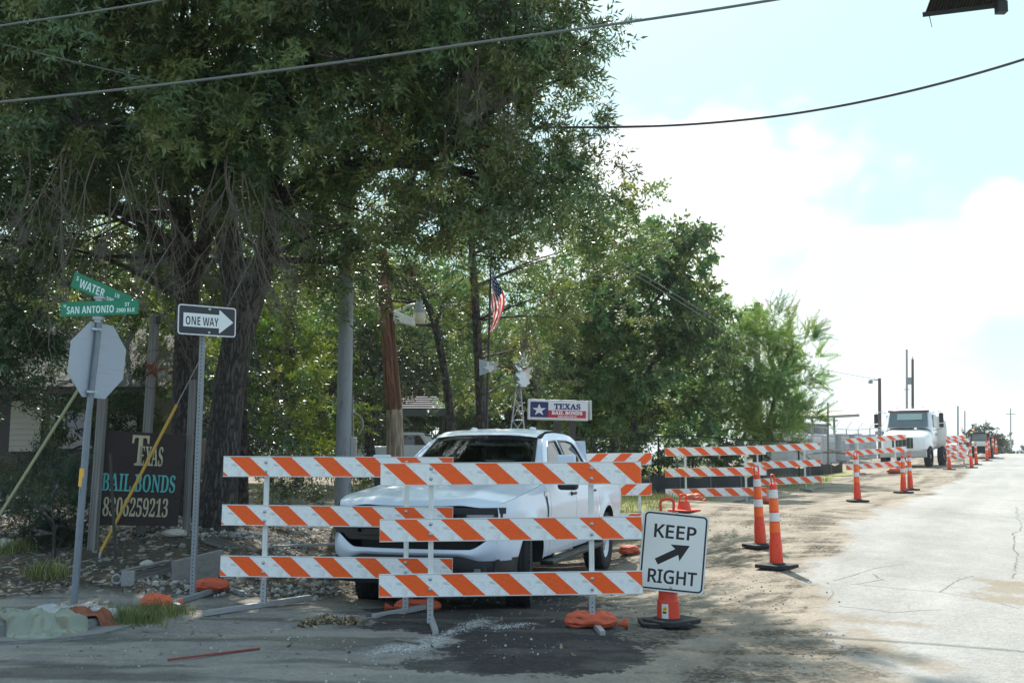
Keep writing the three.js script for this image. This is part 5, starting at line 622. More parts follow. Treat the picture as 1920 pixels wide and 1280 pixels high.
function pickup() {
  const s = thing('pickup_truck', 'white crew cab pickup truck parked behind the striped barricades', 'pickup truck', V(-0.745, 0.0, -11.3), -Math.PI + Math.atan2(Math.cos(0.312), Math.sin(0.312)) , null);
  s.rotation.y = Math.atan2(-Math.cos(0.312), -Math.sin(0.312));
  const top = smooth([[-4.95, 1.40], [-3.24, 1.42], [-3.2, 1.345], [-1.2, 1.315], [-0.6, 1.28], [-0.2, 1.235], [0.4, 1.175], [0.75, 1.115], [0.95, 1.06]]);
  const prof = [[0.4, 0.925], [0.5, 0.965], [0.62, 0.985], [0.8, 0.995], [0.95, 1.008], [1.02, 1.012], [1.08, 1.0], [1.2, 0.985], [1.3, 0.955], [1.42, 0.925]];
  const AX = [0, -3.69], AR = 0.475, AY = 0.42;
  const hw = (x, y) => { let w = (interp(prof, y - 0.02) + interp(prof, y + 0.02)) / 2; if (x > 0.25) w *= 1 - 0.16 * Math.pow((x - 0.25) / 0.65, 2.2); if (x < -4.5) w *= 1 - 0.06 * Math.pow((x + 4.5) / 0.45, 2); for (const a of AX) { const r = Math.hypot(x - a, y - AY); w += 0.034 * Math.exp(-Math.pow((r - AR - 0.02) / 0.075, 2)) * (y > AY ? 1 : 0.4); } if (x < -0.62 && x > -1.0) w -= 0.0; return w; };
  const bot = (x) => { let b = 0.46; for (const a of AX) { const dx = Math.abs(x - a); if (dx < AR) b = Math.max(b, AY + Math.sqrt(AR * AR - dx * dx)); } return b; };
  const side = (name, x0, x1, sg, par = s) => { // body panel between two stations, with its own curved skin
    const xs = []; const add = v => { if (v > Math.min(x0, x1) - 1e-6 && v < Math.max(x0, x1) + 1e-6) xs.push(v); }; add(x0); add(x1); for (let i = 1; i < 24; i++) add(lerp(x0, x1, i / 24)); for (const a of AX) for (let i = 0; i <= 28; i++) add(a + AR * Math.cos(i / 28 * Math.PI)); xs.sort((a, b) => a - b);
    const N = xs.length - 1; return new MB().surf(N, 22, (u, v) => { const x = xs[Math.round(u * N)], b = bot(x), t = top(x), y = lerp(b, t, v); return V(x, y, sg * hw(x, y)); }, sg < 0).build(name, skyTintedPaint, par);
  };
  for (const sg of [-1, 1]) {
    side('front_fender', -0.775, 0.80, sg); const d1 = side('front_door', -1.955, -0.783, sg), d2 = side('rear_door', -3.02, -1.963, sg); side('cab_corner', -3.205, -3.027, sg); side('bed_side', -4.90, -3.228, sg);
    for (const [d, hx] of [[d1, -1.80], [d2, -2.86]]) { const y = 1.13, z = sg * (hw(hx, y) + 0.022); new MB().box(0.21, 0.032, 0.026, hx, y, z, 0, 0, 0, 0.01).build('door_handle', trim, d); new MB().box(0.07, 0.05, 0.01, hx + 0.05, y - 0.002, sg * (hw(hx, y) + 0.002), 0, 0, 0, 0.004).build('handle_recess', black, d); }
    // fender vent, wheel arch lining, running board, mirror
    new MB().surf(1, 6, (u, v) => { const y = lerp(0.84, 1.19, v), x = -0.60 - 0.06 * (1 - v) + (u - 0.5) * lerp(0.03, 0.075, v); return V(x, y, sg * (hw(x, y) + 0.006)); }).build('fender_vent', black, s);
    new MB().box(0.11, 0.05, 0.01, -0.60, 1.165, sg * (hw(-0.6, 1.165) + 0.009), 0, 0, 0, 0.004).build('badge', chrome, s);
    for (const a of AX) new MB().surf(20, 1, (u, v) => { const t = u * Math.PI; return V(a + Math.cos(t) * (AR + 0.004), AY + Math.sin(t) * (AR + 0.004), sg * lerp(0.5, hw(a + Math.cos(t) * AR, AY + Math.sin(t) * AR) - 0.004, v)); }).build('wheel_arch_liner', black, s);
    const rb = new MB().box(2.55, 0.05, 0.16, -1.90, 0.40, sg * 0.99, 0, 0, 0, 0.015).build('running_board', black, s); for (let i = 0; i < 2; i++) new MB().box(0.65, 0.006, 0.13, -1.3 - i * 1.2, 0.427, sg * 0.99).build('step_pad', trim, rb); new MB().box(0.06, 0.1, 0.2, -1.0, 0.42, sg * 0.87).box(0.06, 0.1, 0.2, -2.7, 0.42, sg * 0.87).build('step_bracket', black, rb);
    const mr = new MB().box(0.13, 0.40, 0.24, -0.93, 1.40, sg * 1.165, 0, sg * 0.12, 0, 0.045).build('mirror', trim, s); new MB().box(0.05, 0.17, 0.225, -0.86, 1.52, sg * 1.165, 0, sg * 0.12, 0, 0.02).build('mirror_cap', skyTintedPaint, mr); new MB().rect(V(-0.88, 1.33, sg * 0.93), V(-0.92, 1.36, sg * 1.1), 0.06, 0.05, V(0, 1, 0)).build('mirror_arm', black, mr); new MB().box(0.004, 0.33, 0.2, -0.998, 1.40, sg * 1.165, 0, sg * 0.12, 0).build('mirror_glass', chrome, mr);
    new MB().surf(1, 8, (u, v) => { const y = lerp(0.98, 1.36, v), x = lerp(-4.80, -4.905, u); return V(x, y, sg * (hw(x, y) + 0.006)); }).build('tail_lamp', phys([0.5, 0.02, 0.015], { roughness: 0.15, clearcoat: 1 }), s);
    // greenhouse side with window openings
    const gz = y => 0.955 - Math.max(0, y - 1.30) * 0.46 - Math.pow(Math.max(0, y - 1.7), 2) * 0.9;
    const out = [[-0.62, 1.285], [-0.75, 1.36], [-1.0, 1.545], [-1.22, 1.695], [-1.42, 1.80], [-1.7, 1.862], [-2.1, 1.885], [-2.6, 1.878], [-2.86, 1.85], [-2.98, 1.79], [-3.06, 1.66], [-3.14, 1.46], [-3.19, 1.345], [-2.6, 1.335], [-1.2, 1.31]];
    const w1 = [[-0.94, 1.325], [-1.0, 1.375], [-1.2, 1.545], [-1.42, 1.70], [-1.55, 1.765], [-1.97, 1.79], [-1.975, 1.345]], w2 = [[-2.06, 1.347], [-2.055, 1.79], [-2.5, 1.79], [-2.74, 1.765], [-2.84, 1.68], [-2.95, 1.46], [-2.97, 1.365]];
    const warp = b => { for (const g of b.g) { const p = g.attributes.position; for (let i = 0; i < p.count; i++) { const y = p.getY(i), off = p.getZ(i); p.setZ(i, sg * (gz(y) + off)); } g.computeVertexNormals(); } return b; };
    const densify = (P) => { const o = []; for (let i = 0; i < P.length; i++) { const a = P[i], b = P[(i + 1) % P.length]; for (let k = 0; k < 4; k++) o.push([lerp(a[0], b[0], k / 4), lerp(a[1], b[1], k / 4)]); } return o; };
    const inset = (P, k) => { const cx = P.reduce((a, p) => a + p[0], 0) / P.length, cy = P.reduce((a, p) => a + p[1], 0) / P.length; return P.map(p => [cx + (p[0] - cx) * k, cy + (p[1] - cy) * k]); };
    warp(new MB().ext(densify(out), 0.012, M4().makeTranslation(0, 0, -0.012), [densify(inset(w1, 1.0)), densify(inset(w2, 1.0))])).build('cab_pillars', skyTintedPaint, s);
    for (const w of [w1, w2]) { const wf = warp(new MB().ext(densify(inset(w, 1.015)), 0.006, M4().makeTranslation(0, 0, -0.002), [densify(inset(w, 0.93))])).build('side_window', blackGloss, s); warp(new MB().ext(densify(inset(w, 0.95)), 0.002, M4().makeTranslation(0, 0, -0.012))).build('window_pane', glassDark, wf); }
  }
  // roof, windshield, hood
  const roofY = (x, z) => { const e = interp([[-3.0, 1.79], [-2.9, 1.845], [-2.6, 1.885], [-2.1, 1.90], [-1.7, 1.885], [-1.44, 1.835], [-1.36, 1.80]], x); const k = Math.abs(z) / 0.72; const rib = 0.008 * Math.max(0, Math.sin((z + 0.49) / 0.98 * Math.PI * 5)) * (Math.abs(z) < 0.49 ? 1 : 0) * sst(-1.5, -1.62, x) * sst(-2.9, -2.75, x); return e + 0.045 * (1 - Math.pow(k, 2.5)) - rib; };
  new MB().surf(72, 28, (u, v) => { const x = lerp(-3.0, -1.37, v), z = lerp(-0.668, 0.668, u) * interp([[-3, 0.98], [-2.6, 1.0], [-1.6, 1.0], [-1.37, 0.985]], x); return V(x + (v > 0.9 ? 0.05 * (1 - Math.pow(z / 0.7, 2)) * (v - 0.9) * 10 : 0), roofY(x, z), z); }, true).build('roof', skyTintedPaint, s);
  for (const sg of [-1, 1]) new MB().add(new THREE.SphereGeometry(0.05, 14, 8), X4(-2.05, 1.935, sg * 0.40, 0, 0, 0, V(1.3, 0.5, 0.9))).build('roof_cap', skyTintedPaint, s);
  const wsP = (u, v) => { const w = lerp(0.835, 0.66, v), z = lerp(-w, w, u), k = 1 - Math.pow(z / w, 2); return V(lerp(-0.60, -1.40, v) + 0.12 * k, lerp(1.27, 1.80, v) + 0.035 * k * v, z); };
  const ws = new MB().surf(24, 12, wsP, true).build('windshield', glassDark, s);
  const band = (u0, u1, v0, v1, n) => new MB().surf(20, 4, (u, v) => wsP(lerp(u0, u1, u), lerp(v0, v1, v)).add(V(0.004, 0.004, 0)), true).build(n, blackGloss, ws); band(0, 1, 0.93, 1, 'shade_band'); band(0, 1, 0, 0.06, 'lower_band'); band(0, 0.025, 0, 1, 'edge_band'); band(0.975, 1, 0, 1, 'edge_band');
  new MB().add(new THREE.CylinderGeometry(0.02, 0.02, 0.01, 8)).box(0.03, 0.07, 0.24, -1.13, 1.71, 0, 0, 0, -0.2, 0.015).build('rear_view_mirror', black, s);
  for (const sg of [-1, 1]) new MB().surf(4, 12, (u, v) => { const a = wsP(sg < 0 ? 0 : 1, v), x2 = lerp(-0.63, -1.42, v), y2 = lerp(1.285, 1.80, v); const b = V(x2 - 0.01, y2, sg * (0.958 - Math.max(0, y2 - 1.3) * 0.46 - Math.pow(Math.max(0, y2 - 1.7), 2) * 0.9)); const p = a.lerp(b, u); p.x += 0.02 * Math.sin(u * Math.PI); return p; }, sg > 0).build('windshield_pillar', skyTintedPaint, s);
  const hoodY = (x, z) => { const w = hw(x, top(x)) - 0.01, k = Math.min(1, Math.abs(z) / w); const ridge = 0.013 * Math.exp(-Math.pow((Math.abs(z) - 0.56 + (x - 0.2) * 0.05) / 0.12, 2)) - 0.007 * Math.exp(-Math.pow(z / 0.28, 2)); return top(x) + 0.06 * (1 - Math.pow(k, 2.6)) + ridge * sst(0.98, 0.8, k); };
  const frontX = z => 0.905 - 0.13 * Math.pow(Math.abs(z) / 0.9, 2.6);
  new MB().surf(48, 40, (u, v) => { const zz = u * 2 - 1, xf = frontX(zz * 0.86), x = lerp(-0.60 + 0.08 * (1 - zz * zz), xf, v), w = hw(Math.min(x, 0.8), top(x)) - 0.008; const z = zz * (v > 0.93 ? lerp(w, w - 0.01, (v - 0.93) / 0.07) : w); let y = hoodY(x, z); if (v > 0.92) y -= Math.pow((v - 0.92) / 0.08, 2) * 0.038; return V(x, y, z); }, true).build('hood', skyTintedPaint, s);
  new MB().surf(20, 3, (u, v) => { const z = lerp(-0.86, 0.86, u), k = 1 - Math.pow(z / 0.86, 2); return V(lerp(-0.66, -0.50, v) + 0.11 * k, 1.272 + 0.03 * k - v * 0.0 - 0.006, z); }, true).build('cowl', trim, s);
  for (const z0 of [-0.15, 0.55]) new MB().bar(V(-0.42, 1.315, z0), V(-0.62, 1.33, z0 - 0.55), 0.008).build('wiper', black, s);
  // front end, from the hood lip down
  const skin = (name, mat, z0, z1, y0, y1, off, par = s, n = 30) => new MB().surf(n, 6, (u, v) => { const z = lerp(z0, z1, u), y = lerp(y0, y1, v); const e = Math.abs(z) / 0.985; let x = 0.93 - 0.13 * Math.pow(Math.abs(z) / 0.9, 2.6) - Math.pow(e, 14) * 0.12; x += off + 0.02 * (1 - Math.pow((y - 0.75) / 0.4, 2)); return V(x, y, z); }, true).build(name, mat, par);
  const gr = skin('grille', blackGloss, -0.90, 0.90, 0.74, 1.075, -0.03); for (const y of [0.80, 0.865, 0.93]) { const b = new MB(); b.surf(30, 2, (u, v) => { const z = lerp(-0.62, 0.62, u); return V(0.945 - 0.13 * Math.pow(Math.abs(z) / 0.9, 2.6) + (v === 0.5 ? 0.012 : 0), y + (v - 0.5) * 0.03, z); }); b.build('grille_bar', trim, gr); }
  skin('grille_frame', trim, -0.955, 0.955, 1.018, 1.08, 0.014, gr);
  const oval = new MB().add(new THREE.SphereGeometry(1, 20, 12), X4(0.955, 0.90, 0, 0, 0, 0, V(0.012, 0.048, 0.115))).build('badge', std([0.03, 0.05, 0.14], 0.3), gr);
  for (const sg of [-1, 1]) { const a = sg < 0 ? -0.93 : 0.60, e = sg < 0 ? -0.60 : 0.93; const h = skin('headlight', trim, a, e, 0.80, 1.06, 0.004, s, 12); const q0 = sg < 0 ? -0.86 : 0.60, q1 = sg < 0 ? -0.60 : 0.86; skin('lens', phys([0.22, 0.23, 0.24], { roughness: 0.08, clearcoat: 1 }), q0, q1, 0.87, 1.012, 0.016, h, 12); for (let i = 0; i < 5; i++) { const zz = lerp(q0 + 0.03, q1 - 0.03, i / 4); new MB().box(0.012, 0.10, 0.034, 0.955 - 0.13 * Math.pow(Math.abs(zz) / 0.9, 2.6), 0.945, zz, 0, 0, 0, 0.004).build('reflector', std([0.5, 0.51, 0.52], 0.2, 0.5), h); } }
  const bw = new MB().surf(56, 10, (u, v) => { const z = lerp(-0.985, 0.985, u), az = Math.abs(z), e = az / 0.99; const y0 = 0.575 + 0.075 * sst(0.72, 0.55, az) * 0 + (az < 0.62 ? 0.03 : 0), y1 = lerp(0.665, 0.80, sst(0.62, 0.9, az)); const y = lerp(lerp(0.60, 0.555, sst(0.5, 0.75, az)), y1, v); const x = 0.965 - 0.15 * Math.pow(az / 0.9, 2.6) - Math.pow(e, 16) * 0.16 + 0.03 * Math.sin(v * Math.PI); return V(x, y, z); }, true).build('front_bumper', skyTintedPaint, s);
  for (const sg of [-1, 1]) new MB().surf(8, 6, (u, v) => { const y = lerp(0.575, 0.80, v), x = lerp(0.60, 0.82, u); return V(x, y, sg * (hw(x, y) + 0.004 + 0.012 * u)); }).build('bumper_end', skyTintedPaint, bw);
  for (const sg of [-1, 1]) new MB().surf(8, 6, (u, v) => { const y = lerp(0.30, 0.572, v), x = lerp(0.47, 0.84, u); return V(x, y, sg * (hw(x, Math.max(y, 0.5)) + 0.012 + 0.02 * u)); }).build('lower_bumper_end', trim, s);
  const lb = new MB().surf(56, 10, (u, v) => { const z = lerp(-1.0, 1.0, u), az = Math.abs(z); const y = lerp(0.30, lerp(0.602, 0.557, sst(0.5, 0.75, az)), v); const x = 0.955 - 0.15 * Math.pow(az / 0.9, 2.6) - Math.pow(az, 16) * 0.2 + 0.045 * Math.sin(v * Math.PI * 0.9) - (1 - v) * 0.05; return V(x, y, z); }, true).build('lower_bumper', trim, s);
  for (const sg of [-1, 1]) { const f = new MB().box(0.06, 0.105, 0.22, 0.875, 0.46, sg * 0.70, 0, sg * 0.33, 0, 0.02).build('fog_lamp_recess', black, lb); new MB().box(0.02, 0.05, 0.12, 0.905, 0.46, sg * 0.70, 0, sg * 0.33, 0, 0.01).build('fog_lamp', lamp, f); }
  const pl = new MB().box(0.008, 0.155, 0.31, 1.015, 0.50, 0.0, 0, 0, 0, 0.003).build('license_plate', std([0.7, 0.7, 0.7], 0.5), s);
  { const g = new THREE.PlaneGeometry(0.30, 0.148); g.rotateY(Math.PI / 2); g.translate(1.0205, 0.50, 0.0); new MB().add(g).build('printed_face', std([1, 1, 1], 0.5, 0, { map: canvasTex(300, 148, g => { g.fillStyle = '#cfd2d4'; g.fillRect(0, 0, 300, 148); g.fillStyle = '#25272c'; g.font = 'bold 34px serif'; g.textAlign = 'center'; g.fillText('TEXAS', 150, 36); g.fillRect(14, 12, 26, 14); g.fillRect(252, 12, 30, 14); }) }), pl); }
  // hidden bones: engine bay, floor, bed, interior
  new MB().box(1.2, 0.62, 1.30, 0.12, 0.72, 0).box(5.1, 0.22, 1.2, -2.1, 0.50, 0).bar(V(0, 0.4, -0.72), V(0, 0.4, 0.72), 0.06).bar(V(-3.69, 0.4, -0.72), V(-3.69, 0.4, 0.72), 0.08).build('chassis', black, s);
  new MB().box(2.5, 0.06, 1.8, -1.9, 0.55, 0).box(0.06, 0.75, 1.8, -0.72, 0.88, 0).box(0.05, 0.72, 1.72, -3.13, 0.95, 0).build('cab_floor', interior, s);
  new MB().box(1.62, 0.05, 1.5, -4.05, 0.80, 0).box(0.05, 0.55, 1.72, -3.26, 1.08, 0).build('bed_floor', skyTintedPaint, s); new MB().box(0.06, 0.62, 1.72, -4.87, 1.09, 0, 0, 0, 0, 0.02).build('tailgate', skyTintedPaint, s); new MB().box(0.12, 0.2, 1.8, -4.95, 0.60, 0, 0, 0, 0, 0.03).build('rear_bumper', chrome, s);
  const dash = new MB().box(0.5, 0.28, 1.62, -0.86, 1.16, 0, 0, 0, 0.1, 0.08).build('dashboard', interior, s); new MB().box(0.12, 0.1, 0.02, -0.75, 1.335, 0.28, 0, 0.3, 0.7, 0.0).build('paper', std([0.5, 0.52, 0.5], 0.9), dash);
  new MB().add(new THREE.TorusGeometry(0.19, 0.018, 8, 28), X4(-1.14, 1.20, -0.42, 0, Math.PI / 2, 0.35)).build('steering_wheel', black, s);
  for (const z of [-0.42, 0.42]) { new MB().box(0.5, 0.16, 0.54, -1.62, 0.88, z, 0, 0, 0, 0.06).box(0.17, 0.68, 0.52, -1.93, 1.20, z, 0, 0, 0.2, 0.07).box(0.11, 0.17, 0.28, -2.03, 1.60, z, 0, 0, 0.2, 0.05).build('seat', interior, s); }
  new MB().box(0.5, 0.16, 1.5, -2.65, 0.9, 0, 0, 0, 0, 0.06).box(0.16, 0.62, 1.5, -2.95, 1.22, 0, 0, 0, 0.15, 0.06).build('rear_bench', interior, s);
  new MB().box(0.012, 0.36, 1.2, -3.10, 1.58, 0, 0, 0, 0.2).build('back_window', glassDark, s); new MB().surf(20, 4, (u, v) => V(lerp(-3.02, -3.0, v), lerp(1.77, 1.83, v), lerp(-0.68, 0.68, u))).surf(2, 4, (u, v) => V(lerp(-3.17, -3.02, v), lerp(1.34, 1.79, v), lerp(0.62, 0.86, u))).surf(2, 4, (u, v) => V(lerp(-3.17, -3.02, v), lerp(1.34, 1.79, v), -lerp(0.62, 0.86, u))).build('cab_back', skyTintedPaint, s);
  wheel(s, 0, 0.40, -0.86, 0.27, -1); wheel(s, 0, 0.40, 0.86, 0.27, 1); wheel(s, -3.69, 0.40, -0.87, 0, -1); wheel(s, -3.69, 0.40, 0.87, 0, 1);
  return s;
}
pickup();

// ---------------------------------------------------------------- poles, flag, windmill, box sign
{ // steel pole
  const b = gp(641, 17), s = thing('steel_pole', 'thick grey galvanised steel pole rising into the foliage behind the left barricade', 'pole', b), P = (x, y) => inv(s, at(x, y, 17));
  new MB().bar(V(0, -0.2, 0), P(648, 620), 0.138, 0.122, 24).bar(P(648, 620), P(652, 300), 0.122, 0.105, 24).build('pole', std([0.27, 0.30, 0.32], 0.6, 0.3, { map: wearMap }), s);
  new MB().add(new THREE.CylinderGeometry(0.129, 0.129, 0.05, 24), X4(...P(646, 640).toArray())).build('band', galvDull, s);
  new MB().box(0.09, 0.32, 0.08, ...P(663, 838).toArray(), 0, 0, 0, 0.01).build('conduit_box', std([0.4, 0.39, 0.38], 0.6, 0.1), s);
  new MB().bar(P(661, 742), P(663, 940), 0.012, 0.012, 6).tube([P(658, 772), P(668, 776), P(678, 785), P(680, 800), P(672, 815)], 0.014).build('conduit', galvDull, s);
}
{ // brown wooden pole with lamps
  const b = gp(742, 21), s = thing('wooden_pole', 'leaning reddish brown wooden pole with split pale base and a yard lamp', 'pole', b), P = (x, y, d = 21) => inv(s, at(x, y, d));
  new MB().limb([V(0, -0.2, 0), P(741, 860), P(739, 765)], [0.19, 0.185, 0.17], 16, 10).build('pole_base', bareWood, s);
  new MB().limb([P(739, 768), P(730, 660), P(722, 560), P(716, 470)], [0.172, 0.155, 0.14, 0.12], 16, 16).build('pole_shaft', poleWood, s);
  new MB().rect(P(749, 768, 20.85), P(733, 560, 20.88), 0.05, 0.03).build('timber_brace', poleWood, s);
  const l = new MB().tube([P(738, 585), P(752, 580), P(770, 572), P(779, 571)], 0.03, 8).build('lamp_arm', galv, s);
  new MB().lathe([[0, 0.14], [0.065, 0.14], [0.07, 0.02], [0.11, -0.02], [0.13, -0.08], [0.12, -0.09]], 18, X4(...P(786, 578).toArray())).build('lamp_housing', galvDull, s);
  new MB().lathe([[0.125, 0.1], [0.135, 0.0], [0.12, -0.12], [0, -0.125]], 18, X4(...P(786, 595).toArray())).build('lamp_lens', phys([0.8, 0.76, 0.66], { roughness: 0.3, transmission: 0.45, thickness: 0 }), s);
  new MB().ext([[-0.22, 0.1], [-0.22, -0.1], [0.22, -0.2], [0.2, -0.05]], 0.16, X4(...P(757, 594).toArray(), 0, 0.2, 0), null, 0.01).build('flood_lamp', whitePaint, s);
}
{ // flagpole and flag
  const b = gp(909, 21.5), s = thing('flagpole', 'thin dark flagpole behind the pickup roof', 'flagpole', b), P = (x, y, d = 21.5) => inv(s, at(x, y, d));
  new MB().bar(V(0, -0.1, 0), P(921, 470), 0.032, 0.024, 10).build('pole', std([0.06, 0.06, 0.065], 0.5, 0.4), s); new MB().add(new THREE.SphereGeometry(0.05, 12, 8), X4(...P(921, 468).toArray())).build('finial', galv, s);
  const f0 = at(921, 488, 21.4), f = thing('flag', 'drooping red white and blue stars and stripes flag on the thin flagpole', 'flag', f0);
  const flagTex = canvasTex(494, 260, (g) => { for (let i = 0; i < 13; i++) { g.fillStyle = i % 2 ? '#f4f0ee' : '#d0142a'; g.fillRect(0, i * 20, 494, 20); } g.fillStyle = '#232c55'; g.fillRect(0, 0, 198, 140); g.fillStyle = '#e8e6e6'; for (let r = 0; r < 9; r++) for (let c = 0; c < (r % 2 ? 5 : 6); c++) { const cx = 16.5 + c * 33 + (r % 2 ? 16.5 : 0), cy = 14 + r * 14; g.beginPath(); for (let k = 0; k < 10; k++) { const a = -Math.PI / 2 + k * Math.PI / 5, q = k % 2 ? 2.4 : 6; g.lineTo(cx + Math.cos(a) * q, cy + Math.sin(a) * q); } g.fill(); } });
  // hangs limp: the fly falls down along the pole in folds
  new MB().surf(60, 26, (u, v) => { const hx = 0.02, hy = -0.72 * v, fx = -0.06 + 0.2 * (1 - v), fy = -1.42 - 0.14 * v; const w = Math.sin(u * Math.PI) * sst(0.0, 0.5, u) * 1.25; const fold = Math.sin(v * 11 + u * 5) * 0.05 * sst(0, 0.25, u); return V(lerp(hx, fx, u) + w * (0.125 * (1 - v) + 0.03) + fold * 0.5, lerp(hy, fy, Math.pow(u, 0.8)), 0.03 + Math.cos(v * 11 + u * 5) * 0.06 * sst(0, 0.25, u)); }).flipV().build('cloth', phys([1, 1, 1], { map: flagTex, roughness: 0.8, transmission: 0.65, thickness: 0 }), f);
}
{ // ornamental windmill
  const D = 20, b = gp(967, D), s = thing('windmill', 'small grey ornamental windmill with lattice tower and tail vane', 'windmill', b), P = (x, y, d = D) => inv(s, at(x, y, d));
  const T = P(972, 722), lb = []; for (const [a, c] of [[-1, -1], [1, -1], [1, 1], [-1, 1]]) lb.push([V(a * 0.30, -0.1, c * 0.30), V(T.x + a * 0.035, T.y, c * 0.035)]);
  const mt = std([0.42, 0.44, 0.46], 0.5, 0.4); for (const [p, q] of lb) new MB().bar(p, q, 0.016, 0.016, 6).build('tower_leg', mt, s);
  const br = new MB(); for (let k = 0; k < 7; k++) { const t0 = k / 7, t1 = (k + 1) / 7; for (let i = 0; i < 4; i++) { const A = lb[i], C = lb[(i + 1) % 4]; const a0 = A[0].clone().lerp(A[1], t0), a1 = A[0].clone().lerp(A[1], t1), c0 = C[0].clone().lerp(C[1], t0), c1 = C[0].clone().lerp(C[1], t1); br.bar(a0, c1, 0.007, 0.007, 4).bar(c0, a1, 0.007, 0.007, 4).bar(a1, c1, 0.008, 0.008, 4); } } br.build('lattice', mt, s);
  new MB().box(0.34, 0.02, 0.34, P(969, 727).x, P(969, 727).y, 0).build('platform', greyWood, s); new MB().bar(T, P(974, 690), 0.02).box(0.1, 0.14, 0.1, ...P(968, 686).toArray(), 0, 0.4, 0, 0.02).build('gearbox', galvDull, s);
  new MB().bar(P(930, 687, 19.9), P(988, 691, 20.1), 0.016).bar(P(930, 687, 19.9), P(975, 693, 20), 0.012).build('tail_boom', rust, s);
  const A = [P(898, 673, 19.8), P(934, 681, 19.9), P(933, 692, 19.9), P(899, 704, 19.8)], g = new THREE.BufferGeometry(); const n = V(0, 0, 0.008); const pp = []; const tri = (...q) => q.forEach(v => pp.push(v.x, v.y, v.z)); tri(A[0], A[3], A[1], A[1], A[3], A[2]); const Bk = A.map(v => v.clone().sub(n)); tri(Bk[0], Bk[1], Bk[3], Bk[1], Bk[2], Bk[3]); g.setAttribute('position', new THREE.Float32BufferAttribute(pp, 3)); g.computeVertexNormals(); const vane = new MB().add(g).build('tail_vane', std([0.30, 0.35, 0.40], 0.5, 0.2), s);
  // pale state outline on the vane
  const tx = [[0.35, 1], [0.53, 1], [0.53, 0.74], [0.72, 0.68], [0.95, 0.64], [1.0, 0.45], [0.98, 0.34], [0.78, 0.2], [0.7, 0.0], [0.58, 0.05], [0.5, 0.22], [0.4, 0.33], [0.28, 0.28], [0.16, 0.42], [0.0, 0.56], [0.34, 0.57]]; const o = P(906, 698, 19.76), sc = 0.20; new MB().ext(tx.map(([x, y]) => [x * sc * 1.05, y * sc]), 0.004, M4().makeTranslation(o.x, o.y, o.z)).build('state_outline', whitePaint, vane);
  const hub = P(982, 692, 20.15); for (let i = 0; i < 12; i++) { const a = i / 12 * 6.283, m = M4().makeTranslation(hub.x, hub.y, hub.z).multiply(M4().makeRotationY(1.15)).multiply(M4().makeRotationZ(a)).multiply(M4().makeTranslation(0, 0.2, 0)).multiply(M4().makeRotationY(0.6)); new MB().ext([[-0.02, -0.14], [0.02, -0.14], [0.075, 0.15], [-0.075, 0.15]], 0.004, m).build('blade', std([0.62, 0.64, 0.66], 0.45, 0.3), s); }
  new MB().add(new THREE.TorusGeometry(0.22, 0.008, 5, 24), M4().makeTranslation(hub.x, hub.y, hub.z).multiply(M4().makeRotationY(1.15))).add(new THREE.SphereGeometry(0.05, 10, 8), M4().makeTranslation(hub.x, hub.y, hub.z)).build('wheel_rim', mt, s);
}
{ // box sign
  const D = 19, b = gp(1060, D), s = thing('box_sign', 'white framed red, white and blue bail bonds box sign on posts behind the pickup', 'sign', b), P = (x, y, d = D) => inv(s, at(x, y, d));
  const q = plane(P(990, 748), P(1104, 751), P(990, 786)); const gm = new RoundedBoxGeometry(q.w, q.h, 0.22, 1, 0.012); gm.translate(0, 0, -0.115); new MB().add(gm, q.m).build('sign_cabinet', std([0.62, 0.62, 0.62], 0.5, 0.1), s);
  const face = std([1, 1, 1], 0.35, 0, { map: canvasTex(1024, 356, g => { g.fillStyle = '#dcdde4'; g.fillRect(0, 0, 1024, 356); g.fillStyle = '#22275c'; g.fillRect(20, 20, 318, 316); g.fillStyle = '#b41f2e'; g.fillRect(338, 186, 666, 150); g.fillStyle = '#dcdde4'; g.beginPath(); for (let k = 0; k < 10; k++) { const a = -Math.PI / 2 + k * Math.PI / 5, r = k % 2 ? 50 : 128; g.lineTo(178 + Math.cos(a) * r, 188 + Math.sin(a) * r); } g.fill(); const t = (s, x, y, w, px, c) => { g.save(); g.font = `bold ${px}px serif`; g.fillStyle = c; g.strokeStyle = c; g.lineWidth = px * 0.07; g.translate(x, y); g.scale(w / g.measureText(s).width, 1); g.fillText(s, 0, 0); g.strokeText(s, 0, 0); g.restore(); }; t('TEXAS', 440, 160, 470, 150, '#22275c'); t('BAIL BONDS', 400, 268, 545, 92, '#e6e3e6'); t('830-625-9213', 510, 325, 330, 48, '#e6c8cc'); }) });
  const pg = new THREE.PlaneGeometry(q.w - 0.05, q.h - 0.05); pg.translate(0, 0, 0.0); new MB().add(pg, q.m).build('printed_face', face, s);
  const side = plane(P(1105, 752, D - 0.0), P(1112, 752, D + 0.5), P(1105, 787, D)); new MB().box(0.035, q.h * 0.97, 0.2, q.c.x + q.w / 2 + 0.045, q.c.y, q.c.z - 0.115, 0, 0, 0, 0.01).build('cabinet_side', std([0.55, 0.56, 0.58], 0.5), s);
  for (const x of [1046, 1073]) { const a = P(x, 790, D + 0.12); new MB().box(0.12, a.y + 0.3, 0.12, a.x, (a.y - 0.3) / 2, a.z).build('post', std([0.06, 0.05, 0.045], 0.7), s); }
}
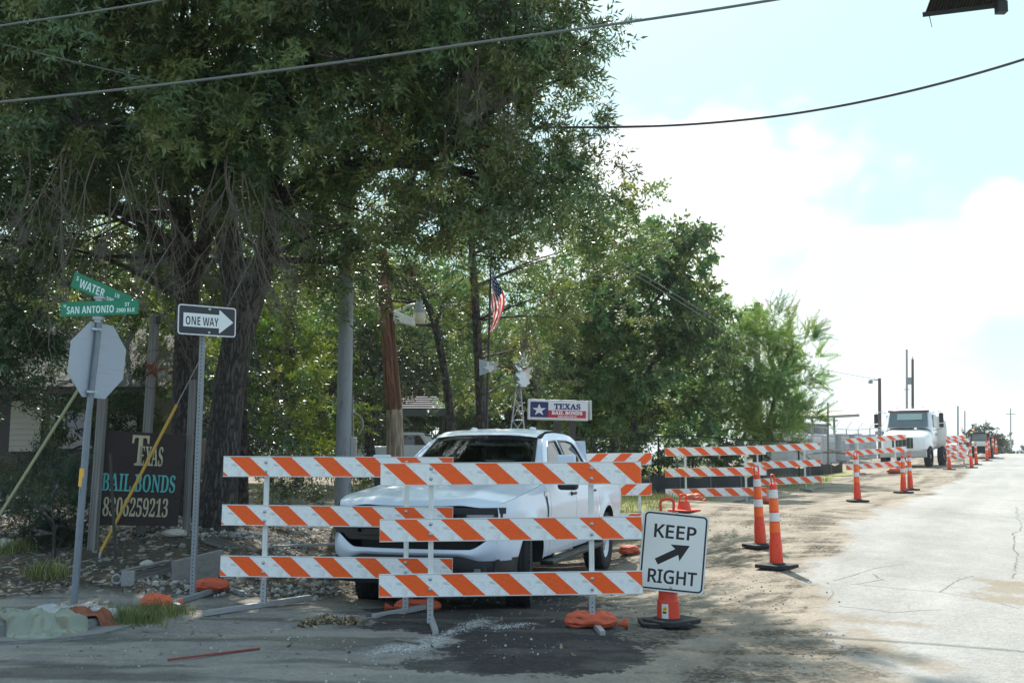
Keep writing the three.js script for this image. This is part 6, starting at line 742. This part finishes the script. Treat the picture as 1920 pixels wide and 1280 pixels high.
// ---------------------------------------------------------------- buildings, fences and vehicles behind
{ // house at the left
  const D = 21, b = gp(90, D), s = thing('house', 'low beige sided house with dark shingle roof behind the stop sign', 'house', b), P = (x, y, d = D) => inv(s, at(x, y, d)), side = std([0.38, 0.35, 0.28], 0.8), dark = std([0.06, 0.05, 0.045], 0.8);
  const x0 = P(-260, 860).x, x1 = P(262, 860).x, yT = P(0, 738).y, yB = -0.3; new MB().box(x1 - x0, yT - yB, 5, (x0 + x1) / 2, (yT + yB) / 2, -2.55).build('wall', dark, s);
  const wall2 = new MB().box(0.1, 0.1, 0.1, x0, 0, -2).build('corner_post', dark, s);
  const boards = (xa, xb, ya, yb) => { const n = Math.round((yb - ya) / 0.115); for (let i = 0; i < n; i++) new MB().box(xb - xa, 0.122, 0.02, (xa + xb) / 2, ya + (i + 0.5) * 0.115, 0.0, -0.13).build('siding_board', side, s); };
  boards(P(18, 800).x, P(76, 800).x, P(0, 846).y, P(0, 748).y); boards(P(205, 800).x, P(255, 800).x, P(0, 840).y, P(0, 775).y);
  const w = new MB().box(0.1, 0.5, 0.04, P(98, 800).x, P(0, 800).y, 0.01).box(1.7, 0.06, 0.06, P(135, 835).x, P(0, 838).y, 0.02).box(0.06, 0.8, 0.05, P(120, 800).x, P(0, 800).y, 0.01).box(0.05, 0.8, 0.05, P(168, 800).x, P(0, 800).y, 0.01).build('window_frame', std([0.30, 0.29, 0.27], 0.7), s); new MB().box(0.52, 0.72, 0.01, P(144, 800).x, P(0, 802).y, 0.0).build('window_pane', phys([0.03, 0.035, 0.04], { roughness: 0.05, clearcoat: 1 }), w);
  const sh = std([0.11, 0.10, 0.095], 0.9, 0, { map: wearMap }); const rf = new MB(); const rw = x1 - x0 + 1; const e0 = P(0, 728), up = V(0, 1.5, -2.8); const rg = new MB().rect(e0.clone().add(V((x0 + x1) / 2 - e0.x, -0.02, 0.45)), e0.clone().add(V((x0 + x1) / 2 - e0.x, 1.7, -2.7)), rw, 0.08, V(0, 0, 1)).build('roof', sh, s);
  { const r = rng(5), a = e0.clone().add(V((x0 + x1) / 2 - e0.x, 0.025, 0.47)), dv = V(0, 1.72, -3.15).normalize(); for (let k = 0; k < 12; k++) { const m = new MB(), rm = [0.10, 0.09, 0.115, 0.08][k % 4]; let x = -rw / 2; while (x < rw / 2) { const w2 = 0.28 + r() * 0.12; const p = a.clone().addScaledVector(dv, 0.02 + k * 0.26); m.box(w2 - 0.01, 0.02 + r() * 0.008, 0.28, p.x + x + w2 / 2, p.y + 0.03, p.z, 0.52, 0, 0); x += w2; } const o = m.build('shingle_course', std([rm, rm * 0.95, rm * 0.9], 0.9), rg); o.userData.kind = 'stuff'; } }
  new MB().box(rw, 0.18, 0.05, (x0 + x1) / 2, e0.y - 0.05, 0.5).build('fascia', dark, s);
}
{ // dark roofed pavilion
  const D = 31, b = gp(790, D), s = thing('pavilion', 'open pavilion with dark shingled roof behind the brown wooden pole', 'pavilion', b), P = (x, y, d = D) => inv(s, at(x, y, d));
  const xa = P(738, 780).x, xb = P(838, 780).x, ye = P(790, 772).y, yr = P(790, 744).y; const g = new THREE.BufferGeometry(); const tri = []; const z = 1.4; const a = V(xa - 0.1, ye, z), c = V(xb + 0.1, ye, z), d = V(xb - 0.35, yr, 0), e = V(xa + 0.35, yr, 0), f = V(xa - 0.1, ye, -z), h = V(xb + 0.1, ye, -z); for (const q of [[a, c, d], [a, d, e], [c, h, d], [f, a, e], [f, e, d], [f, d, h]]) q.forEach(v => tri.push(v.x, v.y, v.z)); g.setAttribute('position', new THREE.Float32BufferAttribute(tri, 3)); g.computeVertexNormals(); const rf = new MB().add(g).build('roof', std([0.09, 0.09, 0.095], 0.85), s);
  for (let i = 0; i < 6; i++) { const t = (i + 0.5) / 6, p = a.clone().lerp(e, t), q = c.clone().lerp(d, t); new MB().box(q.x - p.x, 0.02, 0.09, (p.x + q.x) / 2, p.y + 0.025, p.z, 0.3).build('shingle_course', std([0.12 + 0.03 * (i % 2), 0.12, 0.125], 0.85), rf); }
  new MB().box(xb - xa + 0.2, 0.2, 0.06, (xa + xb) / 2, ye - 0.08, z).build('fascia', std([0.05, 0.065, 0.075], 0.6), s);
  for (const x of [xa + 0.1, xb - 0.1]) for (const zz of [-1.25, 1.25]) new MB().box(0.1, ye + 0.3, 0.1, x, (ye - 0.3) / 2, zz).build('post', darkIron, s);
}
function picketFence(label, pxa, pxb, D, y0, y1) { const b = gp((pxa + pxb) / 2, D), s = thing('iron_fence', label, 'fence', b), P = (x, y) => inv(s, at(x, y, D)); const A = P(pxa, y1), B = P(pxb, y1), h = P(pxa, y0).y, n = Math.round((B.x - A.x) / 0.13); for (const yy of [h - 0.12, 0.15]) new MB().box(B.x - A.x, 0.035, 0.03, (A.x + B.x) / 2, yy, 0).build('rail', darkIron, s); for (let i = 0; i <= n; i++) new MB().box(0.02, h + 0.2, 0.02, lerp(A.x, B.x, i / n), (h - 0.2) / 2, 0.0).build('picket', darkIron, s); }
picketFence('black iron picket fence in the shade left of the steel pole', 520, 640, 26, 800, 862);
picketFence('black iron picket fence running behind the pavilion and brown pole', 664, 960, 33, 798, 850);
{ // green steel rack leaning in the yard
  const D = 20, b = gp(555, D), s = thing('steel_rack', 'pale green steel ladder frame leaning among the bushes above the left barricade', 'rack', b), P = (x, y, d = D) => inv(s, at(x, y, d)), m = std([0.17, 0.26, 0.22], 0.6, 0.1);
  const L = [[P(543, 880), P(532, 822)], [P(563, 880), P(546, 815)], [P(586, 880), P(566, 812)]]; for (const [a, c] of L) new MB().rect(a, c, 0.06, 0.05).build('upright', m, s); for (let k = 0; k < 5; k++) { const t = 0.1 + k * 0.2; new MB().bar(L[0][0].clone().lerp(L[0][1], t), L[1][0].clone().lerp(L[1][1], t), 0.018).bar(L[1][0].clone().lerp(L[1][1], t), L[2][0].clone().lerp(L[2][1], t), 0.018).build('rung', m, s); }
}
{ // old pickup parked behind the poles
  const D = 24, b = gp(740, D), s = thing('parked_pickup', 'old white pickup parked in the yard, mostly hidden behind the poles and the white pickup', 'pickup truck', b), P = (x, y, d = D) => inv(s, at(x, y, d)), pnt = phys([0.62, 0.66, 0.70], { roughness: 0.4, clearcoat: 0.6 });
  const x0 = P(664, 850).x, x1 = P(730, 850).x, x2 = P(815, 850).x, yb = P(0, 862).y, yt = P(0, 838).y, ytop = P(0, 811).y; new MB().box(x1 - x0, 0.34, 1.7, (x0 + x1) / 2, yt - 0.15, -0.85, 0, 0, 0, 0.04).build('bed_side', pnt, s); new MB().box(x1 - x0, 0.2, 1.6, (x0 + x1) / 2, yt - 0.42, -0.85).build('bed_skirt', std([0.35, 0.26, 0.2], 0.8, 0, { map: wearMap }), s);
  new MB().ext([[x1 + 0.02, yb - 0.2], [x2 + 0.5, yb - 0.2], [x2 + 0.5, yt - 0.1], [x2 + 0.1, yt], [x2 - 0.1, yt + 0.02], [x2 - 0.28, ytop - 0.02], [x2 - 0.4, ytop], [x1 + 0.16, ytop], [x1 + 0.05, yt + 0.02]], 1.55, M4().makeTranslation(0, 0, -1.6), [[[x1 + 0.16, yt + 0.04], [x2 - 0.2, yt + 0.04], [x2 - 0.36, ytop - 0.05], [x1 + 0.22, ytop - 0.05]]], 0.01).build('cab', pnt, s); new MB().box(x2 - x1 - 0.42, ytop - yt - 0.06, 1.5, (x1 + x2) / 2 - 0.03, (yt + ytop) / 2, -0.8).build('window_pane', phys([0.02, 0.025, 0.03], { roughness: 0.08, clearcoat: 1 }), s);
  new MB().bar(P(724, 832), P(757, 832), 0.02).bar(P(726, 832), P(728, 850), 0.02).build('mirror_bracket', chrome, s); for (const x of [x0 + 0.4, x2]) new MB().add(new THREE.CylinderGeometry(0.36, 0.36, 0.22, 22), X4(x, 0.36, -0.1, Math.PI / 2)).build('tyre', tyreMat, s);
}
// wire mesh (too fine to tell apart): thin crossing threads as a transparent map
const meshAlpha = dataTex(64, 64, (u, v) => { const a = Math.abs(((u + v) % 1) - 0.5), b = Math.abs(((u - v + 1) % 1) - 0.5); return Math.min(a, b) < 0.045 ? 1 : 0; }, 1, 1, false);
function chainFence(label, pts, h, o = {}) { const B = pts[0], s = thing('wire_fence', label, 'fence', B), L = pts.map(p => p.clone().sub(B)); const pm = o.post || darkIron; L.forEach((p, i) => { new MB().bar(p.clone().add(V(0, -0.2, 0)), p.clone().add(V(0, h, 0)), 0.03, 0.03, 8).build('post', pm, s); if (o.barb) new MB().bar(p.clone().add(V(0, h, 0)), p.clone().add(V(0.28, h + 0.42, 0.1)), 0.014, 0.014, 5).build('barb_arm', galv, s); });
  const t = meshAlpha.clone(); t.needsUpdate = true; for (let i = 0; i + 1 < L.length; i++) { const a = L[i], b = L[i + 1]; new MB().bar(a.clone().add(V(0, h, 0)), b.clone().add(V(0, h, 0)), 0.02, 0.02, 6).build('top_rail', pm, s); const g = new MB().surf(1, 1, (u, v) => a.clone().lerp(b, u).add(V(0, v * h, 0))).g[0]; const w = a.distanceTo(b); const uv = g.attributes.uv; for (let k = 0; k < uv.count; k++) uv.setXY(k, uv.getX(k) * w / 0.06, uv.getY(k) * h / 0.06); new MB().add(g).build('wire_mesh', std(o.mesh || [0.1, 0.1, 0.1], 0.5, 0.4, { alphaMap: meshAlpha, alphaTest: 0.5 }), s); if (o.barb) for (const k of [0.15, 0.28, 0.42]) new MB().bar(a.clone().add(V(k * 0.66, h + k, k * 0.24)), b.clone().add(V(k * 0.66, h + k, k * 0.24)), 0.006, 0.006, 4).build('barbed_wire', galv, s); } return s; }
chainFence('black wire fence with thin posts under the trees behind the barricades', [1010, 1110, 1180, 1236, 1300, 1365, 1430, 1500].map((x, i) => gp(x, 27.5 + i * 0.8)), 1.35);
{
  const far = [1478, 1500, 1524, 1546, 1568, 1590, 1612, 1634, 1655].map((x, i) => gp(x, 46 + i * 2)); chainFence('tall galvanised wire fence with barbed wire arms left of the white heavy truck', far, 1.9, { post: galv, mesh: [0.45, 0.46, 0.47], barb: true });
  // stored pale panels behind that fence
  const r = rng(4); for (let i = 0; i < 7; i++) { const D = 52 + i * 2.2, b = gp(1470 + i * 26, D), s = thing('storage_crate', ['first and largest', 'second', 'third', 'fourth', 'fifth', 'sixth', 'last and farthest'][i] + ' pale grey crate behind the barbed wire fence, counting from the left', 'crate', b, 0.35, 'pale crates stored behind the barbed wire fence'); new MB().box(0.66, 1.6, 1.2, 0, 0.8, 0, 0, 0, 0, 0.06).build('crate_body', std([0.42, 0.45, 0.48], 0.6, 0, { map: wearMap }), s); for (const yy of [0.3, 0.8, 1.3]) new MB().box(0.7, 0.05, 1.24, 0, yy, 0).build('band', galv, s); new MB().box(0.5, 0.25, 0.02, 0, 1.32, 0.61).build('label_plate', whitePaint, s); }
}
{ // building with flat canopy
  const D = 62, b = gp(1530, D), s = thing('canopy_building', 'grey industrial building with a slanted flat canopy behind the barbed wire fence', 'building', b), P = (x, y, d = D) => inv(s, at(x, y, d)), m = std([0.28, 0.30, 0.33], 0.7, 0, { map: wearMap });
  const xa = P(1440, 800).x, xb = P(1558, 800).x, yt = P(0, 797).y; new MB().box(xb - xa, yt + 1, 5, (xa + xb) / 2, (yt - 1) / 2, -3).build('wall', m, s); new MB().box(xb - xa + 0.3, 0.1, 5.2, (xa + xb) / 2, yt + 0.05, -3).build('eave', galvDull, s);
  for (let i = 0; i < 9; i++) { const x = lerp(xa, xb, (i + 0.5) / 9); new MB().box(0.05, yt, 0.05, x, yt / 2, -0.48).build('wall_rib', galvDull, s); }
  const c0 = P(1480, 781, 60); new MB().box(P(1584, 778).x - c0.x, 0.16, 3, (P(1584, 778).x + c0.x) / 2, P(0, 779).y, 1.2, 0.12, 0, 0.05).build('canopy_deck', std([0.33, 0.30, 0.27], 0.7), s);
  for (const x of [1510, 1550]) { const p = P(x, 790); new MB().bar(V(p.x, -0.3, 1.5), V(p.x, P(0, 780).y, 1.5), 0.07).build('canopy_post', galvDull, s); } new MB().rect(P(1520, 781), P(1556, 790), 0.12, 0.1).build('brace', whitePaint, s);
}
{ // silt fence
  const mk = (label, px0, px1, d0, d1, y) => { const pts = []; for (let i = 0; i <= 24; i++) pts.push(gp(lerp(px0, px1, i / 24), lerp(d0, d1, i / 24))); const B = pts[0], s = thing('silt_fence', label, 'silt fence', B); const cloth = new MB().surf(24, 5, (u, v) => { const p = pts[Math.round(u * 24)].clone().sub(B); return p.add(V(0, v * y * (0.45 + 0.9 * fbm(u * 19, 1, 3, 4)), Math.sin(u * 26 + v) * 0.05)); }).build('fabric', std([0.018, 0.018, 0.02], 0.7), s); for (let i = 0; i <= 24; i += 3) { const p = pts[i].clone().sub(B); new MB().box(0.04, y + 0.25, 0.04, p.x, y / 2, p.z - 0.05).build('stake', greyWood, s); } };
  mk('sagging black silt fence behind the barricade on the grass', 1190, 1420, 26, 29, 0.5); mk('torn black silt fence in the grass between two barricades', 1420, 1580, 35, 40, 0.4);
  const p = gp(1560, 39), t = thing('timber_pile', 'loose pale boards lying on the black silt fence left of the white heavy truck', 'timber', p); for (let i = 0; i < 4; i++) new MB().rect(V(-0.9 + i * 0.25, 0.75 + i * 0.06, 0.1 * i), V(0.9 + i * 0.2, 0.95 - i * 0.13, -0.1 * i), 0.12, 0.03, V(0, 1, 0)).build('plank', greyWood, t);
}
{ // white heavy truck
  const D = 50, b = gp(1712, D), s = thing('heavy_truck', 'white heavy truck with sloping hood parked on the shoulder near the crest', 'truck', b, 0.26), w = phys([0.78, 0.78, 0.78], { roughness: 0.35, clearcoat: 0.8 }); s.rotation.y = -0.55;
  // local: z toward the camera (front), x to the right
  const sec = (z, hwid, y0, y1, r) => ({ z, hwid, y0, y1, r });
  const loft = (name, S, mat) => new MB().surf(S.length - 1, 28, (u, v) => { const q = S[Math.round(u * (S.length - 1))], a = v * Math.PI * 2 + Math.PI / 4, c = Math.cos(a), d = Math.sin(a), n = 5; const sx = Math.sign(c) * Math.pow(Math.abs(c), 2 / n), sy = Math.sign(d) * Math.pow(Math.abs(d), 2 / n); return V(sx * q.hwid, (q.y0 + q.y1) / 2 + sy * (q.y1 - q.y0) / 2, q.z); }).build(name, mat, s);
  loft('hood', [sec(2.3, 0.1, 0.8, 1.2), sec(2.28, 0.72, 0.72, 1.38), sec(2.15, 0.98, 0.68, 1.48), sec(1.4, 1.08, 0.65, 1.66), sec(0.72, 1.1, 0.62, 1.80)], w);
  loft('cab', [sec(0.75, 1.08, 0.7, 1.86), sec(0.70, 1.08, 0.7, 1.9), sec(0.38, 1.06, 0.7, 2.7), sec(0.1, 1.06, 0.7, 2.82), sec(-0.9, 1.06, 0.7, 2.84), sec(-1.0, 1.0, 0.75, 2.78), sec(-1.01, 0.1, 1, 2.5)], w);
  const ws = new MB().surf(8, 4, (u, v) => { const x = lerp(-0.92, 0.92, u) * lerp(1, 0.95, v); return V(x, lerp(1.90, 2.62, v), lerp(0.80, 0.46, v) + 0.06 * (1 - x * x)); }).build('windshield', phys([0.06, 0.09, 0.11], { roughness: 0.06, clearcoat: 1 }), s); new MB().surf(8, 3, (u, v) => V(lerp(-0.95, 0.95, u), lerp(2.62, 2.72, v), lerp(0.50, 0.46, v))).build('visor_strip', rust, ws);
  new MB().surf(4, 3, (u, v) => V(lerp(-0.5, 0.65, u), lerp(2.25, 2.55, v), lerp(0.725, 0.60, v))).build('sun_shade', std([0.30, 0.40, 0.38], 0.5), ws); 
  const gr = new MB().box(0.95, 0.5, 0.08, 0, 1.12, 2.28, -0.08, 0, 0, 0.05).build('grille', std([0.06, 0.055, 0.05], 0.4, 0.5), s); for (let i = 0; i < 5; i++) new MB().box(0.03, 0.46, 0.04, -0.36 + i * 0.18, 1.12, 2.33, -0.08).build('grille_bar', chrome, gr);
  for (const x of [-1, 1]) { new MB().box(0.36, 0.2, 0.2, x * 0.79, 0.98, 2.12, 0, x * 0.35, 0, 0.07).build('headlight', phys([0.6, 0.57, 0.48], { roughness: 0.12, clearcoat: 1 }), s); const arm = new MB().tube([V(x * 1.05, 2.6, 0.3), V(x * 1.3, 2.66, 0.55), V(x * 1.5, 2.6, 0.6), V(x * 1.5, 1.85, 0.6), V(x * 1.1, 1.75, 0.45)], 0.018).build('mirror_arm', galv, s); new MB().box(0.2, 0.46, 0.1, x * 1.5, 2.33, 0.6, 0, 0, 0, 0.03).box(0.2, 0.18, 0.1, x * 1.5, 1.97, 0.6, 0, 0, 0, 0.03).build('mirror', black, arm); new MB().box(0.03, 0.62, 0.85, x * 1.07, 2.2, -0.2, 0, 0, 0, 0.01).build('side_window', phys([0.05, 0.07, 0.08], { roughness: 0.06 }), s); new MB().box(0.05, 0.05, 0.14, x * 1.1, 1.55, -0.5).build('door_handle', black, s); }
  new MB().box(2.1, 0.32, 0.2, 0, 0.60, 2.2, 0, 0, 0, 0.05).build('bumper', std([0.48, 0.47, 0.45], 0.5, 0.2, { map: wearMap }), s);
  new MB().box(0.9, 0.25, 5, 0, 0.75, -0.9).build('chassis', black, s);
  loft('tank_body', [sec(-1.25, 0.2, 1.4, 2.2), sec(-1.3, 0.95, 0.95, 2.4), sec(-1.6, 1.15, 0.85, 2.62), sec(-3.3, 1.15, 0.85, 2.5), sec(-3.5, 0.9, 1.0, 2.3)], std([0.55, 0.54, 0.50], 0.55, 0, { map: wearMap })); 
  for (const z of [1.35, -2.5]) for (const x of [-1, 1]) { const t = new MB().lathe([[0.28, -0.14], [0.46, -0.15], [0.5, -0.1], [0.5, 0.1], [0.46, 0.15], [0.28, 0.14]], 26, X4(x * 0.98, 0.5, z, 0, 0, Math.PI / 2)).build('wheel', tyreMat, s); new MB().lathe([[0.28, x * 0.0], [0.2, -x * 0.06], [0.1, -x * 0.1], [0, -x * 0.1]], 20, X4(x * 0.98, 0.5, z, 0, 0, Math.PI / 2)).build('rim', whitePaint, t); }
  for (const x of [-0.6, 0, 0.6]) new MB().box(0.16, 0.05, 0.08, x, 2.88, -0.05, 0, 0, 0, 0.02).build('roof_marker', whitePaint, s);
}
{ // small black cab machine on the crest
  const D = 58, b = gp(1841, D), s = thing('compact_machine', 'small black and white cab machine facing the camera on the road crest', 'work machine', b, -0.5); s.scale.setScalar(0.82);
  new MB().box(1.15, 0.5, 1.6, 0, 0.55, 0, 0, 0, 0, 0.06).build('body', black, s); new MB().box(1.0, 0.3, 0.3, 0, 0.95, 0.75, 0.2, 0, 0, 0.05).build('nose', whitePaint, s); for (const x of [-0.5, 0.5]) new MB().box(0.07, 0.85, 0.07, x, 1.25, 0.6).box(0.07, 0.85, 0.07, x, 1.25, -0.5).build('cab_pillar', black, s); new MB().box(1.2, 0.12, 1.4, 0, 1.70, 0, 0, 0, 0, 0.03).build('cab_roof', black, s); new MB().box(0.92, 0.6, 0.02, 0, 1.32, 0.6).build('windshield', phys([0.1, 0.14, 0.13], { roughness: 0.05, clearcoat: 1 }), s); new MB().box(0.6, 0.35, 0.04, 0, 0.62, 0.82).build('grille', darkIron, s);
  for (const x of [-0.48, 0.48]) new MB().box(0.18, 0.1, 0.06, x, 1.72, 0.72, 0, 0, 0, 0.02).build('work_light', std([0.8, 0.72, 0.5], 0.3), s); for (const x of [-0.6, 0.6]) for (const z of [-0.5, 0.55]) new MB().add(new THREE.CylinderGeometry(0.38, 0.38, 0.28, 20), X4(x, 0.38, z, 0, 0, Math.PI / 2)).build('wheel', tyreMat, s); new MB().add(new THREE.SphereGeometry(0.09, 10, 8), X4(-0.4, 1.85, 0)).build('beacon', std([0.9, 0.25, 0.02], 0.4), s);
}
// ---------------------------------------------------------------- utility poles and cables
function upole(label, px, d, ytop, r, mat, extra, ybot) { const b = gp(px, d), s = thing('utility_pole', label, 'utility pole', b), t = inv(s, at(px, ytop, d)); new MB().bar(V(0, -0.5, 0), t, r, r * 0.8, 12).build('pole', mat, s); if (extra) extra(s, (x, y) => inv(s, at(x, y, d))); return s; }
const poleDark = std([0.12, 0.10, 0.085], 0.9, 0, { map: wearMap });
upole('dark pole with a curved lamp arm left of the white heavy truck', 1650, 64, 709, 0.12, poleDark, (s, P) => { new MB().tube([P(1650, 714), P(1642, 712), P(1635, 713)], 0.035).build('lamp_arm', galv, s); new MB().lathe([[0.05, 0.1], [0.13, 0.02], [0.15, -0.14], [0, -0.18]], 12, X4(...P(1633, 714).toArray())).build('lamp_head', galvDull, s); new MB().box(0.5, 0.25, 0.2, ...P(1650, 812).toArray()).build('meter_box', galvDull, s); });
upole('tall grey pole with a transformer behind the white truck roof', 1701, 80, 655, 0.1, std([0.30, 0.30, 0.31], 0.7), (s, P) => { new MB().add(new THREE.CylinderGeometry(0.2, 0.2, 0.55, 14), X4(...P(1706, 714).toArray())).build('transformer', galvDull, s); new MB().box(0.4, 0.06, 0.1, ...P(1701, 730).toArray()).build('cross_bracket', galvDull, s); });
upole('darker pole just right of the tall grey transformer pole', 1712, 74, 673, 0.11, poleDark, (s, P) => new MB().bar(P(1712, 668), P(1712, 674), 0.03).build('pin', galvDull, s));
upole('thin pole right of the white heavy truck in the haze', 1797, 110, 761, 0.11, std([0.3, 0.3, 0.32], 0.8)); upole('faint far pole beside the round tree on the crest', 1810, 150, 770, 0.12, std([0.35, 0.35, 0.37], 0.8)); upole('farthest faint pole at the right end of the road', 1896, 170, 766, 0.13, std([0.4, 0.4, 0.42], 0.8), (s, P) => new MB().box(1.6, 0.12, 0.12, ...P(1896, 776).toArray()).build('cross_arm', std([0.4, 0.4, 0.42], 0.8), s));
upole('brown pole top standing in the feathery tree', 1420, 41, 567, 0.16, poleDark, (s, P) => new MB().box(0.7, 0.12, 0.12, ...P(1412, 581).toArray()).build('cross_arm', poleDark, s));
upole('thin dark pole before the canopy building', 1553, 56, 754, 0.06, poleDark);
function cable(label, pts, r, mat) { const B = pts[0].clone(), s = thing('overhead_cable', label, 'cable', B); new MB().tube(pts.map(p => p.clone().sub(B)), r, 6, 60).build('strand', mat, s); return s; }
const cab = std([0.05, 0.05, 0.055], 0.5), cabG = std([0.16, 0.165, 0.17], 0.5, 0.2);
cable('thick overhead cable crossing the whole tree crown from the left edge to the top', [at(-300, 220, 9.6), at(0, 191, 9.4), at(300, 159, 9.2), at(640, 116, 9.0), at(900, 79, 8.8), at(1200, 38, 8.6), at(1460, -2, 8.4), at(1700, -45, 8.2)], 0.0135, cabG);
cable('short overhead cable crossing the top left corner', [at(-300, 96, 9.5), at(0, 48, 9.4), at(160, 24, 9.3), at(300, 0, 9.3), at(500, -42, 9.2)], 0.010, cabG);
cable('faint cable sloping down through the leaves at the top left', [at(-200, 40, 11.2), at(0, 82, 11), at(140, 116, 10.8), at(330, 160, 11.5)], 0.008, cabG);
cable('sagging overhead cable across the sky at right', [at(760, 225, 15.6), at(970, 236, 15), at(1150, 238, 14.5), at(1320, 231, 14), at(1500, 211, 13.4), at(1700, 172, 12.7), at(1930, 108, 12), at(2200, 10, 11.2)], 0.0185, cab);
cable('thin pale upper cable in front of the dark broad leaved tree', [at(1080, 450, 24), at(1185, 503, 25.5), at(1330, 590, 28), at(1420, 640, 30)], 0.006, galv); cable('thin pale lower cable in front of the dark broad leaved tree', [at(1080, 458, 24), at(1190, 515, 25.5), at(1335, 604, 28), at(1420, 660, 30)], 0.006, galv);
cable('faint power line from the feathery tree to the lamp pole', [at(1420, 640, 41), at(1540, 690, 50), at(1600, 703, 57), at(1650, 712, 64)], 0.012, cab);
{ // corner of a corrugated canopy overhead, top right
  const D = 6.2, A = at(1734, 27, D), B = at(1884, 8, D - 0.25), s = thing('metal_canopy', 'dark corrugated metal canopy corner jutting into the top right of the sky', 'canopy', A), u = B.clone().sub(A), up = V(0.15, 1.1, 1.2).normalize();
  const n = u.clone().cross(up).normalize(); new MB().surf(120, 2, (a, v) => u.clone().multiplyScalar(a * 1.0).addScaledVector(up, v * 1.6).addScaledVector(n, 0.012 * Math.sin(a * 24 * Math.PI * 2))).build('corrugated_sheet', std([0.055, 0.05, 0.05], 0.7, 0.2), s);
  for (const t of [0.21, 0.63]) new MB().rect(u.clone().multiplyScalar(t).addScaledVector(n, -0.03), u.clone().multiplyScalar(t).addScaledVector(up, 1.6).addScaledVector(n, -0.03), 0.022, 0.02, n).build('purlin', std([0.3, 0.24, 0.17], 0.8), s);
  new MB().rect(V(-0.01, 0.0, 0), u.clone().add(V(0.0, 0.0, 0)), 0.03, 0.012, n).build('drip_edge', std([0.03, 0.03, 0.035], 0.6), s); new MB().box(0.06, 0.07, 0.05, u.x - 0.02, u.y - 0.02, u.z).build('end_bracket', black, s); new MB().bar(V(0.03, 0, 0), V(0.045, -0.085, 0), 0.003, 0.002, 5).build('hanging_wire', black, s);
}
scene.traverse(o => { if (o.isMesh) { o.castShadow = true; o.receiveShadow = true; } });
renderer.render(scene, camera);
